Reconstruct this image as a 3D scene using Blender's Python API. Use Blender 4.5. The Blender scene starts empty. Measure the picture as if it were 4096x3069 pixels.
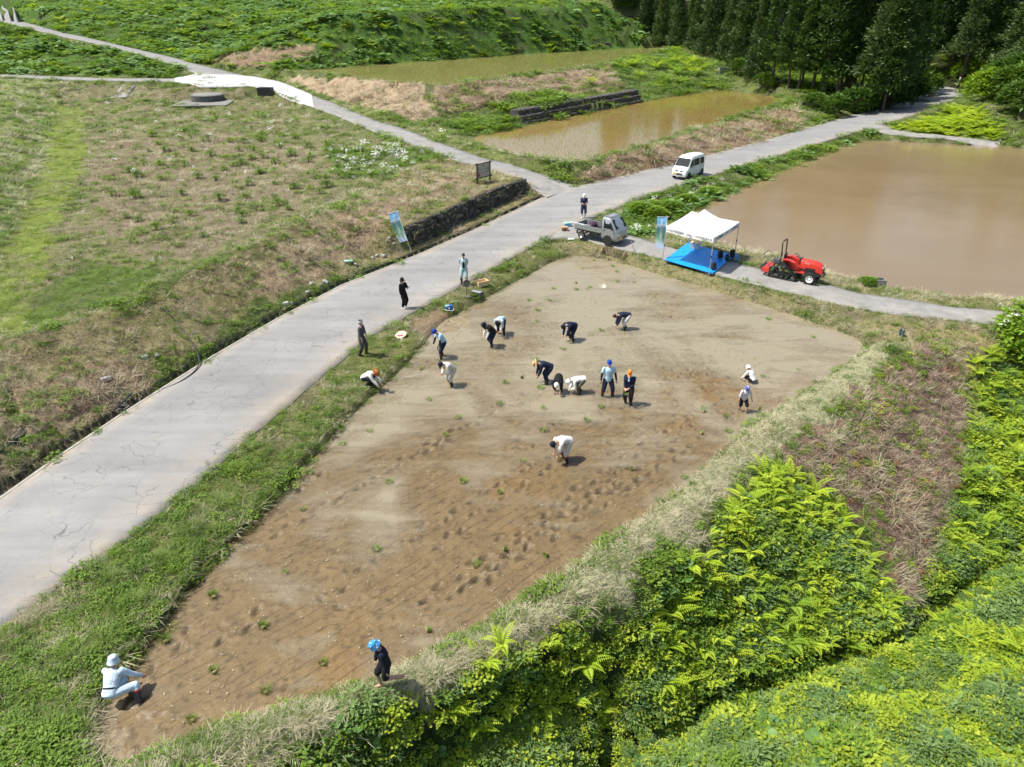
import bpy, bmesh, math, random
import numpy as np
from mathutils import Vector, Matrix, noise
from mathutils.bvhtree import BVHTree
from mathutils.geometry import delaunay_2d_cdt
R = math.radians
rng = np.random.default_rng(7)
random.seed(7)
SC = bpy.context.scene
COL = SC.collection

# ---------------------------------------------------------------- camera, sky, sun, exposure
cam = bpy.data.cameras.new('camera')
cam.sensor_width = 36.0
cam.lens = 36.0 * 2900.0 / 4096.0
cam.clip_start = 0.5
cam.clip_end = 2000.0
cam_o = bpy.data.objects.new('camera', cam)
cam_o.location = (0, 0, 15.0)
cam_o.rotation_euler = (R(90 - 28.0), 0, 0)
COL.objects.link(cam_o)
SC.camera = cam_o

SUN_EL, SUN_AZ = R(60.0), R(-92.0)       # azimuth measured from +Y towards +X
sun_dir = Vector((math.sin(SUN_AZ) * math.cos(SUN_EL), math.cos(SUN_AZ) * math.cos(SUN_EL), math.sin(SUN_EL)))
world = bpy.data.worlds.new('World')
SC.world = world
world.use_nodes = True
wn = world.node_tree.nodes
bg = wn['Background']
sky = wn.new('ShaderNodeTexSky')
sky.sky_type = 'NISHITA'
sky.sun_disc = False
sky.sun_elevation = SUN_EL
sky.sun_rotation = SUN_AZ
sky.air_density = 1.2
sky.dust_density = 2.5
sky.ozone_density = 1.0
world.node_tree.links.new(sky.outputs[0], bg.inputs[0])
bg.inputs[1].default_value = 0.115
sl = bpy.data.lights.new('sun', 'SUN')
sl.energy = 4.7
sl.angle = R(0.53)
sl.color = (1.0, 0.955, 0.88)
sun_o = bpy.data.objects.new('sun', sl)
sun_o.rotation_euler = (-sun_dir).to_track_quat('-Z', 'Y').to_euler()
sun_o.location = (-40, 0, 60)
COL.objects.link(sun_o)
vs = SC.view_settings
vs.view_transform = 'Standard'
vs.look = 'None'
vs.exposure = 0.5
vs.gamma = 1.0
vs.use_curve_mapping = False
SC.cycles.max_bounces = 5
SC.cycles.diffuse_bounces = 2
SC.cycles.glossy_bounces = 2
SC.cycles.transmission_bounces = 2
SC.cycles.use_adaptive_sampling = True
SC.cycles.adaptive_threshold = 0.03
SC.cycles.transparent_max_bounces = 12
SC.cycles.caustics_reflective = False
SC.cycles.caustics_refractive = False

# ---------------------------------------------------------------- material helpers
MATS = {}
class NT:
    """small wrapper round a material node tree"""
    def __init__(self, name):
        self.m = bpy.data.materials.new(name)
        self.m.use_nodes = True
        self.t = self.m.node_tree
        self.n = self.t.nodes
        self.bsdf = self.n['Principled BSDF']
        self.out = self.n['Material Output']
        MATS[name] = self.m
    def new(self, typ, **kw):
        nd = self.n.new('ShaderNode' + typ)
        for k, v in kw.items():
            if hasattr(nd, k): setattr(nd, k, v)
            else: nd.inputs[k].default_value = v
        return nd
    def link(self, a, b): self.t.links.new(a, b)
    def coord(self, kind='Object'):
        return self.new('TexCoord').outputs[kind]
    def pos(self):
        return self.new('NewGeometry').outputs['Position']
    def noise(self, scale, detail=4.0, rough=0.6, vec=None, dist=0.0):
        nd = self.new('TexNoise'); nd.inputs['Scale'].default_value = scale
        nd.inputs['Detail'].default_value = detail; nd.inputs['Roughness'].default_value = rough
        nd.inputs['Distortion'].default_value = dist
        if vec is not None: self.link(vec, nd.inputs['Vector'])
        return nd.outputs['Fac']
    def ramp(self, fac, stops):
        nd = self.new('ValToRGB')
        el = nd.color_ramp.elements
        while len(el) < len(stops): el.new(0.5)
        for e, (p, c) in zip(el, stops):
            e.position = p
            e.color = (c, c, c, 1) if not hasattr(c, '__len__') else (*c, 1)
        self.link(fac, nd.inputs['Fac'])
        return nd.outputs['Color']
    def mix(self, a, b, fac, mode='MIX'):
        nd = self.new('Mix', data_type='RGBA', blend_type=mode)
        for i, v in ((0, fac), (6, a), (7, b)):
            if hasattr(v, 'is_linked') or hasattr(v, 'links'): self.link(v, nd.inputs[i])
            elif hasattr(v, '__len__'): nd.inputs[i].default_value = (*v, 1) if len(v) == 3 else v
            else: nd.inputs[i].default_value = v
        return nd.outputs[2]
    def bump(self, h, strength=0.4, dist=0.02):
        nd = self.new('Bump'); nd.inputs['Strength'].default_value = strength; nd.inputs['Distance'].default_value = dist
        self.link(h, nd.inputs['Height']); self.link(nd.outputs[0], self.bsdf.inputs['Normal'])
        return nd.outputs[0]
    def base(self, c):
        if hasattr(c, '__len__'): self.bsdf.inputs['Base Color'].default_value = (*c, 1)
        else: self.link(c, self.bsdf.inputs['Base Color'])
    def set(self, **kw):
        for k, v in kw.items():
            self.bsdf.inputs[k.replace('_', ' ')].default_value = v
        return self

def simple(name, col, rough=0.6, metal=0.0, var=0.12, scale=6.0, bump=0.0, spec=0.5):
    """plain surface with a little procedural mottling"""
    if name in MATS: return MATS[name]
    n = NT(name)
    f = n.noise(scale, 5, 0.65, n.coord('Object'))
    lo = [max(0, c * (1 - var)) for c in col]; hi = [min(1, c * (1 + var)) for c in col]
    n.base(n.ramp(f, [(0.3, lo), (0.7, hi)]))
    n.set(Roughness=rough, Metallic=metal)
    n.bsdf.inputs['Specular IOR Level'].default_value = spec
    if bump: n.bump(f, bump, 0.01)
    return n.m

def leafmat(name, c1, c2, trans=0.35, tcol=None, rough=0.55):
    """foliage: diffuse plus light passing through, varied from plant to plant"""
    n = NT(name)
    rnd = n.new('ObjectInfo').outputs['Random']
    col = n.ramp(rnd, [(0.0, c1), (1.0, c2)])
    f = n.noise(3.0, 3, 0.6, n.coord('Object'))
    v = n.ramp(f, [(0.25, 0.72), (0.75, 1.15)])
    col = n.mix(col, v, 1.0, 'MULTIPLY')
    n.base(col); n.set(Roughness=rough)
    n.bsdf.inputs['Specular IOR Level'].default_value = 0.3
    tr = n.new('BsdfTranslucent')
    tc = n.mix(col, tcol or (1.0, 1.0, 0.35), 1.0, 'MULTIPLY')
    tg = n.new('HueSaturation'); tg.inputs['Value'].default_value = 1.5
    n.link(tc, tg.inputs['Color']); n.link(tg.outputs[0], tr.inputs['Color'])
    mx = n.new('MixShader'); mx.inputs[0].default_value = trans
    n.link(n.bsdf.outputs[0], mx.inputs[1]); n.link(tr.outputs[0], mx.inputs[2])
    n.link(mx.outputs[0], n.out.inputs['Surface'])
    return n.m

# ---------------------------------------------------------------- mesh helpers
def mesh_obj(name, verts, faces, mat=None, parent=None, smooth=False, link=True):
    me = bpy.data.meshes.new(name)
    me.from_pydata([tuple(v) for v in verts], [], [tuple(f) for f in faces])
    me.update()
    if smooth: me.polygons.foreach_set('use_smooth', np.ones(len(me.polygons), bool))
    return me_obj(name, me, mat, parent, link)
def me_obj(name, me, mat=None, parent=None, link=True):
    o = bpy.data.objects.new(name, me)
    if mat is not None and not me.materials:
        for m in (mat if isinstance(mat, (list, tuple)) else [mat]): me.materials.append(m)
    if link: COL.objects.link(o)
    if parent is not None: o.parent = parent
    return o
def grid_mesh(name, X, Y, Z, keep=None, mat=None, smooth=True):
    """structured grid -> mesh, fast path; keep = per-vertex mask"""
    nr, nc = X.shape
    co = np.stack([X, Y, Z], -1).reshape(-1, 3)
    idx = np.arange(nr * nc).reshape(nr, nc)
    q = np.stack([idx[:-1, :-1], idx[:-1, 1:], idx[1:, 1:], idx[1:, :-1]], -1).reshape(-1, 4)
    if keep is not None:
        k = keep.reshape(-1)
        q = q[k[q].all(1)]
        used = np.zeros(nr * nc, bool); used[q.ravel()] = True
        remap = np.cumsum(used) - 1
        co = co[used]; q = remap[q]
    else: used = np.ones(nr * nc, bool)
    me = bpy.data.meshes.new(name)
    me.vertices.add(len(co)); me.vertices.foreach_set('co', co.ravel())
    me.loops.add(q.size); me.loops.foreach_set('vertex_index', q.ravel().astype(np.int32))
    me.polygons.add(len(q)); me.polygons.foreach_set('loop_start', np.arange(0, q.size, 4, dtype=np.int32))
    me.polygons.foreach_set('use_smooth', np.full(len(q), smooth))
    me.update(calc_edges=True); me.validate()
    return me_obj(name, me, mat), used
def empty(name, loc=(0, 0, 0), rz=0.0, parent=None):
    o = bpy.data.objects.new(name, None)
    o.empty_display_size = 0.2
    o.location = loc; o.rotation_euler = (0, 0, rz)
    COL.objects.link(o)
    if parent: o.parent = parent
    return o
def tag(o, label=None, cat=None, group=None, kind=None):
    if label: o['label'] = label
    if cat: o['category'] = cat
    if group: o['group'] = group
    if kind: o['kind'] = kind
    return o

class MB:
    """collects shapes and builds them as one mesh object"""
    def __init__(self): self.v = []; self.f = []
    def add(self, vs, fs):
        b = len(self.v); self.v += [tuple(v) for v in vs]; self.f += [tuple(i + b for i in f) for f in fs]; return self
    def box(self, c, s, rot=None, bev=0.0):
        hx, hy, hz = s[0] / 2, s[1] / 2, s[2] / 2
        c = Vector(c)
        if bev:
            bm = bmesh.new(); bmesh.ops.create_cube(bm, size=1.0)
            bmesh.ops.scale(bm, vec=s, verts=bm.verts)
            bmesh.ops.bevel(bm, geom=bm.edges[:], offset=bev, segments=2, affect='EDGES', profile=0.5)
            vs = [v.co.copy() for v in bm.verts]; bm.verts.index_update()
            fs = [[v.index for v in f.verts] for f in bm.faces]; bm.free()
        else:
            vs = [Vector((x, y, z)) for x in (-hx, hx) for y in (-hy, hy) for z in (-hz, hz)]
            fs = [(0, 1, 3, 2), (4, 6, 7, 5), (0, 4, 5, 1), (2, 3, 7, 6), (0, 2, 6, 4), (1, 5, 7, 3)]
        if rot is not None:
            M = rot if isinstance(rot, Matrix) else Matrix.Rotation(rot, 3, 'Z')
            vs = [M @ v for v in vs]
        return self.add([v + c for v in vs], fs)
    def tube(self, pts, r, n=8, cap=True):
        """tube along points; r = number or list"""
        pts = [Vector(p) for p in pts]
        rs = r if hasattr(r, '__len__') else [r] * len(pts)
        vs, fs = [], []
        up = Vector((0, 0, 1))
        T0 = (pts[1] - pts[0]).normalized()
        if abs(T0.dot(up)) > 0.95: up = Vector((0, 1, 0))
        nx = T0.cross(up).normalized()
        for i, p in enumerate(pts):
            T = (pts[min(i + 1, len(pts) - 1)] - pts[max(i - 1, 0)])
            T = T.normalized() if T.length > 1e-9 else T0
            nx = (nx - T * nx.dot(T))
            nx = nx.normalized() if nx.length > 1e-6 else T.orthogonal().normalized()
            ny = T.cross(nx)
            for k in range(n):
                a = 2 * math.pi * k / n
                vs.append(p + (nx * math.cos(a) + ny * math.sin(a)) * rs[i])
        for i in range(len(pts) - 1):
            for k in range(n):
                fs.append((i * n + k, i * n + (k + 1) % n, (i + 1) * n + (k + 1) % n, (i + 1) * n + k))
        if cap:
            fs.append(tuple(range(n - 1, -1, -1))); b = (len(pts) - 1) * n
            fs.append(tuple(b + k for k in range(n)))
        return self.add(vs, fs)
    def lathe(self, prof, n=20, M=None, c=(0, 0, 0)):
        """prof: list of (radius, z)"""
        c = Vector(c); vs, fs = [], []
        for (r, z) in prof:
            for k in range(n):
                a = 2 * math.pi * k / n
                v = Vector((r * math.cos(a), r * math.sin(a), z))
                vs.append((M @ v if M else v) + c)
        for i in range(len(prof) - 1):
            for k in range(n):
                fs.append((i * n + k, i * n + (k + 1) % n, (i + 1) * n + (k + 1) % n, (i + 1) * n + k))
        if prof[0][0] > 1e-4: fs.append(tuple(range(n - 1, -1, -1)))
        if prof[-1][0] > 1e-4: fs.append(tuple((len(prof) - 1) * n + k for k in range(n)))
        return self.add(vs, fs)
    def prism(self, poly, d0, d1, axis='x', M=None):
        """poly 2-D outline extruded between d0 and d1 along axis"""
        def mk(p, d):
            v = {'x': (d, p[0], p[1]), 'y': (p[0], d, p[1]), 'z': (p[0], p[1], d)}[axis]
            return M @ Vector(v) if M else Vector(v)
        n = len(poly)
        vs = [mk(p, d0) for p in poly] + [mk(p, d1) for p in poly]
        fs = [tuple(range(n - 1, -1, -1)), tuple(range(n, 2 * n))]
        fs += [(i, (i + 1) % n, n + (i + 1) % n, n + i) for i in range(n)]
        return self.add(vs, fs)
    def build(self, name, mat, parent=None, smooth=False, bevel=0.0, seg=2, link=True, autosmooth=None):
        me = bpy.data.meshes.new(name)
        me.from_pydata(self.v, [], self.f); me.update()
        bm = bmesh.new(); bm.from_mesh(me)
        bmesh.ops.remove_doubles(bm, verts=bm.verts, dist=1e-5)
        bmesh.ops.recalc_face_normals(bm, faces=bm.faces)
        if bevel:
            eg = [e for e in bm.edges if len(e.link_faces) == 2 and e.calc_face_angle(0) > 0.5]
            if eg: bmesh.ops.bevel(bm, geom=eg, offset=bevel, segments=seg, affect='EDGES', profile=0.5, clamp_overlap=True)
        if smooth or autosmooth:
            lim = autosmooth or 0.7
            for f in bm.faces: f.smooth = True
            for e in bm.edges:
                if len(e.link_faces) == 2 and e.calc_face_angle(0) > lim: e.smooth = False
        bm.to_mesh(me); bm.free()
        return me_obj(name, me, mat, parent, link)

# ---------------------------------------------------------------- 2-D helpers
def vnoise(x, y, seed=0):
    """smooth value noise, vectorised"""
    xi = np.floor(x).astype(np.int64); yi = np.floor(y).astype(np.int64)
    xf = x - xi; yf = y - yi
    def h(a, b):
        n = (a * 374761393 + b * 668265263 + seed * 1442695041) & 0x7fffffff
        n = ((n ^ (n >> 13)) * 1274126177) & 0x7fffffff
        return ((n ^ (n >> 16)) & 0xffff) / 65535.0
    u = xf * xf * (3 - 2 * xf); v = yf * yf * (3 - 2 * yf)
    return (h(xi, yi) * (1 - u) + h(xi + 1, yi) * u) * (1 - v) + (h(xi, yi + 1) * (1 - u) + h(xi + 1, yi + 1) * u) * v
def fbm(x, y, seed=0, oct=4):
    s = 0.0; a = 0.5; t = 0.0
    for i in range(oct):
        s = s + a * vnoise(x * 2 ** i, y * 2 ** i, seed + i); t += a; a *= 0.5
    return s / t
def inside(px, py, poly):
    """points in polygon, vectorised"""
    px = np.asarray(px); py = np.asarray(py)
    res = np.zeros(px.shape, bool)
    P = [(p[0], p[1]) for p in poly]
    x0 = min(p[0] for p in P); x1 = max(p[0] for p in P); y0 = min(p[1] for p in P); y1 = max(p[1] for p in P)
    m = (px >= x0) & (px <= x1) & (py >= y0) & (py <= y1)
    qx = px[m]; qy = py[m]; r = np.zeros(qx.shape, bool)
    j = len(P) - 1
    for i in range(len(P)):
        xi, yi = P[i]; xj, yj = P[j]
        if yi != yj:
            c = ((yi > qy) != (yj > qy)) & (qx < (xj - xi) * (qy - yi) / (yj - yi) + xi)
            r ^= c
        j = i
    res[m] = r
    return res
def dist_poly(px, py, line, closed=False):
    """distance of points to a polyline"""
    px = np.asarray(px, float); py = np.asarray(py, float)
    d = np.full(px.shape, 1e9)
    L = list(line) + ([line[0]] if closed else [])
    for a, b in zip(L[:-1], L[1:]):
        dx, dy = b[0] - a[0], b[1] - a[1]
        l2 = dx * dx + dy * dy + 1e-12
        t = np.clip(((px - a[0]) * dx + (py - a[1]) * dy) / l2, 0, 1)
        d = np.minimum(d, np.hypot(px - a[0] - t * dx, py - a[1] - t * dy))
    return d
def dens(line, step, closed=False):
    """resample a 3-D polyline"""
    L = [Vector(p) for p in line]
    if closed: L.append(L[0])
    out = []
    for a, b in zip(L[:-1], L[1:]):
        n = max(1, int((b - a).xy.length / step))
        out += [a.lerp(b, k / n) for k in range(n)]
    if not closed: out.append(L[-1])
    return out
def smoothline(line, it=2, closed=False):
    """Chaikin corner cutting keeping end points"""
    L = [Vector(p) for p in line]
    for _ in range(it):
        o = [] if closed else [L[0]]
        n = len(L)
        for i in range(n if closed else n - 1):
            a, b = L[i], L[(i + 1) % n]
            o += [a.lerp(b, 0.25), a.lerp(b, 0.75)]
        if not closed: o.append(L[-1])
        L = o
    return L
def offset_ring(poly, d):
    """move every point of a closed ring outwards by d"""
    n = len(poly); area = sum(poly[i][0] * poly[(i + 1) % n][1] - poly[(i + 1) % n][0] * poly[i][1] for i in range(n))
    s = 1 if area > 0 else -1
    out = []
    for i in range(n):
        a, b = Vector(poly[i - 1]).xy, Vector(poly[(i + 1) % n]).xy
        t = (b - a).normalized()
        out.append((poly[i][0] + s * t.y * d, poly[i][1] - s * t.x * d))
    return out

# ================================================================= THE LAY OF THE LAND (metres; z = 0 is the front paddy's water)
ROAD_L = [(-17.774,15.262,0.300),(-17.361,17.321,0.340),(-16.863,19.281,0.400),(-16.254,21.789,0.420),(-15.349,24.833,0.450),(-13.660,29.809,0.500),(-11.961,34.242,0.500),(-9.665,39.173,0.500),(-6.059,44.560,0.500),(-2.782,49.987,0.520),(-0.018,54.846,0.550),(2.839,59.897,0.600),(5.326,62.597,0.700),(9.355,66.309,0.760),(15.410,71.767,0.820),(21.957,78.143,0.880),(28.989,85.202,0.920),(37.704,94.670,0.960),(47.046,104.616,1.050),(55.819,112.717,1.250),(63.724,121.278,1.500),(68.219,126.917,1.650),(69.222,131.734,1.800),(65.257,133.410,2.000)]
ROAD_R = [(-13.996,12.767,0.300),(-13.390,14.075,0.340),(-12.610,15.393,0.400),(-11.784,17.015,0.420),(-10.897,19.340,0.450),(-9.591,23.462,0.500),(-8.301,27.709,0.500),(-6.854,32.064,0.500),(-4.373,36.470,0.500),(-1.271,41.831,0.520),(1.354,46.246,0.550),(3.543,49.711,0.600),(6.330,53.228,0.700),(10.200,58.308,0.760),(14.453,62.760,0.820),(20.452,68.909,0.880),(27.574,76.153,0.920),(35.336,84.059,0.960),(43.543,92.257,1.050),(52.279,100.528,1.250),(61.580,109.652,1.500),(68.875,117.568,1.650),(73.405,128.194,1.800),(71.544,136.494,2.000)]
SIDE_U = [(5.581,62.909,0.720),(3.071,65.184,1.100),(0.000,68.173,1.500),(-2.780,69.121,1.900),(-4.483,70.684,2.200),(-6.882,73.478,2.450),(-9.733,78.600,2.500),(-12.877,83.753,2.550),(-16.200,88.423,2.600),(-19.185,93.479,2.700),(-24.046,102.748,2.800),(-28.097,108.828,3.000),(-32.288,115.535,3.300),(-35.625,119.672,3.700),(-39.946,122.331,4.100),(-41.839,122.196,4.400),(-49.734,129.238,5.000),(-59.514,139.527,5.700),(-68.752,146.882,6.600),(-79.413,155.931,7.500),(-86.521,161.219,8.200),(-92.054,164.488,8.800),(-106.638,180.653,9.700),(-137.652,218.470,10.700),(-204.281,304.789,11.500)]
SIDE_L = [(2.888,59.184,0.680),(1.103,62.251,1.100),(-1.046,64.413,1.500),(-3.164,65.717,1.900),(-4.718,65.948,2.200),(-6.378,67.611,2.450),(-8.901,71.311,2.500),(-11.712,75.574,2.550),(-14.798,80.199,2.600),(-17.858,85.252,2.700),(-20.515,89.773,2.800),(-24.550,95.428,3.000),(-28.749,102.190,3.300),(-33.047,107.765,3.700),(-36.483,109.591,4.000),(-41.226,112.259,4.300),(-47.261,117.852,4.950),(-54.584,127.045,5.650),(-63.053,134.310,6.550),(-72.466,141.914,7.450),(-78.928,146.727,8.150),(-84.873,150.180,8.750),(-94.822,158.355,9.650),(-107.962,170.830,10.650),(-147.957,220.214,11.450)]
TRK_U = [(-47.121,118.563,4.750),(-50.818,118.130,4.300),(-59.845,118.296,4.250),(-70.089,121.048,4.250),(-80.986,124.191,4.300),(-90.973,127.227,4.300)]
TRK_L = [(-44.188,110.552,4.200),(-48.861,113.309,4.200),(-58.278,115.099,4.200),(-67.834,116.944,4.200),(-72.755,118.847,4.200),(-79.294,121.451,4.250)]
PATH_N = [(2.218,47.526,0.570),(3.472,48.240,0.580),(4.717,48.066,0.580),(5.840,46.820,0.580),(7.159,45.767,0.570),(9.469,43.899,0.560),(11.708,41.118,0.550),(13.215,39.908,0.550),(14.479,38.757,0.550),(15.244,38.084,0.550),(16.288,37.419,0.540),(16.935,36.591,0.530),(17.921,35.934,0.520),(18.881,35.332,0.510),(20.407,34.713,0.500),(22.062,34.438,0.490),(23.530,33.868,0.470),(24.685,33.628,0.450),(26.806,33.150,0.400)]
PATH_F = [(4.274,51.592,0.630),(5.382,52.897,0.640),(6.640,50.978,0.620),(7.987,48.880,0.600),(9.048,47.573,0.590),(10.787,45.767,0.570),(13.651,43.215,0.560),(14.504,42.361,0.560),(15.312,41.430,0.550),(16.169,40.290,0.550),(17.217,39.435,0.540),(18.243,38.972,0.530),(19.331,37.815,0.520),(20.444,37.421,0.510),(21.983,36.667,0.500),(22.921,36.080,0.490),(24.003,35.787,0.480),(25.110,35.567,0.470),(27.709,34.538,0.420)]
BRA_N = [(41.032,92.235,1.000),(42.726,90.871,0.950),(44.423,88.976,0.850),(46.944,87.499,0.780),(49.447,86.896,0.740),(51.644,84.835,0.700),(53.966,83.178,0.660)]
BRA_F = [(46.411,95.042,1.080),(46.561,92.367,0.980),(46.718,91.065,0.920),(48.279,89.932,0.840),(50.386,88.710,0.780),(53.334,86.183,0.720),(55.014,84.953,0.680)]

def ring(p): return [tuple(v) for v in smoothline(p, 1, True)]
FP = ring([(3.957,46.194,0.000),(5.890,45.711,0.000),(8.964,42.558,0.000),(12.924,38.360,0.000),(15.708,35.236,0.000),(17.724,32.182,0.000),(14.674,29.485,0.000),(10.278,25.490,0.000),(7.911,22.884,0.000),(5.242,19.809,0.000),(2.800,17.549,0.000),(0.584,15.300,0.000),(-1.299,13.850,0.000),(-2.981,12.710,0.000),(-4.571,12.010,0.000),(-5.587,11.620,0.000),(-7.030,11.039,0.000),(-8.053,10.435,0.000),(-8.680,9.804,0.000),(-9.305,10.345,0.000),(-9.650,10.920,0.000),(-9.816,11.723,0.000),(-9.712,12.882,0.000),(-9.588,13.945,0.000),(-9.320,15.445,0.000),(-8.885,17.207,0.000),(-7.907,19.758,0.000),(-7.464,21.727,0.000),(-7.109,23.107,0.000),(-6.255,26.095,0.000),(-4.976,29.485,0.000),(-4.348,31.864,0.000),(-3.726,34.505,0.000),(-2.414,36.843,0.000),(-0.150,40.524,0.000),(1.569,43.072,0.000),(2.836,45.237,0.000)])
P1 = ring([(-4.757,79.827,1.900),(0.000,85.950,1.900),(4.171,91.588,1.900),(9.689,98.407,1.900),(18.713,110.328,1.900),(26.751,119.457,1.900),(32.393,124.222,1.900),(34.738,126.011,1.900),(38.712,117.202,1.900),(40.363,115.332,1.900),(39.061,112.047,1.900),(35.459,106.769,1.900),(27.492,95.526,1.900),(23.130,89.443,1.900),(19.402,84.727,1.900),(14.285,77.422,1.900),(9.988,71.701,1.900),(6.536,67.837,1.900),(5.204,66.706,1.900),(4.421,67.494,1.900),(2.330,68.067,1.900),(1.634,69.720,1.900),(0.000,70.946,1.900),(-2.413,74.734,1.900)])
P2 = ring([(-35.405,123.980,4.900),(-30.427,128.592,4.900),(-20.554,138.879,4.900),(-10.954,147.073,4.900),(0.000,159.084,4.900),(14.065,172.305,4.900),(23.330,178.388,4.900),(29.249,182.994,4.900),(32.394,178.388,4.900),(32.606,168.201,4.900),(28.210,161.272,4.900),(19.199,145.846,4.900),(11.587,131.521,4.900),(5.437,123.095,4.900),(0.000,116.038,4.900),(-4.891,106.963,4.900),(-7.747,102.450,4.900),(-10.678,101.226,4.900),(-13.820,102.450,4.900),(-19.562,109.364,4.900),(-25.959,116.432,4.900),(-32.593,122.223,4.900)])
P3 = ring([(39.813,87.241,0.350),(41.912,87.741,0.350),(46.749,86.583,0.350),(48.968,85.773,0.350),(51.258,84.662,0.350),(55.861,84.039,0.350),(55.947,80.469,0.350),(57.225,73.858,0.350),(48.490,52.264,0.350),(33.914,34.213,0.350),(30.195,36.249,0.350),(27.478,37.381,0.350),(26.396,37.720,0.350),(23.456,38.259,0.350),(21.604,39.171,0.350),(20.612,39.953,0.350),(20.066,41.066,0.350),(19.125,41.867,0.350),(18.668,42.509,0.350),(16.440,45.147,0.350),(15.252,46.250,0.350),(14.331,47.455,0.350),(13.552,49.128,0.350),(12.856,51.935,0.350),(13.150,54.176,0.350),(13.874,55.766,0.350),(14.828,56.974,0.350),(17.036,59.869,0.350),(19.342,63.035,0.350),(23.543,68.168,0.350),(31.043,77.035,0.350)])
P4 = ring([(-21.609,27.956,2.400),(-20.522,28.609,2.400),(-19.334,30.135,2.400),(-18.455,31.958,2.400),(-18.008,34.148,2.400),(-17.138,36.401,2.400),(-16.052,38.479,2.400),(-15.151,41.898,2.400),(-13.614,46.595,2.400),(-12.131,50.220,2.400),(-11.214,53.977,2.400),(-9.535,60.214,2.400),(-7.619,66.255,2.400),(-9.430,69.209,2.400),(-12.554,74.467,2.400),(-16.084,80.185,2.400),(-20.310,87.520,2.400),(-24.624,94.651,2.400),(-28.643,101.682,2.400),(-33.249,106.117,2.400),(-37.882,101.682,2.400),(-43.773,99.956,2.400),(-56.390,107.770,2.400),(-61.525,103.725,2.400),(-51.102,83.879,2.400),(-42.487,67.292,2.400),(-35.664,54.373,2.400),(-30.262,43.298,2.400),(-27.875,38.005,2.400),(-25.268,32.118,2.400)])
WALL_B = [(-6.662,45.695,0.660),(-5.749,47.324,0.660),(-4.679,49.391,0.660),(-3.386,52.111,0.660),(-1.959,54.968,0.660),(-0.388,57.813,0.660),(1.289,60.604,0.660)]
WALL_T = [(-7.121,46.249,2.000),(-6.019,49.101,2.000),(-4.810,51.692,1.980),(-3.468,54.240,1.960),(-1.988,56.549,1.940),(-0.567,57.891,1.920),(0.994,59.515,1.850)]

CTRL = []
def ctl(line, step=0.8, dz=0.0, closed=False):
    for p in dens(line, step, closed): CTRL.append((p.x, p.y, p.z + dz))
for l in (ROAD_L, ROAD_R, SIDE_U, SIDE_L, TRK_U, TRK_L, PATH_N, PATH_F, BRA_N, BRA_F): ctl(l, 0.7)
for P, lip in ((FP, 0.30), (P1, 0.22), (P2, 0.22), (P3, 0.16)):
    z = P[0][2]
    R0 = dens(P, 0.4 if P is FP else 0.8, True)
    for p in R0: CTRL.append((p.x, p.y, z - 0.13))
    for (x, y) in offset_ring(R0, 0.22 if P is FP else 0.35): CTRL.append((x, y, z + lip * 0.75))
    for (x, y) in offset_ring(R0, 0.5 if P is FP else 0.8): CTRL.append((x, y, z + lip))
    for (x, y) in offset_ring(R0, -0.6): CTRL.append((x, y, z - 0.15))
ctl(P4, 0.8, 0.0, True)
R0 = dens(P4, 0.8, True)
for (x, y) in offset_ring(R0, -0.6): CTRL.append((x, y, 2.38))
for i, a in enumerate(offset_ring(R0, -4.0)): CTRL.append((a[0], a[1], 2.4))
# left bank above the ditch: verge, foot and crest
ctl([(-18.263,17.903,0.550),(-17.721,20.773,0.620),(-17.446,21.938,0.620),(-17.095,24.085,0.640),(-15.922,26.572,0.660),(-14.109,31.137,0.680),(-12.309,35.559,0.680),(-9.979,40.791,0.680),(-7.548,44.759,0.680)])
ctl([(-18.491,18.435,0.950),(-17.723,20.980,1.000),(-17.413,22.084,1.000),(-17.138,24.356,1.000),(-16.037,26.945,0.900),(-14.248,31.611,0.850)])
ctl(WALL_B, 0.5); 
WB = dens(WALL_B, 0.5)
# wall top: set just behind the wall foot
def wall_back(k):
    """top line of the stone wall, leaning back 0.3 m"""
    out = []
    for a, b in zip(WALL_B, WALL_T):
        t = (Vector(WALL_B[-1]) - Vector(WALL_B[0])).xy.normalized()
        out.append((a[0] - t.y * k, a[1] + t.x * k, b[2]))
    return out
ctl(wall_back(0.38), 0.5)
ctl(wall_back(1.2), 0.7, 0.06)
ctl([(1.700,60.114,0.700),(2.150,62.379,0.750),(1.788,63.767,0.950),(3.275,61.093,0.660)])
ctl([(-21.138,27.264,2.520),(-20.070,27.894,2.520),(-18.898,29.367,2.520),(-18.027,31.124,2.520),(-17.576,33.232,2.520),(-16.714,35.398,2.520),(-15.658,37.433,2.520),(-14.762,40.714,2.520),(-13.243,45.208,2.520),(-11.786,48.667,2.520),(-10.882,52.244,2.520),(-9.246,58.251,2.520),(-7.127,64.517,2.520)])
# west slope beyond the old field
ctl([(-63.774,106.089,2.500),(-52.393,84.984,2.500),(-42.754,66.758,2.500),(-35.934,53.941,2.500),(-30.475,42.954,2.500),(-28.059,37.703,2.500),(-25.419,31.863,2.500)])
ctl([(-70.270,110.246,4.000),(-54.187,81.644,3.500),(-43.757,62.063,3.500),(-36.190,48.210,3.500),(-31.072,38.103,3.500),(-25.768,28.178,3.500)])
ctl([(-64.700,84.974,4.600),(-41.607,48.209,4.800),(-33.141,31.606,5.000)])
# north bank of the old field
ctl([(-63.478,108.035,2.500),(-57.899,110.939,2.600),(-45.898,105.240,2.600),(-39.568,106.612,2.600),(-33.822,108.273,2.800)])
ctl([(-66.072,114.153,3.950),(-58.881,113.622,3.900),(-48.218,111.582,3.900),(-41.736,109.458,3.850),(-37.171,108.359,3.800)], 1.0)
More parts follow.
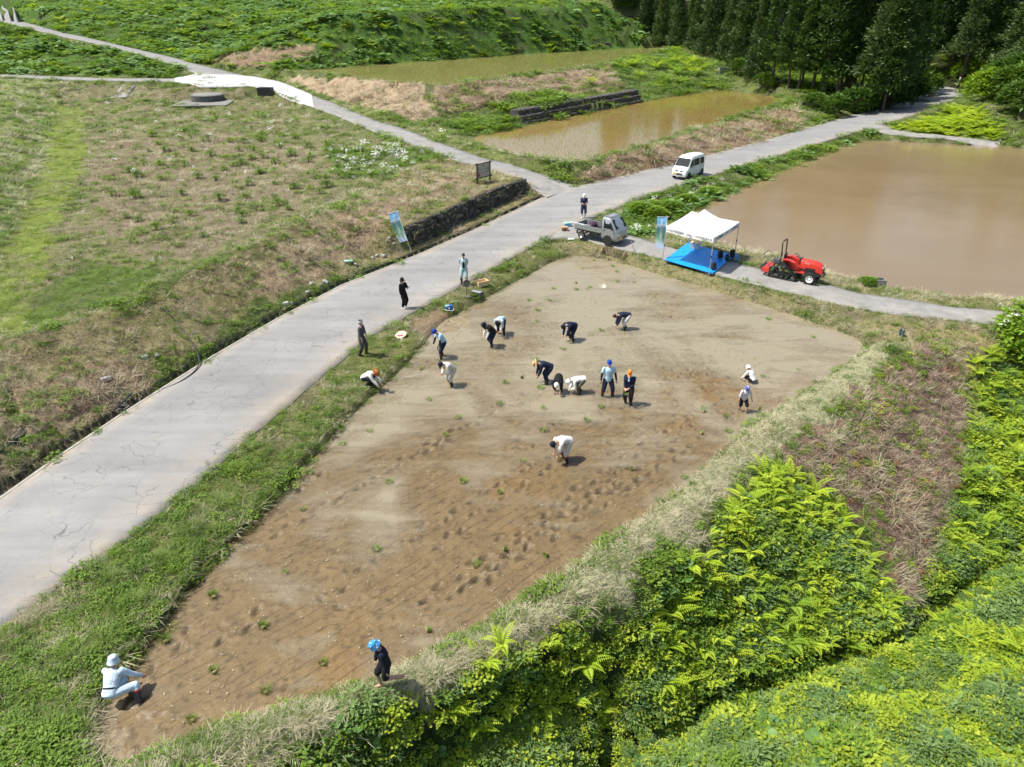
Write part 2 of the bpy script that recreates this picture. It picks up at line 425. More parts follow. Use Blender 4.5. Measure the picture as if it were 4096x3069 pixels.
# hill behind the upper paddy
ctl([(-53.870,148.000,6.177),(-40.714,146.000,9.963),(-33.573,145.000,11.635),(-28.710,146.000,12.504),(-9.702,162.000,13.049),(4.459,177.000,13.759),(20.012,192.000,14.423),(25.092,188.000,11.785),(30.047,182.000,7.590)], 2.0)
ctl([(-57.322,158.000,6.583),(-44.013,158.000,9.875),(-31.317,159.000,11.797),(-10.503,175.000,12.185),(4.825,191.000,12.700),(21.401,205.000,13.768)], 2.0)

for x in range(-190, 60, 14):
    CTRL.append((x, 208 - 0.02 * x, 14.4)); CTRL.append((x, 235, 15.8)); CTRL.append((x, 275, 19.5)); CTRL.append((x, 335, 34.0))
ctl([(-139.538,205.000,14.589),(-97.891,180.000,11.922),(-84.590,185.000,12.772),(-61.398,172.000,11.184)], 3.0)
# terrace between upper and middle paddy, and its gabion bench
ctl([(-1.108,89.107,2.300),(0.790,89.809,2.200),(18.086,110.008,2.200),(35.160,127.446,2.300)], 1.0)
ctl([(0.673,89.283,3.400),(7.959,98.741,3.400),(17.504,106.888,3.400)], 1.0)
ctl([(32.263,139.465,4.600),(33.934,130.507,3.000)], 1.0)
ctl([(0.666,177.153,6.400),(24.114,198.526,6.400)], 1.5)
# forest floor
ctl([(36.018,185.749,5.300),(39.086,170.447,5.200),(42.071,158.634,4.700),(40.964,141.071,4.100),(39.205,123.981,3.600),(42.001,110.926,2.900),(44.005,107.065,2.000),(45.731,104.677,1.400),(53.584,112.447,1.600),(63.541,122.597,1.900)], 1.5)
for x, y, z in ((60, 175, 8), (40, 200, 10), (90, 150, 6), (75, 130, 3.4), (110, 120, 4), (150, 150, 7), (120, 200, 12), (60, 240, 16), (140, 260, 22), (100, 330, 34), (200, 330, 36), (200, 200, 16), (62, 140, 3.2), (85, 190, 8)):
    CTRL.append((x, y, z))
# east: bracken slope and woodland edge
ctl([(45.598,93.726,1.100),(47.874,91.858,0.950),(50.450,87.177,0.850),(53.664,84.420,0.800),(55.666,80.188,0.750)], 1.0)
ctl([(53.970,100.059,2.000),(59.307,103.566,2.600),(60.800,100.718,2.600),(58.811,91.914,1.900),(60.884,89.027,1.900)], 1.0)
ctl([(66.818,112.525,2.600),(67.451,100.178,3.400),(68.912,88.533,4.000)], 2.0)
# south-east: levee, slope, stream gully
ctl([(18.325,31.620,0.360),(14.764,27.842,0.340),(10.846,24.269,0.320),(8.455,21.789,0.320),(5.993,19.115,0.300),(3.549,16.905,0.300),(1.197,14.647,0.300),(-0.772,13.088,0.300),(-2.305,12.074,0.300),(-4.358,11.239,0.300),(-5.802,10.701,0.300),(-6.841,10.138,0.300),(-7.489,9.305,0.300)], 0.6)
ctl([(19.844,31.027,0.200),(17.406,28.138,0.000),(13.779,24.784,-0.100),(10.364,21.872,-0.100),(7.591,19.188,-0.100),(4.674,16.742,-0.100),(2.237,14.700,-0.100),(-0.066,13.115,-0.100),(-1.756,11.997,-0.100),(-3.525,11.173,-0.100),(-4.887,10.584,-0.100),(-5.709,9.870,-0.100)], 0.8)
ctl([(22.856,32.073,0.200),(21.331,29.035,-1.200),(18.731,25.198,-1.700),(15.475,22.032,-1.900),(11.905,19.312,-2.000),(8.102,17.340,-2.000),(4.724,15.274,-2.000),(1.850,13.657,-2.000),(-0.067,12.648,-2.000),(-1.821,11.724,-2.000),(-2.853,10.761,-2.000)], 0.9)
ctl([(21.792,23.416,-3.900),(18.214,20.814,-4.000),(14.799,18.380,-4.100),(12.198,17.063,-4.100),(8.682,15.683,-4.200),(5.520,14.600,-4.200),(3.943,13.530,-4.200),(2.669,12.932,-4.200),(1.165,11.646,-4.200)], 0.5)
ctl([(21.752,23.727,-3.200),(17.514,20.929,-3.200),(13.981,18.348,-3.200),(11.661,17.017,-3.200),(8.201,15.631,-3.200),(5.116,14.541,-3.200),(3.583,13.467,-3.200),(2.208,12.757,-3.200),(0.532,11.520,-3.200)], 0.5)
ctl([(20.911,21.569,-3.300),(17.480,19.112,-3.300),(14.294,16.820,-3.300),(11.690,15.717,-3.300),(8.194,14.302,-3.300),(5.519,13.322,-3.300),(4.054,12.419,-3.300),(2.852,11.834,-3.300),(1.430,10.639,-3.300)], 0.5)
ctl([(16.344,15.635,-2.800),(12.494,13.988,-2.800),(8.621,12.544,-2.800),(5.749,11.148,-2.800),(13.998,12.138,-2.600),(9.652,10.906,-2.600)], 1.0)
ctl([(25.870,33.699,0.350),(26.698,32.704,-0.600),(25.167,29.396,-2.400)], 1.0)
for x, y, z in ((30, 28, -3.0), (40, 34, 0.2), (60, 40, 0.2), (26, 14, -2.6), (14, 5, -2.6), (4, 4, -3.3), (-4, 4, -2.0), (-12, 4, 0.3), (-30, 4, 0.4), (-30, 14, 2.6), (-44, 30, 4.2), (-60, 60, 4.8), (-90, 90, 5.6), (-120, 130, 11), (-200, 200, 15), (-260, 330, 30), (30, 4, -2.6), (60, 4, 0), (80, 60, 0.5), (120, 90, 3), (160, 100, 6), (260, 330, 40), (-200, 60, 8), (260, 60, 8)):
    CTRL.append((x, y, z))

# drop near-duplicates, triangulate, look heights up in the triangles
_seen = {}; _pts = []
_cx = np.array([c[0] for c in CTRL]); _cy = np.array([c[1] for c in CTRL]); _cz = np.array([c[2] for c in CTRL])
_drop = np.zeros(len(CTRL), bool)
for P in (FP, P1, P2, P3): _drop |= inside(_cx, _cy, P) & (_cz > P[0][2] - 0.1)
for (x, y, z) in [c for c, d in zip(CTRL, _drop) if not d]:
    k = (round(x / 0.12), round(y / 0.12))
    if k in _seen: continue
    _seen[k] = 1; _pts.append((x, y, z))
_r = delaunay_2d_cdt([Vector((p[0], p[1])) for p in _pts], [], [], 0, 1e-4)
_zv = [(_pts[o[0]][2] if o else 0.0) for o in _r[3]]
TIN = BVHTree.FromPolygons([Vector((v.x, v.y, z)) for v, z in zip(_r[0], _zv)], _r[2])
_dn = Vector((0, 0, -1))
def zt(x, y):
    h = TIN.ray_cast(Vector((x, y, 200.0)), _dn)
    return h[0].z if h[0] else 0.0
def zt_arr(X, Y):
    return np.array([zt(a, b) for a, b in zip(X.ravel(), Y.ravel())]).reshape(X.shape)

# ---- masks
def poly_between(a, b): return [(p[0], p[1]) for p in a] + [(p[0], p[1]) for p in reversed(b)]
ROAD_P = poly_between(ROAD_L, ROAD_R); SIDE_P = poly_between(SIDE_U, SIDE_L); TRK_P = poly_between(TRK_U, TRK_L)
PATH_P = poly_between(PATH_N, PATH_F); BRA_P = poly_between(BRA_N, BRA_F)
HARD = (ROAD_P, SIDE_P, TRK_P, PATH_P, BRA_P)
WET = (FP, P1, P2, P3)
DITCH = [p for p in ROAD_L if p[1] < 62]           # open gutter along the road's west edge
# gutter centre line lies 0.3 m outside the kerb
def off_line(line, d):
    out = []
    for i, p in enumerate(line):
        a = Vector(line[max(i - 1, 0)]).xy; b = Vector(line[min(i + 1, len(line) - 1)]).xy
        t = (b - a).normalized(); out.append((p[0] - t.y * d, p[1] + t.x * d, p[2]))
    return out
DITCH_C = off_line(DITCH, 0.34)

def warp(x, y, a=0.5, s=0.9):
    return x + (fbm(x * s, y * s, 11) - 0.5) * 2 * a, y + (fbm(x * s, y * s, 23) - 0.5) * 2 * a
def height(X, Y):
    """ground height with bumps, lowered under roads, water and in the gutter"""
    Z = zt_arr(X, Y)
    rough = (fbm(X * 0.9, Y * 0.9, 3) - 0.5) * 0.22 + (fbm(X * 3.1, Y * 3.1, 5) - 0.5) * 0.10
    far = np.clip((Y - 60) / 60, 0, 1)
    rough = rough * (1 + far * 2.2) + far * (fbm(X * 0.22, Y * 0.22, 8) - 0.5) * 1.0
    hard = np.zeros(X.shape, bool)
    near = np.full(X.shape, 9.0)
    for P in HARD:
        hard |= inside(X, Y, P); near = np.minimum(near, dist_poly(X, Y, P, True))
    for P in WET:
        hard |= inside(X, Y, P); near = np.minimum(near, dist_poly(X, Y, P, True))
    fade = np.where(hard, 0.0, np.clip(near / 1.2, 0.08, 1))
    Z = Z + rough * fade
    for P in HARD:
        Z = np.where(inside(X, Y, P), Z - 0.12 * np.clip(dist_poly(X, Y, P, True) / 0.6, 0, 1), Z)
    for P in WET: Z = np.where(inside(X, Y, P), np.minimum(Z, P[0][2] - 0.14), Z)
    dd = dist_poly(X, Y, DITCH_C)
    Z = np.where(dd < 0.25, Z - 0.55, Z)
    return Z
# ---- the ground sheet
ys = 5.0 * np.exp(np.arange(0, 560) * 0.0076)
us = np.linspace(-1, 1, 600)
Yg = np.repeat(ys[:, None], len(us), 1)
Xg = us[None, :] * (Yg * 0.86 + 7.0)
Zg = height(Xg, Yg)
# ---- regions of ground cover: name, outline, ground colour
REG = []
def reg(name, pts): REG.append((name, [(p[0], p[1]) for p in pts]))
reg('hill', [(-94.477,117.155,11.200),(-122.289,193.834,10.700),(-73.165,144.866,8.800),(-50.515,131.419,5.200),(-33.790,123.378,5.000),(33.899,185.833,5.100),(32.234,184.000,8.081),(23.082,200.000,14.798),(-30.137,260.000,14.997),(-162.037,260.000,15.256),(-220.666,260.000,15.256)])
reg('triangle', [(-117.504,165.605,10.600),(-102.615,162.228,10.600),(-70.968,139.134,7.400),(-53.654,124.769,5.600),(-48.019,117.985,4.800),(-50.658,117.794,4.400),(-81.518,125.044,4.300),(-93.621,128.120,4.300)])
reg('west', [(-66.520,115.099,4.200),(-61.525,103.725,2.400),(-51.102,83.879,2.400),(-42.487,67.292,2.400),(-35.664,54.373,2.400),(-30.262,43.298,2.400),(-27.875,38.005,2.400),(-25.268,32.118,2.400),(-19.895,19.359,5.000),(-29.434,28.540,7.000),(-92.547,123.768,4.300)])
reg('northbank', [(-66.520,115.099,4.200),(-36.322,107.986,4.000),(-32.600,106.885,3.600),(-28.470,101.454,3.200),(-24.440,94.158,2.900),(-28.643,101.682,2.400),(-33.249,106.117,2.400),(-37.882,101.682,2.400),(-56.390,107.770,2.400),(-61.525,103.725,2.400)])
reg('oldfield', P4)
reg('fieldmoss', [(-59.795,100.443,2.400),(-56.043,100.443,2.400),(-39.073,67.999,2.400),(-28.275,44.951,2.400),(-24.457,35.623,2.400),(-20.568,30.873,2.400),(-20.785,28.345,2.400),(-22.161,27.829,2.400),(-25.333,32.772,2.400),(-29.943,42.770,2.400),(-35.205,53.587,2.400)])
reg('fielddry', [(-40.941,75.898,2.400),(-31.059,82.161,2.400),(-18.747,70.459,2.400),(-14.080,59.552,2.400),(-14.280,48.608,2.400),(-16.481,44.951,2.400),(-21.198,44.951,2.400),(-27.414,48.608,2.400),(-34.654,59.552,2.400)])
reg('fielddry', [(-37.866,65.692,2.400),(-25.065,54.373,2.400),(-15.953,43.298,2.400),(-17.003,38.047,2.400),(-21.431,39.367,2.400),(-26.230,44.951,2.400)])
reg('fieldgreen', [(-23.406,38.047,2.400),(-18.308,36.009,2.400),(-18.531,32.118,2.400),(-20.085,29.991,2.400),(-21.100,28.877,2.400),(-23.170,32.772,2.400)])
reg('daisy', [(-16.867,70.459,2.400),(-11.656,71.750,2.400),(-7.119,66.828,2.400),(-8.348,60.502,2.400),(-11.731,57.731,2.400),(-15.305,60.502,2.400)])
reg('roadbank', poly_between([(-21.203,27.357,2.500),(-20.147,28.016,2.500),(-18.987,29.526,2.500),(-17.841,31.453,2.500),(-17.924,32.811,2.500),(-17.348,33.423,2.500),(-16.817,35.646,2.500),(-15.743,37.661,2.500),(-14.801,40.827,2.500),(-13.324,45.514,2.500),(-11.862,49.010,2.500),(-10.955,52.628,2.500),(-9.300,58.618,2.500),(-7.194,65.171,2.500),(-5.834,67.342,2.500)], [(-17.214,17.580,0.450),(-16.863,19.281,0.400),(-16.254,21.789,0.420),(-15.349,24.833,0.450),(-13.660,29.809,0.500),(-11.961,34.242,0.500),(-9.665,39.173,0.500),(-6.059,44.560,0.500),(-2.786,50.056,0.500),(-0.018,54.846,0.550),(2.839,59.897,0.600),(0.997,64.819,1.200)]))
reg('bankbrown', [(-19.418,24.016,1.600),(-18.036,26.340,1.600),(-16.000,28.092,1.600),(-14.849,26.450,0.900),(-16.357,24.530,0.900),(-17.500,22.180,0.900),(-18.183,21.717,1.000)])
reg('bankbrown', [(-14.240,39.369,2.000),(-10.731,48.156,2.000),(-7.258,55.921,2.400),(-4.025,60.944,2.400),(-3.486,57.967,2.300),(-7.625,48.156,2.000),(-10.881,40.342,1.400),(-13.225,35.538,1.000)])
reg('bankgreen', [(-13.929,33.182,0.700),(-12.124,36.723,0.800),(-9.548,41.417,0.750),(-6.652,44.696,0.700),(-6.059,44.560,0.500),(-9.665,39.173,0.500),(-11.961,34.242,0.500),(-13.660,29.809,0.500),(-15.382,26.200,0.600)])
reg('sidebank', poly_between(SIDE_U[2:14], [(-27.220,114.097,4.800),(-18.577,105.812,4.600),(-10.218,90.267,3.400),(-6.753,82.944,2.800),(-4.720,79.218,2.000),(1.604,68.299,1.900)]))
reg('sidedry', [(-35.302,120.936,4.900),(-25.231,113.353,4.900),(-18.687,106.628,4.900),(-11.184,100.132,4.800),(-8.922,88.919,3.300),(-11.093,87.626,3.200),(-16.600,93.269,3.300),(-25.821,107.426,3.800)])
reg('terracebrown', [(-9.817,99.258,4.800),(0.000,112.238,4.900),(10.028,125.330,4.900),(16.806,135.388,4.800),(16.239,117.505,3.800),(8.696,107.219,3.500),(1.706,101.454,3.200),(-5.932,91.959,2.900),(-9.713,91.045,3.300)])
reg('terracegreen', [(-8.035,84.984,2.500),(0.382,98.047,3.000),(9.731,107.219,3.500),(18.493,112.572,3.600),(18.928,110.051,2.200),(7.876,95.795,2.100),(0.000,86.182,2.000),(-4.754,79.836,2.000)])
reg('terracegreen', [(17.479,148.951,4.900),(35.104,171.469,4.900),(37.630,138.897,3.400),(35.724,123.435,2.500),(19.640,110.051,2.200),(17.294,119.603,3.600)])
reg('p1bank', poly_between([(5.363,65.825,1.900),(9.860,70.698,1.900),(19.115,83.367,1.900),(27.037,93.830,1.900),(34.889,104.941,1.900),(39.291,107.035,1.900),(37.305,92.383,1.700)], ROAD_L[12:19]))
reg('p1brown', [(6.182,64.824,1.500),(13.891,74.932,1.600),(22.334,85.966,1.600),(32.531,99.508,1.600),(38.394,104.274,1.600),(36.134,95.843,1.500),(29.036,85.178,1.400),(22.127,78.014,1.300),(15.500,70.742,1.200),(9.416,64.145,1.000),(6.583,64.145,1.000)])
reg('eastslope', [(44.883,91.788,1.600),(50.904,95.440,2.600),(57.906,101.177,3.000),(59.350,98.371,3.000),(56.566,88.406,2.400),(54.412,85.021,1.200),(50.207,86.906,1.200),(47.012,90.257,1.300)])
reg('frontbank', poly_between(ROAD_R[0:12], [(-8.622,9.739,0.100),(-9.243,10.276,0.100),(-9.586,10.847,0.100),(-9.751,11.645,0.100),(-9.647,12.797,0.100),(-9.524,13.852,0.100),(-9.258,15.342,0.100),(-8.825,17.093,0.100),(-7.855,19.626,0.100),(-7.414,21.582,0.100),(-7.062,22.953,0.100),(-6.214,25.921,0.100),(-4.943,29.289,0.100),(-4.319,31.651,0.100),(-3.701,34.275,0.100),(-2.398,36.598,0.100),(-0.149,40.254,0.100),(1.559,42.785,0.100),(2.817,44.935,0.100),(3.930,45.886,0.100)]))
reg('ramp', [(-4.810,34.714,0.300),(-3.594,35.976,0.300),(-2.439,35.210,0.300),(-3.001,32.952,0.300),(-4.066,32.124,0.300),(-4.990,33.235,0.300)])
reg('farbank', poly_between([(2.218,47.526,0.570),(4.717,48.066,0.580),(7.159,45.767,0.570),(11.708,41.118,0.550),(14.479,38.757,0.550),(17.921,35.934,0.520),(22.062,34.438,0.490),(24.685,33.628,0.450)], [(3.930,45.886,0.100),(5.850,45.406,0.100),(8.904,42.275,0.100),(12.838,38.105,0.100),(15.604,35.001,0.100),(17.606,31.968,0.100),(18.874,31.237,0.100)]))
reg('p3bank', poly_between(ROAD_R[12:20], [(39.541,86.646,0.450),(30.771,75.859,0.450),(23.325,67.077,0.450),(19.210,62.060,0.450),(16.916,58.881,0.450),(14.743,55.980,0.450),(12.107,53.252,0.450),(8.721,48.208,0.450),(6.392,51.907,0.450)]))
reg('p3near', poly_between([(9.048,47.573,0.590),(10.787,45.767,0.570),(13.651,43.215,0.560),(15.312,41.430,0.550),(17.217,39.435,0.540),(19.331,37.815,0.520),(21.983,36.667,0.500),(25.110,35.567,0.470),(27.709,34.538,0.420)], [(12.148,53.435,0.400),(13.889,54.132,0.400),(13.896,49.863,0.400),(14.340,47.517,0.400),(15.200,46.092,0.400),(16.384,44.993,0.400),(18.604,42.364,0.400),(19.998,40.926,0.400),(21.530,39.038,0.400),(23.376,38.128,0.400),(26.306,37.592,0.400),(29.109,36.664,0.400)]))
reg('eastdry', [(18.066,33.646,0.500),(23.278,33.762,0.450),(23.985,31.866,-0.200),(20.677,29.112,-1.000),(18.938,29.878,-0.200),(17.483,31.223,0.350)])
reg('levee', [(17.532,31.753,0.200),(19.121,31.856,0.300),(14.883,27.156,0.300),(10.895,23.618,0.300),(8.641,21.365,0.250),(6.209,18.688,0.200),(3.774,16.509,0.200),(1.371,14.324,0.200),(-0.532,12.854,0.200),(-1.956,11.890,0.200),(-4.079,10.892,0.200),(-5.562,10.207,0.200),(-6.251,9.571,0.200),(-8.512,9.368,0.200),(-7.945,10.295,0.200),(-6.936,10.892,0.200),(-5.513,11.465,0.200),(-2.941,12.541,0.200),(-1.281,13.665,0.200),(0.576,15.096,0.200),(2.763,17.315,0.200),(5.172,19.545,0.200),(7.805,22.579,0.200),(10.141,25.150,0.200),(14.479,29.092,0.200)])
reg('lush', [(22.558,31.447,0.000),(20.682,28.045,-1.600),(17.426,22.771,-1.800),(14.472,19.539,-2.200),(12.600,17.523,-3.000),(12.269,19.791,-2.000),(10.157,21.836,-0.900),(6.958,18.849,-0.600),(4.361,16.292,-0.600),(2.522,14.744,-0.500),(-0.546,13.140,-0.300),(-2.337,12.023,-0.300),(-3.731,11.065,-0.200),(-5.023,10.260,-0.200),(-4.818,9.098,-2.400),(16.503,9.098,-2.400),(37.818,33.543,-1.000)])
reg('brown', [(19.794,31.806,0.200),(21.524,30.665,-0.600),(19.919,27.707,-1.400),(16.979,22.771,-1.800),(14.594,19.779,-2.200),(13.312,18.156,-2.800),(12.586,18.833,-2.400),(12.674,20.567,-1.600),(11.078,21.394,-1.200),(9.661,22.596,-0.600),(9.135,22.325,0.000),(11.283,24.110,0.100),(15.671,27.950,0.100)])
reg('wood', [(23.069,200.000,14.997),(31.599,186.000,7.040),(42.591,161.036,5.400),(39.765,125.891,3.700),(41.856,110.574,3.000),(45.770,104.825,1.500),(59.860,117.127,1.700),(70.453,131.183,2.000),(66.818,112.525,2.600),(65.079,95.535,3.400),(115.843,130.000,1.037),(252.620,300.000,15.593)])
RNAMES = ['base'] + [r[0] for r in REG]
def region(x, y, a=0.7):
    wx, wy = warp(x, y, a)
    bx, by = warp(x * 0.25, y * 0.25, 0.4); wx = wx + (bx - x * 0.25) * 2.0 * np.clip(y / 60, 0.15, 1); wy = wy + (by - y * 0.25) * 2.0 * np.clip(y / 60, 0.15, 1)
    wx2, wy2 = warp(x * 4.1, y * 4.1, 0.7); wx = wx + (wx2 - x * 4.1) * 0.35; wy = wy + (wy2 - y * 4.1) * 0.35
    r = np.zeros(x.shape, int)
    for i, (n, P) in enumerate(REG): r[inside(wx, wy, P)] = i + 1
    return r
# soil / thatch colour seen between the plants
reg('terracebrown', [(-50.109,131.256,5.000),(-40.908,127.639,5.000),(-32.226,132.191,5.000),(-33.906,136.224,5.500),(-50.106,134.790,5.600)])
RNAMES = ['base'] + [r[0] for r in REG]
GCOL = dict(base=(.105, .13, .04), hill=(.06, .115, .022), triangle=(.065, .12, .022), west=(.19, .23, .085), northbank=(.17, .16, .085), oldfield=(.165, .16, .075),
    fieldmoss=(.165, .205, .045), fielddry=(.19, .16, .095), fieldgreen=(.10, .14, .035), daisy=(.12, .15, .05), roadbank=(.215, .185, .09), bankbrown=(.27, .20, .125), bankgreen=(.10, .13, .04),
    sidebank=(.16, .18, .06), sidedry=(.34, .26, .17), terracebrown=(.25, .18, .115), terracegreen=(.09, .13, .035), p1bank=(.14, .16, .055), p1brown=(.27, .19, .115),
    eastslope=(.12, .16, .03), frontbank=(.15, .155, .058), ramp=(.27, .19, .11), farbank=(.20, .18, .09), p3bank=(.10, .14, .035), eastdry=(.25, .21, .10), p3near=(.19, .18, .08), levee=(.30, .295, .17),
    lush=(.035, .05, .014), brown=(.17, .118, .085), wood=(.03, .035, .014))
RG = region(Xg, Yg)
CG = np.array([GCOL[n] for n in RNAMES])[RG]
_v = (0.62 + 0.76 * fbm(Xg * 1.7, Yg * 1.7, 31))[..., None]
CG = CG * _v
_dry = np.clip((fbm(Xg * 0.7, Yg * 0.7, 41) - 0.52) * 5, 0, 1)[..., None] * 0.5
CG = CG * (1 - _dry) + CG.mean(-1, keepdims=True) * np.array([1.25, 1.05, 0.72]) * _dry
_lush = (RG == RNAMES.index('lush'))
Zg = Zg + np.where(_lush, (fbm(Xg * 0.75, Yg * 0.75, 55, 3) - 0.5) * 1.1, 0.0)
keepg = np.ones(Xg.shape, bool)
ground, used = grid_mesh('ground', Xg, Yg, Zg, keepg)
tag(ground, kind='structure')
ca = ground.data.color_attributes.new('soil', 'FLOAT_COLOR', 'POINT')
cc = np.ones((int(used.sum()), 4), np.float32); cc[:, :3] = CG.reshape(-1, 3)[used]
ca.data.foreach_set('color', cc.ravel())
n = NT('ground_cover')
at = n.new('Attribute'); at.attribute_name = 'soil'
f1 = n.noise(9.0, 4, 0.75, n.pos()); f2 = n.noise(42.0, 3, 0.8, n.pos())
c = n.mix(at.outputs['Color'], n.ramp(f1, [(0.3, 0.45), (0.7, 1.5)]), 1.0, 'MULTIPLY')
c = n.mix(c, n.ramp(f2, [(0.3, 0.5), (0.7, 1.5)]), 1.0, 'MULTIPLY')
n.base(c); n.set(Roughness=0.95); n.bsdf.inputs['Specular IOR Level'].default_value = 0.1
n.bump(f2, 0.9, 0.05)
ground.data.materials.append(n.m)
GBVH = BVHTree.FromPolygons([v.co.copy() for v in ground.data.vertices], [tuple(p.vertices) for p in ground.data.polygons])
def gz(x, y):
    h = GBVH.ray_cast(Vector((x, y, 200.0)), _dn)
    return h[0].z if h[0] else zt(x, y)

# ================================================================= ROADS AND PATHS
def strip(name, A, B, mat, lift=0.03, sub=6, step=0.6, skirt=0.12, drape=False):
    """sheet between two matched edge lines, with a turned-down edge"""
    a = [Vector(p) for p in A]; b = [Vector(p) for p in B]
    rows = []
    for i in range(len(a) - 1):
        L = max((a[i + 1] - a[i]).length, (b[i + 1] - b[i]).length); k = max(1, int(L / step))
        for j in range(k): rows.append((a[i].lerp(a[i + 1], j / k), b[i].lerp(b[i + 1], j / k)))
    rows.append((a[-1], b[-1]))
    vs, fs = [], []
    m = sub + 3
    for (p, q) in rows:
        jg = 0.05
        n1 = (noise.noise(p * 1.3) * 0.09, noise.noise(q * 1.3 + Vector((9, 0, 0))) * 0.13)
        d = (q - p).normalized()
        p2 = p + d * n1[0]; q2 = q + d * n1[1]
        line = [p2 + Vector((0, 0, lift - skirt))] + [p2.lerp(q2, k / sub) + Vector((0, 0, lift + 0.03 * math.sin(math.pi * k / sub))) for k in range(sub + 1)] + [q2 + Vector((0, 0, lift - skirt))]
        if drape: line = [Vector((v.x, v.y, zt(v.x, v.y) + (lift - skirt if k in (0, len(line) - 1) else lift))) for k, v in enumerate(line)]
        vs += line
    for i in range(len(rows) - 1):
        for k in range(m - 1):
            fs.append((i * m + k, i * m + k + 1, (i + 1) * m + k + 1, (i + 1) * m + k))
    o = mesh_obj(name, vs, fs, mat, smooth=True)
    at_ = o.data.attributes.new('across', 'FLOAT', 'POINT'); at_.data.foreach_set('value', np.tile(np.clip((np.arange(m) - 1) / sub, 0, 1), len(rows)).astype(np.float32))
    return tag(o, kind='structure')
n = NT('asphalt')
f = n.noise(0.35, 5, 0.6, n.pos()); g = n.noise(60, 3, 0.8, n.pos()); h = n.noise(1.6, 5, 0.6, n.pos())
c = n.ramp(f, [(0.3, (.215, .213, .208)), (0.7, (.275, .27, .26))])
c = n.mix(c, n.ramp(g, [(0.3, 0.72), (0.62, 1.08), (0.75, 1.5)]), 1.0, 'MULTIPLY')
mud = n.ramp(h, [(0.58, 0.0), (0.75, 1.0)])
c = n.mix(c, (.36, .31, .24), n.mix((0, 0, 0), mud, 0.35))
# wheel lanes, patches and soil trodden in from the verges
mpr = n.new('Mapping'); mpr.inputs['Rotation'].default_value = (0, 0, R(-64.5)); mpr.inputs['Scale'].default_value = (0.10, 1.3, 1); n.link(n.pos(), mpr.inputs['Vector'])
c = n.mix(c, n.ramp(n.noise(1.0, 4, 0.6, mpr.outputs[0]), [(0.3, 0.86), (0.7, 1.12)]), 1.0, 'MULTIPLY')
ac = n.new('Attribute'); ac.attribute_name = 'across'
ed = n.ramp(ac.outputs['Fac'], [(0.0, 0.9), (0.05, 0.25), (0.16, 0.0), (0.66, 0.0), (0.9, 0.5), (1.0, 1.0)])
sp_ = n.ramp(n.noise(0.9, 6, 0.7, n.pos()), [(0.36, 0.0), (0.62, 1.0)])
c = n.mix(c, (.36, .30, .215), n.mix((0, 0, 0), ed, sp_))
wv = n.new('TexNoise'); wv.inputs['Scale'].default_value = 0.8; wv.inputs['Detail'].default_value = 4; n.link(n.pos(), wv.inputs['Vector'])
vm = n.new('VectorMath', operation='MULTIPLY_ADD'); n.link(wv.outputs['Color'], vm.inputs[0]); vm.inputs[1].default_value = (1.7, 1.7, 0); n.link(n.pos(), vm.inputs[2])
vo = n.new('TexVoronoi', feature='DISTANCE_TO_EDGE'); vo.inputs['Scale'].default_value = 1.15; n.link(vm.outputs[0], vo.inputs['Vector'])
cr = n.ramp(vo.outputs['Distance'], [(0.004, 1.0), (0.018, 0.0)])
crm = n.ramp(n.noise(0.5, 3, 0.5, n.pos()), [(0.42, 0.0), (0.58, 0.85)])
cm = n.mix((0, 0, 0), cr, crm)
c = n.mix(c, (.10, .097, .092), cm)
n.base(c); n.set(Roughness=0.9); n.bump(g, 0.35, 0.01)
ASPH = n.m
road = strip('road', ROAD_L, ROAD_R, ASPH, 0.03, 10)
n = NT('old_asphalt')
f = n.noise(0.8, 6, 0.7, n.pos()); g = n.noise(40, 3, 0.8, n.pos())
c = n.ramp(f, [(0.3, (.17, .168, .16)), (0.55, (.26, .25, .235)), (0.8, (.34, .31, .26))])
n.base(n.mix(c, n.ramp(g, [(0.3, 0.75), (0.7, 1.25)]), 1.0, 'MULTIPLY')); n.set(Roughness=0.95)
OLD = n.m
n = NT('concrete_path')
f = n.noise(0.9, 6, 0.7, n.pos())
wv = n.new('TexWave', wave_type='BANDS'); wv.inputs['Scale'].default_value = 4.2; wv.inputs['Distortion'].default_value = 9.0; wv.inputs['Detail'].default_value = 6
mp = n.new('Mapping'); mp.inputs['Rotation'].default_value = (0, 0, R(-12)); n.link(n.pos(), mp.inputs['Vector']); n.link(mp.outputs[0], wv.inputs['Vector'])
c = n.ramp(f, [(0.25, (.17, .165, .15)), (0.55, (.265, .255, .235)), (0.8, (.36, .335, .29))])
c = n.mix(c, n.ramp(wv.outputs['Fac'], [(0.2, 0.88), (0.8, 1.10)]), 1.0, 'MULTIPLY')
n.base(c); n.set(Roughness=0.95); n.bump(wv.outputs['Fac'], 0.3, 0.015)
CONC = n.m
WHITE = simple('new_concrete', (.46, .455, .44), 0.9, var=0.06, scale=2.0)
path = strip('path', PATH_F, PATH_N[:len(PATH_F)] if len(PATH_N) <= len(PATH_F) else PATH_N, CONC, 0.035, 6) if len(PATH_N) == len(PATH_F) else strip('path', PATH_F, PATH_N, CONC, 0.035, 6)
side_a = strip('side_road', SIDE_U[:12], SIDE_L[:12], OLD, 0.035, 6, drape=True)
side_b = strip('side_road_concrete', [(-50.818,118.130,4.300),(-47.685,118.387,4.800),(-43.906,120.059,4.550),(-39.820,121.927,4.100),(-35.625,119.672,3.700),(-32.288,115.535,3.300),(-28.097,108.828,3.000)], [(-48.861,113.309,4.200),(-44.011,110.058,4.150),(-40.324,109.571,4.100),(-36.483,109.591,4.000),(-32.869,107.153,3.700),(-28.607,101.653,3.300),(-24.550,95.428,3.000)], WHITE, 0.10, 8, drape=True)
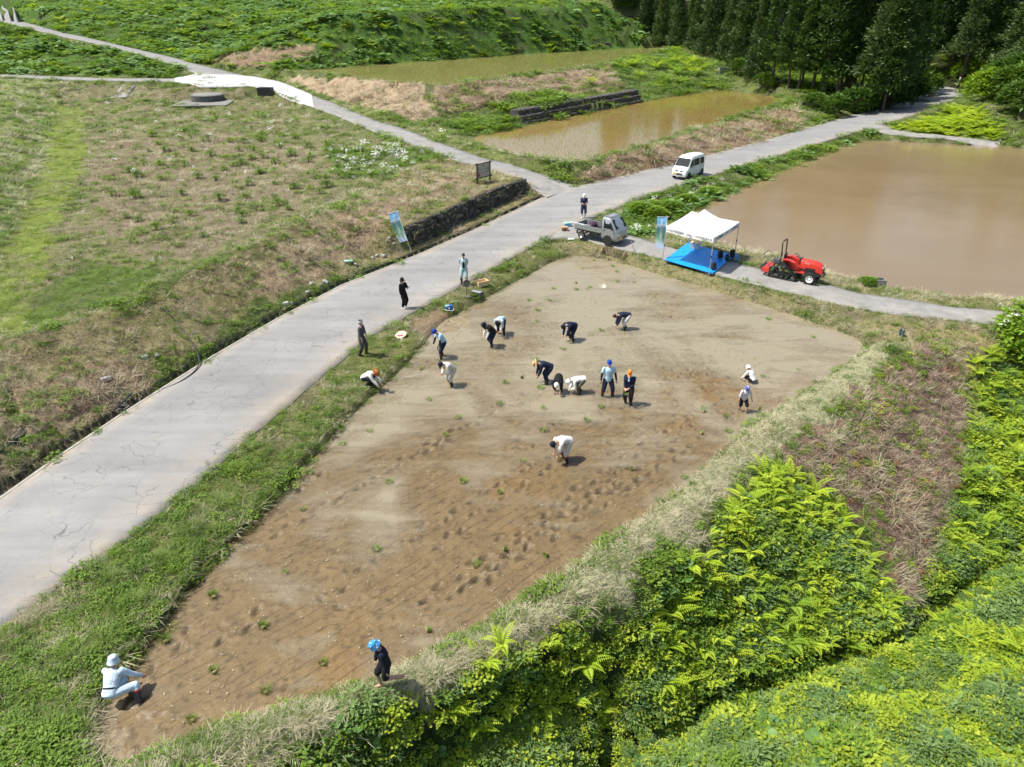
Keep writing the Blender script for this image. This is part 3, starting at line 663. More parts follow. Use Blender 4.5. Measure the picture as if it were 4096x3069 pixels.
side_c = strip('side_road_upper', SIDE_U[15:-1], SIDE_L[15:-1], OLD, 0.05, 5, drape=True)
track = strip('field_track', TRK_U, TRK_L[:6], OLD, 0.055, 3, drape=True)
ramp_ = strip('field_ramp', [(-56.595,108.899,2.400),(-56.698,111.257,3.000),(-56.464,112.925,3.800)], [(-54.061,108.899,2.400),(-54.441,111.257,3.000),(-54.148,112.925,3.800)], OLD, 0.09, 4, drape=True)
branch = strip('branch_path', BRA_F, BRA_N, CONC, 0.05, 4, drape=True)
# pale kerb along the gutter
vs, fs = [], []
kl = dens([Vector(p) for p in DITCH], 0.5)
t_ = off_line([tuple(p) for p in kl], 0.10)
mbk = MB()
for i in range(len(kl) - 1):
    a, b, c2, d2 = Vector(kl[i]), Vector(kl[i + 1]), Vector(t_[i + 1]), Vector(t_[i])
    up = Vector((0, 0, 0.045)); dn = Vector((0, 0, -0.5))
    mbk.add([a + up, b + up, c2 + up, d2 + up, a + dn, b + dn, c2 + dn, d2 + dn], [(0, 1, 2, 3), (3, 2, 6, 7), (0, 4, 5, 1)])
kerb = mbk.build('kerb', simple('kerb_concrete', (.33, .315, .28), 0.95, var=0.3, scale=3), None)
tag(kerb, kind='structure')
# dark channel wall on the field side of the gutter
t2 = off_line([tuple(p) for p in kl], 0.60); t3 = off_line([tuple(p) for p in kl], 0.70)
mbk = MB()
for i in range(len(kl) - 1):
    a, b, c2, d2 = Vector(t2[i]), Vector(t2[i + 1]), Vector(t3[i + 1]), Vector(t3[i])
    up = Vector((0, 0, 0.03 + 0.03 * noise.noise(Vector(a) * 0.9))); dn = Vector((0, 0, -0.5))
    mbk.add([a + up, b + up, c2 + up, d2 + up, a + dn, b + dn, c2 + dn, d2 + dn], [(0, 1, 2, 3), (0, 4, 5, 1), (3, 2, 6, 7)])
gut = mbk.build('gutter_wall', simple('dark_gutter_concrete', (.07, .065, .05), 0.9, var=0.5, scale=5), None)
tag(gut, kind='structure')

# ================================================================= PADDIES
def tri_sheet(name, ringp, z, mat, grow=0.0):
    """flat sheet filling a ring"""
    poly = offset_ring(ringp, grow) if grow else [(p[0], p[1]) for p in ringp]
    pts = dens([(p[0], p[1], 0) for p in poly], 1.0, True)
    r = delaunay_2d_cdt([p.xy for p in pts], [(i, (i + 1) % len(pts)) for i in range(len(pts))], [], 1, 1e-4)
    o = mesh_obj(name, [(v.x, v.y, z) for v in r[0]], r[2], mat)
    return tag(o, kind='structure')
# --- muddy standing water of the planted and flooded paddies
def flood(name, c1, c2, ripple, scum=None):
    n = NT(name)
    f = n.noise(0.09, 5, 0.6, n.pos(), 0.4)
    c = n.ramp(f, [(0.35, c1), (0.65, c2)])
    if scum:
        g = n.noise(0.12, 4, 0.6, n.pos(), 0.8)
        c = n.mix(c, scum, n.mix((0, 0, 0), n.ramp(g, [(0.5, 0.0), (0.64, 1.0)]), 0.55))
    n.base(c); n.set(Roughness=0.06, IOR=1.33)
    mp = n.new('Mapping'); mp.inputs['Scale'].default_value = (1.0, 3.0, 1.0); mp.inputs['Rotation'].default_value = (0, 0, R(-25)); n.link(n.pos(), mp.inputs['Vector'])
    w = n.noise(2.2, 4, 0.6, mp.outputs[0])
    n.bump(w, ripple, 0.05)
    return n.m
tri_sheet('water_upper_paddy', P2, 4.9, flood('water_upper', (.225, .175, .075), (.28, .22, .10), 0.12, (.215, .19, .065)), 0.1)
tri_sheet('water_middle_paddy', P1, 1.9, flood('water_middle', (.215, .138, .045), (.25, .165, .065), 0.10, (.22, .18, .05)), 0.1)
tri_sheet('water_flooded_paddy', P3, 0.35, flood('water_flooded', (.20, .143, .076), (.235, .172, .10), 0.22), 0.1)

# --- the paddy being planted: a bed of mud with marks, footprints and furrows, a skin of thin water on top
gx0, gx1 = min(p[0] for p in FP) - 0.3, max(p[0] for p in FP) + 0.3
gy0, gy1 = min(p[1] for p in FP) - 0.3, max(p[1] for p in FP) + 0.3
st = 0.062
mx = np.arange(gx0, gx1, st); my = np.arange(gy0, gy1, st)
MX, MY = np.meshgrid(mx, my)
inn = inside(MX, MY, offset_ring([(p[0], p[1]) for p in FP], 0.2))
mz = -0.045 + (fbm(MX * 0.25, MY * 0.25, 61) - 0.5) * 0.05 + (fbm(MX * 2.2, MY * 2.2, 62) - 0.5) * 0.030
clod = np.clip(fbm(MX * 7, MY * 7, 63, 3) - 0.6, 0, 1) * 0.16
near_ = np.clip((24 - MY) / 10, 0.15, 1.0)
mz = mz + clod * near_
# lines drawn with the rolling marker, 44 degrees, 0.33 m apart
ca_, sa_ = math.cos(R(44)), math.sin(R(44))
across = -MX * sa_ + MY * ca_; along = MX * ca_ + MY * sa_
wob = across + (fbm(along * 0.15, across * 0.1, 64) - 0.5) * 0.35
ph = np.abs(((wob / 0.36) % 1.0) - 0.5) * 0.36
lines = np.exp(-(ph / 0.035) ** 2) * np.clip((fbm(MX * 0.35, MY * 0.35, 65) - 0.33) * 5, 0, 1) * np.clip((36 - MY) / 8, 0, 1)
# foot tracks
FEET = []
def track_line(pts, gap=0.62, wide=0.2, z0=0.0, jit=0.08):
    L = dens([(p[0], p[1], 0) for p in pts], 0.05)
    s = 0; side = 1
    for a, b in zip(L[:-1], L[1:]):
        s += (b - a).length
        if s > gap:
            s = 0; side = -side
            t = (b - a).xy.normalized()
            FEET.append((a.x - t.y * wide * side * 0.5 + random.gauss(0, jit), a.y + t.x * wide * side * 0.5 + random.gauss(0, jit), math.atan2(t.y, t.x) + random.gauss(0, .25), random.uniform(0.85, 1.25)))
for l in ([(-2.893,14.773,0.000),(-0.786,17.144,0.000),(1.467,19.555,0.000),(3.799,22.023,0.000),(6.266,24.271,0.000),(9.133,26.884,0.000)], [(-1.910,15.300,0.000),(0.206,17.250,0.000),(2.421,19.809,0.000),(4.554,21.437,0.000),(6.669,23.595,0.000)], [(-2.269,14.946,0.000),(-0.351,16.432,0.000),(1.865,18.584,0.000),(4.467,20.874,0.000),(6.952,23.268,0.000),(9.207,25.714,0.000)],
          [(-1.407,15.666,0.000),(0.802,18.124,0.000),(2.974,20.600,0.000),(5.110,22.789,0.000)], [(-5.365,15.481,0.000),(-3.522,17.463,0.000),(-1.638,19.555,0.000),(0.410,21.727,0.000),(2.018,23.268,0.000)], [(-7.827,17.463,0.000),(-6.297,19.555,0.000),(-4.281,21.727,0.000),(-2.101,24.271,0.000),(0.285,26.884,0.000)], [(-7.210,18.352,0.000),(-5.516,20.332,0.000),(-3.584,22.947,0.000),(-1.231,25.341,0.000),(1.518,28.138,0.000)],
          [(-2.900,17.040,0.000),(-1.580,18.584,0.000),(-0.243,19.809,0.000),(1.599,22.023,0.000)], [(-8.602,14.602,0.000),(-8.778,13.477,0.000),(-9.061,12.739,0.000)], [(-8.547,18.820,0.000),(-7.432,20.332,0.000),(-6.523,22.023,0.000)], [(-8.134,21.727,0.000),(-6.284,24.271,0.000),(-4.772,26.485,0.000),(-3.618,28.576,0.000)], [(-7.620,25.341,0.000),(-6.077,27.292,0.000),(-4.342,29.485,0.000),(-3.458,31.447,0.000)],
          [(-3.562,35.423,0.000),(-1.516,33.058,0.000),(0.767,31.447,0.000),(2.842,29.485,0.000)], [(-3.028,34.806,0.000),(-0.135,35.423,0.000),(2.921,33.624,0.000),(5.126,32.506,0.000)], [(-1.200,38.792,0.000),(1.965,38.792,0.000),(4.831,36.057,0.000),(7.209,35.423,0.000)], [(0.689,41.889,0.000),(3.998,41.077,0.000),(7.769,38.792,0.000),(9.798,36.057,0.000)], [(-4.400,14.602,0.000),(-5.674,15.666,0.000),(-6.999,14.773,0.000),(-7.689,13.477,0.000)]):
    track_line(l)
PTS = []
for _ in range(430):      # trampled middle and far part
    a = random.random(); b = random.random()
    p = Vector((-2.241,33.624,0.000)).lerp(Vector((13.949,33.624,0.000)), a).lerp(Vector((1.400,25.341,0.000)).lerp(Vector((9.041,27.292,0.000)), a), b)
    q = p + Vector((random.gauss(0, 1.6), random.gauss(0, 2.6), 0))
    FEET.append((q.x, q.y, random.uniform(0, 6.3), random.uniform(0.7, 1.2)))
for _ in range(130):
    p = Vector((2.131,42.728,0.000)).lerp(Vector((11.125,35.423,0.000)), random.random()) + Vector((random.gauss(0, 1.2), random.gauss(0, 1.8), 0))
    FEET.append((p.x, p.y, random.uniform(0, 6.3), random.uniform(0.7, 1.2)))
dep = np.zeros(MX.shape)
for (x, y, a, s) in FEET:
    i0 = int((x - gx0) / st); j0 = int((y - gy0) / st); k = 7
    if i0 < k or j0 < k or i0 > MX.shape[1] - k - 1 or j0 > MX.shape[0] - k - 1: continue
    sl_ = (slice(j0 - k, j0 + k), slice(i0 - k, i0 + k))
    lx = (MX[sl_] - x) * math.cos(a) + (MY[sl_] - y) * math.sin(a); ly = -(MX[sl_] - x) * math.sin(a) + (MY[sl_] - y) * math.cos(a)
    r = np.sqrt((lx / (0.17 * s)) ** 2 + (ly / (0.085 * s)) ** 2)
    mz[sl_] += -0.085 * np.exp(-(r ** 2) * 1.1) + 0.05 * np.exp(-((r - 1.5) / 0.35) ** 2) * (0.4 + 0.6 * fbm(MX[sl_] * 6, MY[sl_] * 6, 66))
    dep[sl_] = np.maximum(dep[sl_], np.exp(-(r ** 2) * 1.3))
# mud shelves up at the ramp and along the edges
ed = dist_poly(MX, MY, FP, True)
mz += np.exp(-(ed / 0.25) ** 2) * 0.03
rp = (-3.632,34.806,0.000); mz += 0.10 * np.exp(-(np.hypot(MX - rp[0], MY - rp[1]) / 1.3) ** 2)
rp = (-9.431,10.802,0.000); mz += 0.05 * np.exp(-(np.hypot(MX - rp[0], MY - rp[1]) / 1.6) ** 2)
mud, used = grid_mesh('mud', MX, MY, mz, inn)
tag(mud, kind='structure')
# mud colours: ochre sand near the levee, grey brown on the road side, darker in the footprints
ochre = np.array((.28, .172, .052)); grey = np.array((.205, .155, .085)); pale = np.array((.29, .24, .145))
tt = np.clip((fbm(MX * 0.22, MY * 0.22, 70) - 0.5) * 2.2 + 0.5 + (across + 1.0) * -0.045, 0, 1)[..., None]
mc = ochre * tt + grey * (1 - tt)
pf = np.clip((MY - 24) / 14 + (fbm(MX * 0.3, MY * 0.3, 71) - 0.5) * 1.4, 0, 1)[..., None]
mc = mc * (1 - pf * 0.75) + pale * pf * 0.75  # far mud paled: silt and sky reflection painted into its colour
mc = mc * (0.75 + 0.5 * fbm(MX * 3, MY * 3, 72))[..., None]
mc = mc * (1 - 0.42 * dep[..., None])
spk = (fbm(MX * 9, MY * 9, 73, 2) > 0.70)[..., None]
mc = np.where(spk, mc * 0.62, mc)
ca = mud.data.color_attributes.new('soil', 'FLOAT_COLOR', 'POINT')
cc = np.ones((int(used.sum()), 4), np.float32); cc[:, :3] = mc.reshape(-1, 3)[used]
ca.data.foreach_set('color', cc.ravel())
n = NT('mud')
at = n.new('Attribute'); at.attribute_name = 'soil'
g = n.noise(22, 6, 0.75, n.pos())
# thin lines scratched by the rolling marker, 44 degrees, about 0.36 m apart
mp = n.new('Mapping'); mp.inputs['Rotation'].default_value = (0, 0, R(-44)); n.link(n.pos(), mp.inputs['Vector'])
wn_ = n.new('TexNoise'); wn_.inputs['Scale'].default_value = 0.35; wn_.inputs['Detail'].default_value = 3; n.link(mp.outputs[0], wn_.inputs['Vector'])
sx_ = n.new('SeparateXYZ'); n.link(mp.outputs[0], sx_.inputs[0])
ma = n.new('Math', operation='MULTIPLY_ADD'); n.link(wn_.outputs['Fac'], ma.inputs[0]); ma.inputs[1].default_value = 0.5; n.link(sx_.outputs['Y'], ma.inputs[2])
md = n.new('Math', operation='PINGPONG'); n.link(ma.outputs[0], md.inputs[0]); md.inputs[1].default_value = 0.18
ln = n.ramp(md.outputs[0], [(0.006, 1.0), (0.026, 0.0)])
lm = n.ramp(n.noise(0.5, 4, 0.65, n.pos()), [(0.40, 0.0), (0.56, 0.75)])
mcol = n.mix(at.outputs['Color'], (.075, .05, .025), n.mix((0, 0, 0), ln, lm))
g2 = n.noise(85, 3, 0.8, n.pos())
mcol = n.mix(mcol, n.ramp(g2, [(0.28, 0.55), (0.55, 1.05), (0.74, 1.5)]), 1.0, 'MULTIPLY')
n.base(n.mix(mcol, n.ramp(g, [(0.3, 0.62), (0.7, 1.35)]), 1.0, 'MULTIPLY')); n.set(Roughness=0.55)
n.bump(g, 0.5, 0.02)
mud.data.materials.append(n.m)
# thin water: clear with clouds of stirred-up silt
n = NT('thin_water')
tr = n.new('BsdfTransparent'); tr.inputs[0].default_value = (.93, .90, .84, 1)
df = n.new('BsdfDiffuse'); df.inputs[0].default_value = (.37, .325, .225, 1)
s1 = n.noise(0.16, 5, 0.55, n.pos(), 1.2)
mp = n.new('Mapping'); mp.inputs['Rotation'].default_value = (0, 0, R(-44)); mp.inputs['Scale'].default_value = (0.35, 1.3, 1); n.link(n.pos(), mp.inputs['Vector'])
s2 = n.noise(0.9, 4, 0.6, mp.outputs[0], 0.6)
sp = n.new('SeparateXYZ'); n.link(n.pos(), sp.inputs[0])
mr = n.new('MapRange'); n.link(sp.outputs['Y'], mr.inputs[0]); mr.inputs[1].default_value = 17; mr.inputs[2].default_value = 33; mr.inputs[3].default_value = -0.20; mr.inputs[4].default_value = 0.10
ad = n.new('Math', operation='ADD'); n.link(s1, ad.inputs[0]); n.link(mr.outputs[0], ad.inputs[1])
ad2 = n.new('Math', operation='MULTIPLY_ADD'); n.link(s2, ad2.inputs[0]); ad2.inputs[1].default_value = 0.55; n.link(ad.outputs[0], ad2.inputs[2])
fac = n.ramp(ad2.outputs[0], [(0.60, 0.0), (0.90, 0.62)])
m1 = n.new('MixShader'); n.link(fac, m1.inputs[0]); n.link(tr.outputs[0], m1.inputs[1]); n.link(df.outputs[0], m1.inputs[2])
gl = n.new('BsdfGlossy'); gl.inputs['Roughness'].default_value = 0.03
fr = n.new('Fresnel'); fr.inputs[0].default_value = 1.33
bp = n.new('Bump'); bp.inputs['Strength'].default_value = 0.08; bp.inputs['Distance'].default_value = 0.03
n.link(n.noise(3.5, 3, 0.6, n.pos()), bp.inputs['Height']); n.link(bp.outputs[0], gl.inputs['Normal']); n.link(bp.outputs[0], fr.inputs['Normal'])
m2 = n.new('MixShader'); n.link(fr.outputs[0], m2.inputs[0]); n.link(m1.outputs[0], m2.inputs[1]); n.link(gl.outputs[0], m2.inputs[2])
n.link(m2.outputs[0], n.out.inputs['Surface'])
n.n.remove(n.bsdf)
water = tri_sheet('water_front_paddy', FP, 0.0, n.m, 0.12)

# ================================================================= PLANTS
PROTO = {}
def proto_col(name, makers):
    """plant shapes kept outside the scene, instanced by the scatters"""
    c = bpy.data.collections.new(name)
    for i, mo in enumerate(makers):
        mo.name = '%s_%02d' % (name, i); c.objects.link(mo)
    PROTO[name] = (c, len(makers))
def blade(mb, p, ang, L, w, lean, droop, seg=2):
    """one bent blade of grass"""
    d = Vector((math.cos(ang), math.sin(ang), 0)); s = Vector((-d.y, d.x, 0)) * w
    vs = []
    for k in range(seg):
        t = k / seg
        c = p + d * (lean * L * t + droop * L * t * t) + Vector((0, 0, L * (t - 0.5 * droop * t * t) * math.cos(lean * 0.9)))
        vs += [c - s * (1 - 0.5 * t), c + s * (1 - 0.5 * t)]
    vs.append(p + d * (lean * L + droop * L) + Vector((0, 0, L * (1 - 0.5 * droop) * math.cos(lean * 0.9))))
    fs = [(2 * k, 2 * k + 1, 2 * k + 3, 2 * k + 2) for k in range(seg - 1)] + [(2 * seg - 2, 2 * seg - 1, 2 * seg)]
    mb.add(vs, fs)
def tuft(n, r, L, w, lean, droop, mat):
    mb = MB()
    for _ in range(n):
        a = random.uniform(0, 6.283); rr = r * math.sqrt(random.random())
        blade(mb, Vector((rr * math.cos(a), rr * math.sin(a), -0.02)), a + random.gauss(0, 0.9), L * random.uniform(0.5, 1.15), w * random.uniform(0.7, 1.3), lean * random.uniform(0.3, 1.5), droop * random.uniform(0.2, 1.4))
    return mesh_obj('tuft', mb.v, mb.f, mat, link=False)
def leaf_quad(mb, c, d, up, L, w, fold=0.25):
    """pointed leaf folded along its midrib"""
    s = d.cross(up).normalized() * w
    nrm = s.cross(d).normalized()
    mb.add([c, c + d * L * 0.45 + s + nrm * fold * w, c + d * L, c + d * L * 0.45 - s + nrm * fold * w], [(0, 1, 2), (0, 2, 3)])
def round_leaf(mb, c, d, up, L):
    s = d.cross(up).normalized()
    pts = [c] + [c + d * L * (0.5 - 0.55 * math.cos(a)) + s * L * 0.55 * math.sin(a) + up * (0.06 * L * math.cos(2 * a)) for a in (0.5, 1.3, 2.1, 2.8, 3.5, 4.2, 5.0, 5.8)]
    mb.add(pts, [(0, k, k + 1) for k in range(1, 8)])
def leafy(n, r, h, L, w, mat, kind='quad', stems=True):
    mb = MB()
    for _ in range(n):
        a = random.uniform(0, 6.283); rr = r * math.sqrt(random.random()); z = h * (1 - 0.55 * (rr / r) ** 2) * random.uniform(0.45, 1.05)
        b = a + random.gauss(0, 0.8)
        d = Vector((math.cos(b), math.sin(b), random.uniform(-0.35, 0.45))).normalized()
        c = Vector((rr * math.cos(a), rr * math.sin(a), z))
        up = Vector((random.gauss(0, .25), random.gauss(0, .25), 1)).normalized()
        k = random.uniform(0.6, 1.25)
        if kind == 'quad': leaf_quad(mb, c, d, up, L * k, w * k)
        else: round_leaf(mb, c, d, up, L * k)
    if stems:
        for _ in range(max(3, n // 7)):
            a = random.uniform(0, 6.283); rr = r * 0.6 * random.random()
            p = Vector((rr * 0.3 * math.cos(a), rr * 0.3 * math.sin(a), -0.03)); q = Vector((rr * math.cos(a), rr * math.sin(a), h * 0.75))
            mb.tube([p, q], 0.006, 3, False)
    return mesh_obj('leafy', mb.v, mb.f, mat, link=False)
def frond(L=0.9, W=0.17, n=15, rise=1.0, droop=1.0, mat=None, tris=True):
    """fern frond: arching rib with leaflets on both sides"""
    mb = MB()
    pts = []; ang = rise; p = Vector((0, 0, 0))
    for k in range(n + 1):
        pts.append(p.copy()); p = p + Vector((0, math.cos(ang), math.sin(ang))) * (L / n); ang -= droop * (rise + 0.35) / n * (0.5 + k / n)
    for k in range(1, n + 1):
        t = k / n
        w = W * (math.sin(math.pi * min(1, (t * 0.93 + 0.10)) ** 0.8) ** 0.8) if t < 1 else 0.01
        T = (pts[k] - pts[k - 1]).normalized()
        for s in (-1, 1):
            d = (Vector((s, 0, 0)) + T * 0.42 + Vector((0, 0, -0.12))).normalized()
            leaf_quad(mb, pts[k], d, Vector((0, 0, 1)) if abs(T.z) < 0.95 else Vector((0, 1, 0)), max(w, 0.02), L / n * 0.46, 0.3)
    mb.tube([pts[0], pts[n // 2], pts[-1]], [0.008, 0.006, 0.002], 3, False)
    return mesh_obj('frond', mb.v, mb.f, mat, link=False)

G1 = leafmat('grass_green', (.085, .155, .022), (.175, .26, .045), 0.30)
G1b = leafmat('grass_lime', (.16, .24, .03), (.24, .32, .055), 0.35)
G2 = leafmat('grass_straw', (.36, .335, .20), (.53, .49, .33), 0.15, (1, .95, .7))
G3 = leafmat('litter_brown', (.21, .145, .10), (.42, .32, .235), 0.08, (1, .9, .7))
G4 = leafmat('weed_green', (.10, .19, .022), (.22, .34, .04), 0.36)
G5 = leafmat('weed_yellow', (.27, .37, .025), (.44, .52, .055), 0.40)
G6 = leafmat('butterbur_green', (.10, .20, .05), (.20, .33, .10), 0.32)
G7 = leafmat('fern_yellow', (.33, .47, .025), (.50, .60, .055), 0.42)
G7b = leafmat('fern_green', (.20, .33, .025), (.33, .46, .045), 0.38)
G8 = leafmat('daisy_white', (.74, .74, .70), (.85, .85, .82), 0.2, (1, 1, 1))
G9 = leafmat('mugwort', (.09, .17, .045), (.22, .32, .10), 0.30)
GR = leafmat('litter_rust', (.22, .085, .035), (.34, .15, .07), 0.08, (1, .8, .6))
proto_col('grass', [tuft(38, .21, .21, .0065, .45, .5, G1) for _ in range(4)])
proto_col('limegrass', [tuft(38, .21, .19, .007, .5, .5, G1b) for _ in range(3)])
proto_col('straw', [tuft(32, .24, .25, .0065, 1.25, .3, G2) for _ in range(4)])
proto_col('litter', [tuft(32, .28, .30, .008, 1.45, .1, G3) for _ in range(3)] + [tuft(22, .3, .42, .007, 1.5, .05, G2)])
proto_col('rust', [tuft(30, .28, .30, .009, 1.4, .1, GR) for _ in range(2)])
proto_col('weed', [leafy(60, .28, .22, .085, .026, G4) for _ in range(4)])
proto_col('yweed', [leafy(60, .29, .24, .095, .030, G5) for _ in range(4)])
proto_col('clover', [leafy(75, .32, .22, .065, .028, G5, 'round') for _ in range(3)])
proto_col('mug', [leafy(75, .29, .36, .13, .022, G9) for _ in range(3)])
proto_col('butterbur', [leafy(20, .46, .36, .24, .1, G6, 'round') for _ in range(3)])
def daisy_p():
    mb = MB()
    for _ in range(7):
        x, y = random.gauss(0, .10), random.gauss(0, .10); h = random.uniform(.3, .55)
        for k in range(3):
            cx, cy = x + random.gauss(0, .035), y + random.gauss(0, .035); r = random.uniform(.02, .032); hh = h + random.gauss(0, .03)
            mb.add([(cx + r * math.cos(a), cy + r * math.sin(a), hh) for a in (0, 1.05, 2.1, 3.14, 4.2, 5.2)], [(0, 1, 2, 3, 4, 5)])
    return mesh_obj('daisies', mb.v, mb.f, G8, link=False)
proto_col('daisy', [daisy_p() for _ in range(3)])
def fern_mesh(nf, L, mat):
    mb = MB()
    for i in range(nf):
        f = frond(L * random.uniform(.75, 1.1), L * .2, 11, random.uniform(.7, 1.15), random.uniform(.7, 1.2))
        a = 6.283 * i / nf + random.gauss(0, .25); M = Matrix.Rotation(a, 3, 'Z')
        mb.add([M @ v.co for v in f.data.vertices], [tuple(p.vertices) for p in f.data.polygons])
        bpy.data.objects.remove(f)
    return mesh_obj('fern', mb.v, mb.f, mat, link=False)
proto_col('bracken', [fern_mesh(7, .8, G7) for _ in range(3)])
proto_col('gbracken', [fern_mesh(7, .75, G7b) for _ in range(3)])

def scatter(name, proto, pts, rots, scl, label=None, kind='stuff'):
    """one mass of plants: points carrying instances"""
    c, nv = PROTO[proto]
    me = bpy.data.meshes.new(name); me.vertices.add(len(pts)); me.vertices.foreach_set('co', np.asarray(pts, np.float32).ravel())
    a = me.attributes.new('rot', 'FLOAT_VECTOR', 'POINT'); a.data.foreach_set('vector', np.asarray(rots, np.float32).ravel())
    a = me.attributes.new('scl', 'FLOAT_VECTOR', 'POINT'); a.data.foreach_set('vector', np.asarray(scl, np.float32).ravel())
    a = me.attributes.new('var', 'INT', 'POINT'); a.data.foreach_set('value', rng.integers(0, nv, len(pts)).astype(np.int32))
    o = bpy.data.objects.new(name, me); COL.objects.link(o); o['kind'] = kind
    g = bpy.data.node_groups.new('scatter_' + name, 'GeometryNodeTree')
    g.interface.new_socket('Geometry', in_out='INPUT', socket_type='NodeSocketGeometry')
    g.interface.new_socket('Geometry', in_out='OUTPUT', socket_type='NodeSocketGeometry')
    gi = g.nodes.new('NodeGroupInput'); go = g.nodes.new('NodeGroupOutput')
    ip = g.nodes.new('GeometryNodeInstanceOnPoints'); ci = g.nodes.new('GeometryNodeCollectionInfo')
    ci.inputs['Collection'].default_value = c; ci.inputs['Separate Children'].default_value = True; ci.inputs['Reset Children'].default_value = True
    def na(nm, t):
        x = g.nodes.new('GeometryNodeInputNamedAttribute'); x.data_type = t; x.inputs['Name'].default_value = nm
        return next(s for s in x.outputs if s.enabled and s.name == 'Attribute')
    L = g.links.new
    L(gi.outputs[0], ip.inputs['Points']); L(ci.outputs[0], ip.inputs['Instance']); ip.inputs['Pick Instance'].default_value = True
    L(na('var', 'INT'), ip.inputs['Instance Index']); L(na('scl', 'FLOAT_VECTOR'), ip.inputs['Scale'])
    er = g.nodes.new('FunctionNodeEulerToRotation'); L(na('rot', 'FLOAT_VECTOR'), er.inputs[0]); L(er.outputs[0], ip.inputs['Rotation'])
    L(ip.outputs[0], go.inputs[0])
    o.modifiers.new('scatter', 'NODES').node_group = g
    return o
# what grows where: region -> [(plant, share, size)]
MIX = dict(
    base=[('grass', .5, 1), ('straw', .15, 1), ('weed', .2, 1)],
    hill=[('grass', .34, 1.5), ('butterbur', .17, 1.0), ('weed', .24, 1.5), ('bracken', .03, .8), ('gbracken', .06, .8)],
    triangle=[('grass', .40, 1.4), ('butterbur', .16, .9), ('weed', .24, 1.4), ('gbracken', .05, .8)],
    west=[('grass', .36, 1.1), ('limegrass', .18, 1.1), ('straw', .28, 1.1), ('weed', .08, 1)],
    northbank=[('straw', .42, 1.0), ('grass', .28, .9), ('weed', .05, .8)],
    oldfield=[('grass', .36, .75), ('straw', .16, .75), ('litter', .08, .7), ('weed', .08, .8), ('limegrass', .06, .8), ('daisy', .014, .7)],
    fieldmoss=[('limegrass', .38, .7), ('grass', .22, .7), ('straw', .06, .7)],
    fielddry=[('litter', .16, .7), ('straw', .18, .75), ('grass', .24, .7), ('weed', .07, .8), ('daisy', .012, .7)],
    fieldgreen=[('grass', .5, .8), ('limegrass', .2, .8)],
    daisy=[('grass', .35, 1.1), ('daisy', .22, .9), ('weed', .2, 1.1)],
    roadbank=[('grass', .30, .85), ('straw', .28, .85), ('litter', .16, .8), ('weed', .10, .8)],
    bankbrown=[('litter', .36, .9), ('straw', .26, 1.0), ('grass', .10, .8), ('weed', .09, .8)],
    bankgreen=[('grass', .50, 1.0), ('limegrass', .12, 1), ('straw', .08, .9), ('weed', .12, .9)],
    sidebank=[('grass', .4, 1), ('straw', .15, .9), ('weed', .12, .9), ('daisy', .01, .7)],
    sidedry=[('litter', .30, 1.0), ('straw', .28, 1.0), ('grass', .12, .8)],
    terracebrown=[('litter', .42, 1.1), ('straw', .16, 1.1), ('weed', .10, 1), ('grass', .10, .9)],
    terracegreen=[('grass', .55, 1.3), ('weed', .25, 1.3), ('gbracken', .02, .9)],
    p1bank=[('grass', .45, 1), ('straw', .16, 1), ('weed', .12, 1)],
    p1brown=[('litter', .42, 1.1), ('straw', .22, 1.0), ('grass', .10, .9), ('weed', .06, 1)],
    eastslope=[('bracken', .55, .75), ('grass', .2, 1)],
    frontbank=[('grass', .46, 1.0), ('straw', .22, .9), ('limegrass', .10, 1), ('weed', .13, .8)],
    ramp=[('litter', .05, .7)],
    farbank=[('grass', .36, .9), ('straw', .36, .95), ('limegrass', .12, .9)],
    p3bank=[('grass', .44, 1.1), ('weed', .22, 1.1), ('butterbur', .05, .7), ('daisy', .03, .8), ('limegrass', .1, 1)],
    eastdry=[('litter', .22, .9), ('straw', .26, .9), ('grass', .28, .9), ('weed', .08, .9)],
    p3near=[('grass', .34, .9), ('straw', .36, 1.1), ('limegrass', .1, .9), ('daisy', .006, .8)],
    levee=[('straw', .46, .8), ('grass', .36, .8)],
    lush=[('weed', .24, 1.3), ('yweed', .20, 1.25), ('clover', .13, 1.2), ('mug', .15, 1.15), ('grass', .04, 1.5), ('butterbur', .02, .7), ('straw', .012, 1.1)],
    brown=[('litter', .50, 1.0), ('straw', .12, 1.1), ('rust', .06, .9), ('weed', .15, .7), ('yweed', .04, .7)],
    wood=[('weed', .35, 1.5), ('gbracken', .12, 1), ('grass', .12, 1.4)])
NS = 120000
sy = 9.0 * np.exp(rng.random(NS) * math.log(300 / 9.0)); su = rng.random(NS) * 2 - 1
sx = su * (sy * 0.80 + 5.0)
rgn = region(sx, sy)
bad = np.zeros(NS, bool)
for P in HARD: bad |= inside(sx, sy, P) & (dist_poly(sx, sy, P, True) > 0.10)
for P in WET: bad |= inside(sx, sy, P) & (dist_poly(sx, sy, P, True) > 0.03)
bad |= dist_poly(sx, sy, DITCH_C) < 0.22
CLEAR = [[(9.182,43.288,0.600),(11.563,40.538,0.600),(14.152,43.876,0.600),(11.856,47.033,0.600)], [(3.451,51.372,0.600),(5.241,53.390,0.600),(7.516,49.483,0.600),(8.968,47.711,0.600),(8.288,45.513,0.600),(6.246,46.046,0.600),(4.744,47.597,0.600),(3.441,48.290,0.600)]]   # tarp and parking spot stay bare
for P in CLEAR: bad |= inside(sx, sy, P)
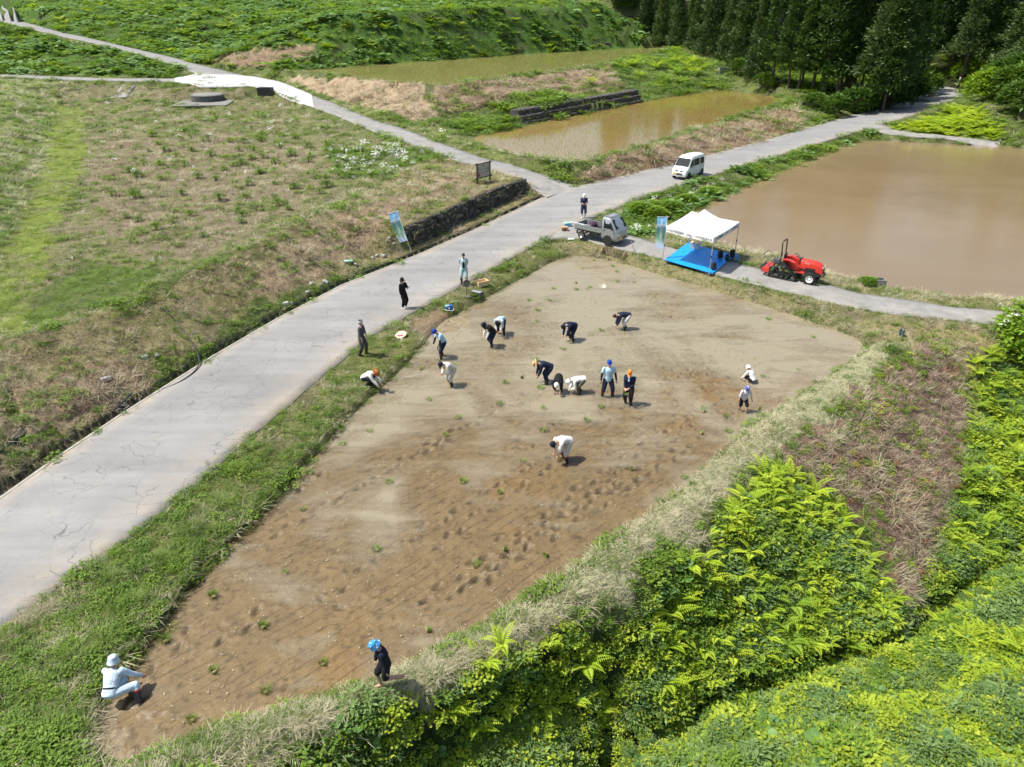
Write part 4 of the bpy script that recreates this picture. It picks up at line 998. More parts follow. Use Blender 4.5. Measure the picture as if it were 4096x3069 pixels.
# patchiness: straw and green come in drifts
drift = fbm(sx * 0.55, sy * 0.55, 91)
pick = rng.random(NS)
cls = np.full(NS, '', dtype='<U10'); siz = np.ones(NS)
for ri, nm in enumerate(RNAMES):
    m = (rgn == ri) & ~bad
    if not m.any(): continue
    idx = np.where(m)[0]; acc = np.zeros(len(idx)); pr = pick[idx]
    tot = None; ws = []
    for (p, w, s) in MIX[nm]:
        k = 1.0
        if p in ('straw', 'litter', 'rust'): k = np.clip(1 + (drift[idx] - 0.5) * 4.0, 0.15, 2.2)
        elif p in ('grass', 'limegrass', 'weed'): k = np.clip(1 - (drift[idx] - 0.5) * 3.0, 0.25, 2.0)
        if nm in ('lush', 'hill', 'triangle', 'terracegreen', 'wood'):
            sd = sum(map(ord, p)); fr_ = 0.8 if nm == 'lush' else 0.22
            k = k * np.clip((fbm(sx[idx] * fr_, sy[idx] * fr_, sd) - 0.36) * 7, 0.05, 2.2)
        ws.append(np.full(len(idx), w) * k)
    base = sum(w for (_, w, _) in MIX[nm]); tot = sum(ws)
    for (p, w, s), a in zip(MIX[nm], ws):
        a = a / np.maximum(tot, 1e-6) * base
        hit = (pr >= acc) & (pr < acc + a); acc = acc + a
        cls[idx[hit]] = p; siz[idx[hit]] = s
SNAMES = dict(grass='grass', limegrass='lime_grass', straw='dry_grass', litter='dead_stalks', rust='rusty_bracken_litter', weed='leafy_weeds', yweed='yellow_green_weeds', clover='clover_leaves', mug='mugwort', butterbur='butterbur_leaves', daisy='white_daisies', bracken='bracken', gbracken='green_bracken')
SLAB = dict(grass='short green grass covering the banks and verges', limegrass='bright lime green grass along the field edges', straw='pale dry grass mown on the levees and banks', litter='cut brown stalks lying on the banks',
            rust='rusty dead bracken on the bare slope beside the thicket', weed='low leafy weeds between the grass', yweed='yellow green leafy weeds on the lower slope', clover='round leaved ground cover along the stream gully', mug='grey green mugwort on the lower slope',
            butterbur='broad round butterbur leaves on the hillside', daisy='white daisies flowering in the old field and on the verges', bracken='bright bracken massed on the far slopes', gbracken='green bracken scattered over the hill')
SCAT = {}
gzv = np.array([gz(a, b) if c else 0 for a, b, c in zip(sx, sy, cls != '')])
for p in SNAMES:
    m = cls == p
    if not m.any(): continue
    k = int(m.sum())
    far = np.clip(sy[m] / 36.0, 0.85, 2.5)
    s = siz[m] * far * rng.uniform(0.7, 1.3, k) * (0.35 + 1.35 * fbm(sx[m] * 0.7, sy[m] * 0.7, 97))
    rot = np.stack([rng.normal(0, .12, k), rng.normal(0, .12, k), rng.uniform(0, 6.283, k)], 1)
    z = gzv[m]
    flat = 0.8 if p in ('grass', 'limegrass') else 1.0
    hs = np.clip(1.0 / np.sqrt(np.maximum(far, 1)), 0.55, 1) * flat
    o = scatter(SNAMES[p], p, np.stack([sx[m], sy[m], z], 1), rot, np.stack([s, s, s * hs], 1))
    tag(o, SLAB[p], 'ground cover')
    SCAT[p] = k
print('SCATTER', SCAT)

# ================================================================= STONE WALLS
def stone_mesh(seed, s=(0.36, 0.22, 0.22)):
    r = random.Random(seed); bm = bmesh.new(); bmesh.ops.create_cube(bm, size=1.0)
    for v in bm.verts: v.co += Vector((r.gauss(0, .07), r.gauss(0, .07), r.gauss(0, .07)))
    bmesh.ops.bevel(bm, geom=bm.edges[:], offset=0.14, segments=1, affect='EDGES')
    bmesh.ops.scale(bm, vec=s, verts=bm.verts)
    me = bpy.data.meshes.new('stone'); bm.to_mesh(me); bm.free(); return me
n = NT('wall_stone')
f = n.noise(5, 5, 0.7, n.pos()); rnd = n.new('ObjectInfo').outputs['Random']
c = n.ramp(rnd, [(0, (.032, .029, .024)), (0.6, (.06, .055, .046)), (1, (.12, .112, .098))])
c = n.mix(c, n.ramp(f, [(0.3, 0.55), (0.7, 1.4)]), 1.0, 'MULTIPLY')
mo = n.ramp(n.noise(1.6, 4, 0.6, n.pos()), [(0.52, 0.0), (0.66, 0.8)])
n.base(n.mix(c, (.04, .048, .014), mo)); n.set(Roughness=0.95); n.bump(f, 0.6, 0.02)
STONE = n.m
STONES = []
for i in range(7):
    me = stone_mesh(i); me.materials.append(STONE); STONES.append(me)
EARTH = simple('wall_earth', (.07, .055, .04), 0.95, var=0.4, scale=4)
def stone_wall(name, base, top, rows, wid, label, cat='wall'):
    """stones laid in courses between a foot line and a top line"""
    root = empty(name, base[0]); M0 = Matrix.Translation(-Vector(base[0]))
    mb = MB(); B = dens(base, 0.6); n = len(B)
    def at(u, line):
        L = [Vector(p) for p in line]; seg = [(b - a).length for a, b in zip(L[:-1], L[1:])]; t = u * sum(seg)
        for a, b, l in zip(L[:-1], L[1:], seg):
            if t <= l: return a.lerp(b, t / l)
            t -= l
        return L[-1]
    Ln = sum((Vector(b) - Vector(a)).length for a, b in zip(base[:-1], base[1:]))
    k = max(2, int(Ln / 0.8)); vs, fs = [], []
    for i in range(k + 1):
        a, b = at(i / k, base), at(i / k, top); o = Vector(base[0])
        vs += [a - o + Vector((0, 0, -.3)), b - o, b - o + Vector((-.25, .25, -.02)), a - o + Vector((-.4, .4, -.3))]
    for i in range(k):
        for j in range(3): fs.append((4 * i + j, 4 * i + 4 + j, 4 * i + 5 + j, 4 * i + 1 + j))
    fs += [(0, 1, 2, 3), (4 * k + 3, 4 * k + 2, 4 * k + 1, 4 * k)]
    mesh_obj('backing', vs, fs, EARTH, root)
    cnt = 0
    for r in range(rows):
        u = random.uniform(0, wid / Ln)
        while u < 1:
            w = wid * random.uniform(0.7, 1.35); a, b = at(min(1, u), base), at(min(1, u), top)
            t = (r + 0.5) / rows; p = a.lerp(b, t)
            d = (at(min(1, u + .02), base) - at(max(0, u - .02), base)).normalized()
            out = Vector((d.y, -d.x, 0)); h = (b - a).length / rows
            o = bpy.data.objects.new('stone', random.choice(STONES)); COL.objects.link(o); o.parent = root
            o.location = p + out * random.uniform(-.02, .05) + Vector((0, 0, random.gauss(0, .02))) - Vector(base[0])
            o.rotation_euler = (random.gauss(0, .12), random.gauss(0, .12), math.atan2(d.y, d.x) + random.gauss(0, .1))
            o.scale = (w / .36 * .98, random.uniform(.9, 1.3), h / .22 * random.uniform(.85, 1.08))
            u += w / Ln; cnt += 1
    tag(root, label, cat); return cnt
c1 = stone_wall('stone_wall', WALL_B, wall_back(0.34), 6, 0.40, 'dark mossy stone retaining wall beside the road below the sign board')
lw_b = [(-17.901,19.473,0.620),(-17.785,20.876,0.620),(-17.737,21.657,0.620),(-17.646,22.415,0.620),(-17.463,23.392,0.620),(-17.186,24.281,0.620)]; lw_t = [(p[0] - .22, p[1] + .12, p[2] + .45 - .12 * (i > 4)) for i, p in enumerate(lw_b)]
c2 = stone_wall('dry_stone_edging', lw_b, lw_t, 3, 0.32, 'low crumbling dry stone edging along the foot of the road bank', 'wall')
LOOSE = [((-9.432,41.989,0.750), 1.1), ((-8.633,43.419,0.750), .9), ((-8.489,43.865,0.750), .8), ((-8.097,43.965,0.750), 1.3), ((-7.824,45.301,0.750), .9), ((-7.584,45.196,0.750), 1), ((-7.396,45.460,0.750), .8), ((-7.229,45.780,0.750), 1), ((-10.641,39.149,0.750), 1.3), ((-11.256,38.579,0.750), 1.2), ((-10.849,38.822,0.750), .8), ((-11.268,37.557,0.750), .8), ((-12.000,35.927,0.750), 1.3), ((-11.819,36.287,0.750), 1.1), ((-15.657,28.868,0.750), 1), ((-16.013,28.472,0.750), 1.1), ((-16.713,26.349,0.750), 1.3), ((-16.633,26.546,0.750), 1)]
PALE = simple('pale_stone', (.36, .35, .33), 0.9, var=0.35, scale=7)
pm = stone_mesh(31, (.34, .26, .22)); pm.materials.append(PALE)
for (p, s) in LOOSE:
    o = bpy.data.objects.new('loose_stone', pm); COL.objects.link(o); o.location = (p[0], p[1], gz(p[0], p[1]) + .06 * s); s *= .68; o.scale = (s, s, s * .8); o.rotation_euler = (random.gauss(0, .3), random.gauss(0, .3), random.uniform(0, 6))
    tag(o, 'pale grey loose stone at the foot of the bank above the roadside gutter', 'stone', 'loose stones along the verge')
# gabions: baskets of small broken stone in steps
gst = [stone_mesh(50 + i, (.17, .13, .12)) for i in range(4)]
gs_v = [[v.co.copy() for v in m.vertices] for m in gst]; gs_f = [[tuple(p.vertices) for p in m.polygons] for m in gst]
GABST = simple('gabion_stone', (.115, .108, .10), 0.95, var=0.75, scale=9)
GABTOP = simple('gabion_fill', (.07, .062, .055), 0.95, var=0.4, scale=5)
WIRE = simple('gabion_wire', (.10, .10, .10), 0.6, 0.6)
def gabion(name, a, b, tiers, label):
    a, b = Vector(a), Vector(b); root = empty(name, a); d = (b - a).normalized(); bk = Vector((-d.y, d.x, 0)).normalized(); L = (b - a).length
    z = 0.0
    for ti, (h, step, dep) in enumerate(tiers):
        mb = MB(); o0 = bk * step
        vs = [o0 + Vector((0, 0, z - .25)), o0 + d * L + Vector((0, 0, z - .25)), o0 + d * L + bk * dep + Vector((0, 0, z - .25)), o0 + bk * dep + Vector((0, 0, z - .25))]
        mb.add(vs + [v + Vector((0, 0, h + .25)) for v in vs], [(3, 2, 1, 0), (4, 5, 6, 7), (0, 1, 5, 4), (1, 2, 6, 5), (2, 3, 7, 6), (3, 0, 4, 7)])
        bo = mb.build('basket', GABTOP, root)
        ms = MB()
        nst = int(L * (h / .12) / .15 * 0.8)
        for _ in range(nst):
            k = random.randrange(4); sc = random.uniform(.7, 1.3); Mr = Matrix.Rotation(random.uniform(0, 6), 3, Vector((random.gauss(0, 1), random.gauss(0, 1), random.gauss(0, 1))).normalized())
            if random.random() < .72: p = o0 + d * random.uniform(0, L) + Vector((0, 0, z + random.uniform(0, h)))
            else: p = o0 + d * random.uniform(0, L) + bk * random.uniform(0, min(dep, .6)) + Vector((0, 0, z + h))
            ms.add([Mr @ v * sc + p for v in gs_v[k]], gs_f[k])
        so = mesh_obj('stone_fill', ms.v, ms.f, GABST, bo); so['kind'] = 'stuff'
        mw = MB(); q = int(L / 1.0)
        for i in range(q + 1):
            p = o0 - bk * .06 + d * (L * i / q); mw.tube([p + Vector((0, 0, z)), p + Vector((0, 0, z + h + .03)), p + bk * .6 + Vector((0, 0, z + h + .05))], .012, 4, False)
        mw.build('wire_mesh', WIRE, bo)
        z += h
    tag(root, label, 'gabion wall')
gabion('gabion_wall', (1.427,88.708,1.980), (18.689,110.218,1.980), ((.22, 0, .7), (.62, .45, 1.0), (.62, .95, 1.2)), 'dark stepped gabion wall along the back of the middle paddy')
gabion('gabion_wall', (0.526,167.333,5.000), (22.375,179.331,5.000), ((.55, 0, .9), (.6, .5, 1.2)), 'long stone gabion wall behind the upper paddy below the bracken hill')

# ================================================================= FERNS (each plant a thing, each frond a part)
FM = [[frond(.95, .19, 15, r_, d_, mt, True).data for (r_, d_) in ((1.05, .95), (.8, .8), (1.25, 1.15))] for mt in (G7, G7b)]
def fern(x, y, s, mi, label, group, nf=None):
    z = gz(x, y); root = empty('fern', (x, y, z - .03), random.uniform(0, 6.28)); root.scale = (s, s, s)
    nf = nf or random.randint(7, 10)
    for i in range(nf):
        o = bpy.data.objects.new('frond', random.choice(FM[mi])); COL.objects.link(o); o.parent = root
        o.rotation_euler = (random.gauss(0, .12), random.gauss(0, .12), 6.283 * i / nf + random.gauss(0, .22)); k = random.uniform(.75, 1.15); o.scale = (k, k, k * random.uniform(.85, 1.15))
    tag(root, label, 'fern', group); return root
def fill(poly, n, mind, z=None):
    """random spots in an outline, kept apart"""
    P = [(p[0], p[1]) for p in poly]; xs = [p[0] for p in P]; ys_ = [p[1] for p in P]; out = []
    for _ in range(n * 40):
        x, y = random.uniform(min(xs), max(xs)), random.uniform(min(ys_), max(ys_))
        if not inside(np.array([x]), np.array([y]), P)[0]: continue
        if any((x - a) ** 2 + (y - b) ** 2 < mind ** 2 for a, b in out): continue
        out.append((x, y))
        if len(out) >= n: break
    return out
TH1 = [(9.329,21.699,-0.800),(11.446,20.979,-1.300),(12.489,19.549,-2.000),(12.701,17.952,-2.600),(11.790,16.633,-3.200),(9.589,15.633,-3.000),(7.531,14.949,-3.000),(5.682,14.947,-2.600),(4.224,14.456,-2.600),(3.742,15.184,-1.900),(4.648,16.130,-1.000),(6.581,18.504,-0.700)]
for (x, y) in fill(TH1, 150, .46): fern(x, y, random.uniform(.6, 1.0), 0 if random.random() < .8 else 1, 'bright yellow green fern in the thicket below the levee', 'ferns of the middle thicket')
TH2 = [(-0.190,13.538,-0.500),(1.587,14.195,-0.800),(2.893,13.809,-2.000),(1.842,13.238,-2.600),(-0.311,12.395,-2.400),(-1.695,11.939,-1.400),(-1.239,12.532,-0.600)]
for (x, y) in fill(TH2, 44, .55): fern(x, y, random.uniform(.55, .9), 0, 'lone bright fern standing among the low weeds at the bottom edge', 'ferns among the lower weeds')
TH3 = [(22.018,31.155,-0.600),(25.565,32.704,-0.600),(19.874,20.789,-3.300),(15.608,18.666,-3.300),(14.793,18.799,-3.000),(16.350,21.330,-2.000),(19.925,26.642,-1.700)]
for (x, y) in fill(TH3, 150, .5): fern(x, y, random.uniform(.6, 1.0), 0 if random.random() < .5 else 1, 'fern in the dense stand right of the bare brown slope', 'ferns right of the brown slope')
TH4 = [(14.286,17.912,-3.400),(18.751,19.572,-3.300),(15.683,14.620,-2.800),(13.662,14.784,-3.000)]
for (x, y) in fill(TH4, 60, .48): fern(x, y, random.uniform(.5, .85), 0, 'pale fern on the far bank of the stream gully', 'ferns beyond the gully')
TH5 = [(10.914,14.784,-3.000),(15.412,14.620,-2.800),(13.665,11.627,-2.600),(8.218,11.569,-2.700)]
for (x, y) in fill(TH5, 110, .45): fern(x, y, random.uniform(.4, .7), 0, 'small yellow fern in the weeds at the bottom corner', 'small ferns at the bottom corner', 7)
# bushes of fern on the terrace between the upper paddies
for (q, s) in (((11.618,115.404,3.500), 1.5), ((14.969,111.513,2.400), 1.1), ((15.381,128.811,4.000), 1.0), ((18.844,133.802,4.300), 1.5), ((20.686,135.637,4.300), 1.6), ((20.849,128.811,4.000), 1.4), ((24.726,134.482,4.100), 1.5), ((25.106,127.005,3.600), 1.8), ((27.415,131.153,3.800), 1.7), ((30.291,137.554,4.000), 1.6), ((30.928,132.771,3.300), 1.8), ((33.486,137.008,3.300), 1.6), ((32.773,143.488,4.300), 1.5), ((29.828,143.488,4.300), 1.5), ((27.500,140.123,4.400), 1.4)):
    fern(q[0], q[1], s * 1.45, 0 if random.random() < .6 else 1, 'clump of fern on the terrace between the two upper paddies', 'fern clumps on the terrace', 12)

# ================================================================= CLUMPS IN THE OLD FIELD, TALL GRASS, SHRUBS
CLM = [leafy(150, .30, .48, .14, .03, G4).data for _ in range(3)]
for (x, y) in fill([(-42.422,82.161,2.400),(-34.312,91.467,2.400),(-18.811,75.898,2.400),(-11.716,63.523,2.400),(-12.491,52.075,2.400),(-15.595,47.332,2.400),(-16.590,40.766,2.400),(-21.064,41.747,2.400),(-27.571,49.268,2.400)], 96, 1.0):
    o = bpy.data.objects.new('weed_clump', random.choice(CLM)); COL.objects.link(o); s = random.uniform(.7, 1.5); o.location = (x, y, gz(x, y) - .02); o.scale = (s, s, s); o.rotation_euler = (0, 0, random.uniform(0, 6))
    tag(o, 'round bright green weed clump standing in the dry abandoned field', 'weed', 'weed clumps in the old field')
CK = iter('lowest second third fourth fifth sixth seventh eighth ninth tenth topmost'.split())
TGM = [tuft(90, .18, .75, .010, .55, .75, mm).data for mm in (G1b, G2, G1)]
for q in sorted(((-9.499,20.939,0.450), (-9.540,19.092,0.450), (-9.957,17.825,0.400), (-10.286,16.402,0.400), (-9.392,14.119,0.350), (-10.358,14.796,0.400), (-10.955,12.795,0.350), (-11.559,11.902,0.350), (-10.474,10.799,0.300), (-10.492,13.482,0.300), (-9.588,22.285,0.400)), key=lambda p: p[1]):
    root = empty('grass_clump', (q[0], q[1], gz(q[0], q[1])))
    for k, m in enumerate(TGM):
        o = bpy.data.objects.new(('blades', 'dry_blades', 'inner_blades')[k], m); COL.objects.link(o); o.parent = root; s = random.uniform(.5, .8) * (.6 if k == 1 else 1); o.scale = (s, s, s * (.9 if k != 1 else .7)); o.rotation_euler = (0, 0, random.uniform(0, 6))
    tag(root, next(CK) + ' tall arching grass clump on the bank between road and planted paddy', 'grass', 'tall grass clumps on the road bank')
def shrub_mesh(seed, n, r, h, L, w, mat, z0=.25):
    random.seed(seed); mb = MB()
    for _ in range(n // 6):       # leaves in sprays, so light and dark clumps show
        a = random.uniform(0, 6.283); t = random.uniform(-.25, 1); rr = r * math.sqrt(max(0, 1 - t * t)) * random.uniform(.75, 1.08) * (1 + .25 * math.sin(3 * a + seed))
        c = Vector((rr * math.cos(a), rr * math.sin(a), h * (z0 + (1 - z0) * (t + .25) / 1.25)))
        for k in range(6):
            d = (Vector((math.cos(a), math.sin(a), .3)) + Vector((random.gauss(0, .6), random.gauss(0, .6), random.gauss(0, .4)))).normalized()
            leaf_quad(mb, c + Vector((random.gauss(0, .08), random.gauss(0, .08), random.gauss(0, .06))) * r, d, Vector((0, 0, 1)), L * random.uniform(.7, 1.3), w)
    return mesh_obj('leaves', mb.v, mb.f, mat, link=False).data
BARK = simple('bark', (.09, .068, .05), 0.95, var=0.4, scale=8, bump=0.5)
def limbs(n, r, h, seed):
    random.seed(seed); mb = MB(); mb.tube([(0, 0, -.2), (.03, 0, h * .35), (.0, .05, h * .8)], [.05 * r, .04 * r, .015 * r], 6)
    for _ in range(n):
        a = random.uniform(0, 6.28); z = h * random.uniform(.15, .5); mb.tube([(0, 0, z), (r * .45 * math.cos(a), r * .45 * math.sin(a), z + h * .2), (r * .85 * math.cos(a), r * .85 * math.sin(a), z + h * .3)], [.03 * r, .02 * r, .008 * r], 5)
    o = mb.build('limbs', BARK, link=False); return o.data
SHG = leafmat('shrub_green', (.055, .12, .02), (.12, .21, .035), .28)
SHY = leafmat('shrub_bright', (.16, .28, .025), (.27, .40, .045), .36)
SHM = [shrub_mesh(i, 1500, 1.0, 1.5, .26, .07, (SHG, SHG, SHY)[i]) for i in range(3)]; LBM = [limbs(7, 1.0, 1.4, i) for i in range(3)]
def shrub(q, s, k, label, group=None, h=1.0):
    root = empty('shrub', (q[0], q[1], gz(q[0], q[1])), random.uniform(0, 6)); root.scale = (s, s, s * h)
    me_obj('limbs', LBM[k], None, root); me_obj('foliage', SHM[k], None, root); return tag(root, label, 'shrub', group)
for (q, s, k) in (((46.888,105.226,1.800), 2.0, 0), ((49.158,106.524,1.800), 1.6, 0), ((42.840,101.940,1.900), 1.6, 0), ((53.101,108.384,1.900), 2.2, 0), ((59.725,116.307,2.000), 2.4, 0), ((64.410,121.978,2.100), 2.2, 0), ((41.264,104.910,2.000), 1.3, 0), ((37.428,183.546,5.600), 2.2, 0), ((33.600,195.139,6.000), 2.0, 0), ((38.197,131.712,4.000), 1.6, 0), ((38.925,120.056,3.200), 1.5, 0)):
    shrub(q, s, k, 'dark green shrub under the cedars at the forest edge', 'undergrowth along the forest edge')
for (q, s, k) in (((64.322,103.901,2.600), 2.6, 2), ((64.655,100.443,2.400), 2.8, 0), ((62.001,92.919,2.200), 2.6, 0), ((70.768,117.017,2.800), 2.2, 2), ((70.644,111.880,3.000), 3.0, 0), ((67.778,103.173,3.000), 3.4, 0), ((75.409,130.095,2.600), 1.6, 2)):
    shrub(q, s, k, 'leafy shrub beside the bracken slope where the road enters the trees', 'shrubs at the far bend')
random.seed(77)
# flowering shrub at the edge of the slope
FSM = shrub_mesh(9, 2600, 1.0, 1.6, .17, .06, SHY); LBF = limbs(9, 1.0, 1.5, 4)
q = (25.467,32.075,-0.600); root = empty('flowering_shrub', (q[0], q[1], gz(q[0], q[1]))); root.scale = (1.6, 1.6, 1.75)
me_obj('limbs', LBF, None, root); me_obj('foliage', FSM, None, root)
mb = MB()
for _ in range(26):
    a = random.uniform(1.8, 5.0); t = random.uniform(.1, .9); rr = math.sqrt(1 - t * t) * 1.04
    c = Vector((rr * math.cos(a), rr * math.sin(a), 1.6 * (.25 + .75 * (t + .25) / 1.25)))
    for k in range(9):
        x, y = random.gauss(0, .05), random.gauss(0, .05); r_ = .022
        mb.add([c + Vector((x + r_ * math.cos(b), y + r_ * math.sin(b), .03 + random.gauss(0, .008))) for b in (0, 1.05, 2.1, 3.14, 4.2, 5.2)], [(0, 1, 2, 3, 4, 5)])
bl = mesh_obj('blossoms', mb.v, mb.f, G8, root)
tag(root, 'light green shrub with flat white blossoms above the end of the concrete path', 'shrub')
# bright leafy bush by the road bank behind the truck
for (q, s) in (((9.636,54.373,1.000), .9), ((10.653,53.672,0.900), .8), ((12.137,55.524,0.800), .8), ((10.642,55.876,1.000), .7), ((14.058,58.275,0.900), .7), ((16.480,60.846,0.900), .7)):
    shrub(q, s, 2, 'low yellow green bush on the verge between the road and the flooded paddy', 'bushes on the paddy verge', .55)

# ================================================================= CEDARS
CED1 = leafmat('cedar_green', (.045, .098, .020), (.085, .150, .035), .18, (1, 1, .5))
CED2 = leafmat('cedar_dull', (.060, .105, .032), (.11, .165, .055), .18, (1, 1, .5))
CBARK = simple('cedar_bark', (.11, .092, .078), 0.95, var=0.4, scale=3, bump=0.6)
IVY = leafmat('ivy_green', (.07, .15, .02), (.13, .23, .035), .25)
def cedar_crown(seed, h, z0, r, mat, ncl=620):
    rd = random.Random(seed); mb = MB()
    for _ in range(ncl):
        t = rd.random() ** 1.25; z = z0 + (h - z0) * t
        R_ = (r * (1 - t ** 1.35) + .25) * (1 + .18 * math.sin(z * 2.1 + seed)); a = rd.uniform(0, 6.283)
        f = rd.uniform(.45, 1.05); c = Vector((R_ * f * math.cos(a), R_ * f * math.sin(a), z - .35 * R_ * f))
        out = Vector((math.cos(a), math.sin(a), .25))
        S = rd.uniform(.55, 1.05)
        for k in range(9):
            d = (out + Vector((rd.gauss(0, .55), rd.gauss(0, .55), rd.gauss(.25, .5)))).normalized()
            p = c + Vector((rd.gauss(0, .26), rd.gauss(0, .26), rd.gauss(0, .22)))
            leaf_quad(mb, p, d, Vector((rd.gauss(0, .4), rd.gauss(0, .4), 1)).normalized(), S * rd.uniform(.45, .8), S * .15, .4)
    return mesh_obj('crown', mb.v, mb.f, mat, link=False).data
def cedar_trunk(h, r, seed):
    mb = MB(); mb.tube([(0, 0, -.6), (.0, .0, .3), (.05, 0, h * .4), (0, .04, h * .97)], [r * 1.25, r, r * .75, .03], 8)
    rd = random.Random(seed)
    for _ in range(14):
        z = h * rd.uniform(.15, .45); a = rd.uniform(0, 6.28); L = rd.uniform(.6, 1.6); mb.tube([(0, 0, z), (L * math.cos(a), L * math.sin(a), z - .15)], [.035, .01], 4, False)
    return mb.build('trunk', CBARK, smooth=True, link=False).data
CR_T = [cedar_crown(i, 15.5, 3.6 + .6 * (i % 3), 2.5, (CED1, CED1, CED2)[i % 3]) for i in range(4)]
CR_S = [cedar_crown(20 + i, 14, .3, 2.4, (CED2, CED1)[i % 2], 720) for i in range(3)]
TK_T = [cedar_trunk(15.5, .22, i) for i in range(2)]; TK_S = [cedar_trunk(14, .2, 9)]
mbi = MB()
for _ in range(420):
    a = random.uniform(0, 6.28); z = random.uniform(0, 4.2); c = Vector((.3 * math.cos(a), .3 * math.sin(a), z)); leaf_quad(mbi, c, Vector((math.cos(a + 1), math.sin(a + 1), random.gauss(.2, .5))).normalized(), Vector((math.cos(a), math.sin(a), .4)).normalized(), .28, .10)
IVM = mesh_obj('ivy', mbi.v, mbi.f, IVY, link=False).data
TREES = []
ORD = 'first second third fourth fifth sixth seventh eighth ninth tenth eleventh twelfth thirteenth fourteenth fifteenth sixteenth seventeenth eighteenth'.split()
def cedar(x, y, kind, label, group, ivy=False, s=None):
    if any((x - a) ** 2 + (y - b) ** 2 < 1.6 ** 2 for a, b in TREES): return
    TREES.append((x, y)); s = s or random.uniform(.72, 1.22)
    root = empty('cedar_tree', (x, y, gz(x, y)), random.uniform(0, 6.28)); root.scale = (s * random.uniform(.85, 1.2), s * random.uniform(.85, 1.2), s); root.rotation_euler = (random.gauss(0, .025), random.gauss(0, .025), random.uniform(0, 6.28))
    tk = me_obj('trunk', random.choice(TK_T if kind == 't' else TK_S), None, root); me_obj('crown', random.choice(CR_T if kind == 't' else CR_S), None, root)
    if ivy: me_obj('ivy', IVM, None, root)
    tag(root, label, 'tree', group)
for q in sorted([(28.194,206.000,9.904),(32.081,194.000,6.495),(34.005,184.000,6.164),(36.786,178.000,5.705),(38.941,170.000,5.585),(40.033,160.000,5.122),(40.921,150.000,4.620),(40.452,138.000,3.964),(39.204,126.000,3.690),(34.961,198.000,7.041),(38.157,192.000,6.783),(40.679,183.000,6.404),(43.064,175.000,5.861),(44.363,166.000,5.280),(44.509,154.000,4.508),(27.412,220.000,12.351),(32.087,212.000,9.213)], key=lambda p: p[0] / p[1]):
    _k = len(TREES); cedar(q[0], q[1], 's', ORD[_k] + ' skirted cedar beside the upper paddy, counted from the bracken hill', 'skirted cedars beside the upper paddy')
for i, q in enumerate(sorted([(40.048,120.498,3.300),(41.245,116.436,3.000),(42.139,114.708,2.800),(44.865,112.425,2.400),(46.424,111.226,2.400),(49.254,112.425,2.400),(50.022,107.526,2.200),(51.098,105.929,2.100),(53.378,108.915,2.200),(53.481,119.485,2.900),(49.676,116.058,2.900),(59.119,116.820,2.400),(44.689,115.839,3.200),(55.351,117.017,2.800),(61.718,124.126,2.800)], key=lambda p: p[0] / p[1])):
    if i in (4, 9): cedar(q[0], q[1], 't', ('cedar with its lower trunk wrapped in bright ivy, left of the pale bare trunk' if i == 4 else 'cedar with an ivy covered trunk close to the far bend of the road'), 'forest edge cedars', True)
    else: cedar(q[0], q[1], 't', 'bare trunked cedar, ' + ORD[i] + ' at the forest edge counting from the middle paddy', 'forest edge cedars')
for q in [(80.618,146.251,2.700),(79.799,143.432,2.600),(80.979,144.237,2.700),(78.874,129.110,3.000),(76.812,120.269,3.000),(73.854,111.257,3.000),(86.214,138.897,3.400),(85.541,131.865,3.600),(89.206,151.929,3.200),(78.358,114.547,3.400),(75.004,105.201,3.400)]:
    cedar(q[0], q[1], 't', 'tall conifer beyond the far bend of the road', 'conifers beyond the bend', s=random.uniform(.9, 1.15))
for (x, y) in fill([(46, 108), (60, 118), (70, 125), (98, 128), (140, 150), (150, 215), (60, 225), (44, 190), (42, 160), (40, 135)], 95, 3.6):
    cedar(x, y, 't', 'dark cedar standing deep in the forest', 'cedars deep in the forest')

# ================================================================= VEHICLES
def paint(name, c, metal=0.0, rough=0.3, dust=(.35, .30, .24), amt=.25):
    n = NT(name); f = n.noise(2.5, 5, .65, n.coord('Object')); sp = n.new('SeparateXYZ'); n.link(n.coord('Object'), sp.inputs[0])
    lo = n.ramp(sp.outputs['Z'], [(0.15, 1.0), (0.75, 0.0)])
    n.base(n.mix(c, dust, n.mix((0, 0, 0), n.mix(lo, n.ramp(f, [(.35, 0.2), (.7, 1.0)]), 1.0, 'MULTIPLY'), amt))); n.set(Roughness=rough, Metallic=metal)
    n.bsdf.inputs['Coat Weight'].default_value = .4; return n.m
VWHITE = paint('van_paint', (.74, .75, .76)); VSILV = paint('truck_paint', (.34, .36, .37), .45, .35); TRED = paint('tractor_paint', (.62, .035, .02), 0, .3, amt=.15)
n = NT('vehicle_glass'); n.base((.012, .02, .026)); n.set(Roughness=.06); n.bsdf.inputs['Specular IOR Level'].default_value = .28; GLASS = n.m
BLK = simple('black_plastic', (.018, .018, .019), .55, var=.25); TYRE = simple('tyre_rubber', (.022, .021, .020), .85, var=.3, scale=12); RIM = simple('rim_metal', (.50, .51, .52), .35, .7, var=.1); LAMP = simple('lamp_lens', (.72, .76, .80), .08, var=.05); AMB = simple('lamp_amber', (.7, .25, .03), .2)
YEL = simple('plate_yellow', (.80, .50, .03), .5, var=.04); GRYM = simple('frame_grey', (.10, .10, .105), .6, .3); ALU = simple('aluminium', (.62, .63, .64), .35, .8, var=.06); PWHITE = simple('paint_white', (.80, .80, .78), .4, var=.04)
TEXTS = []
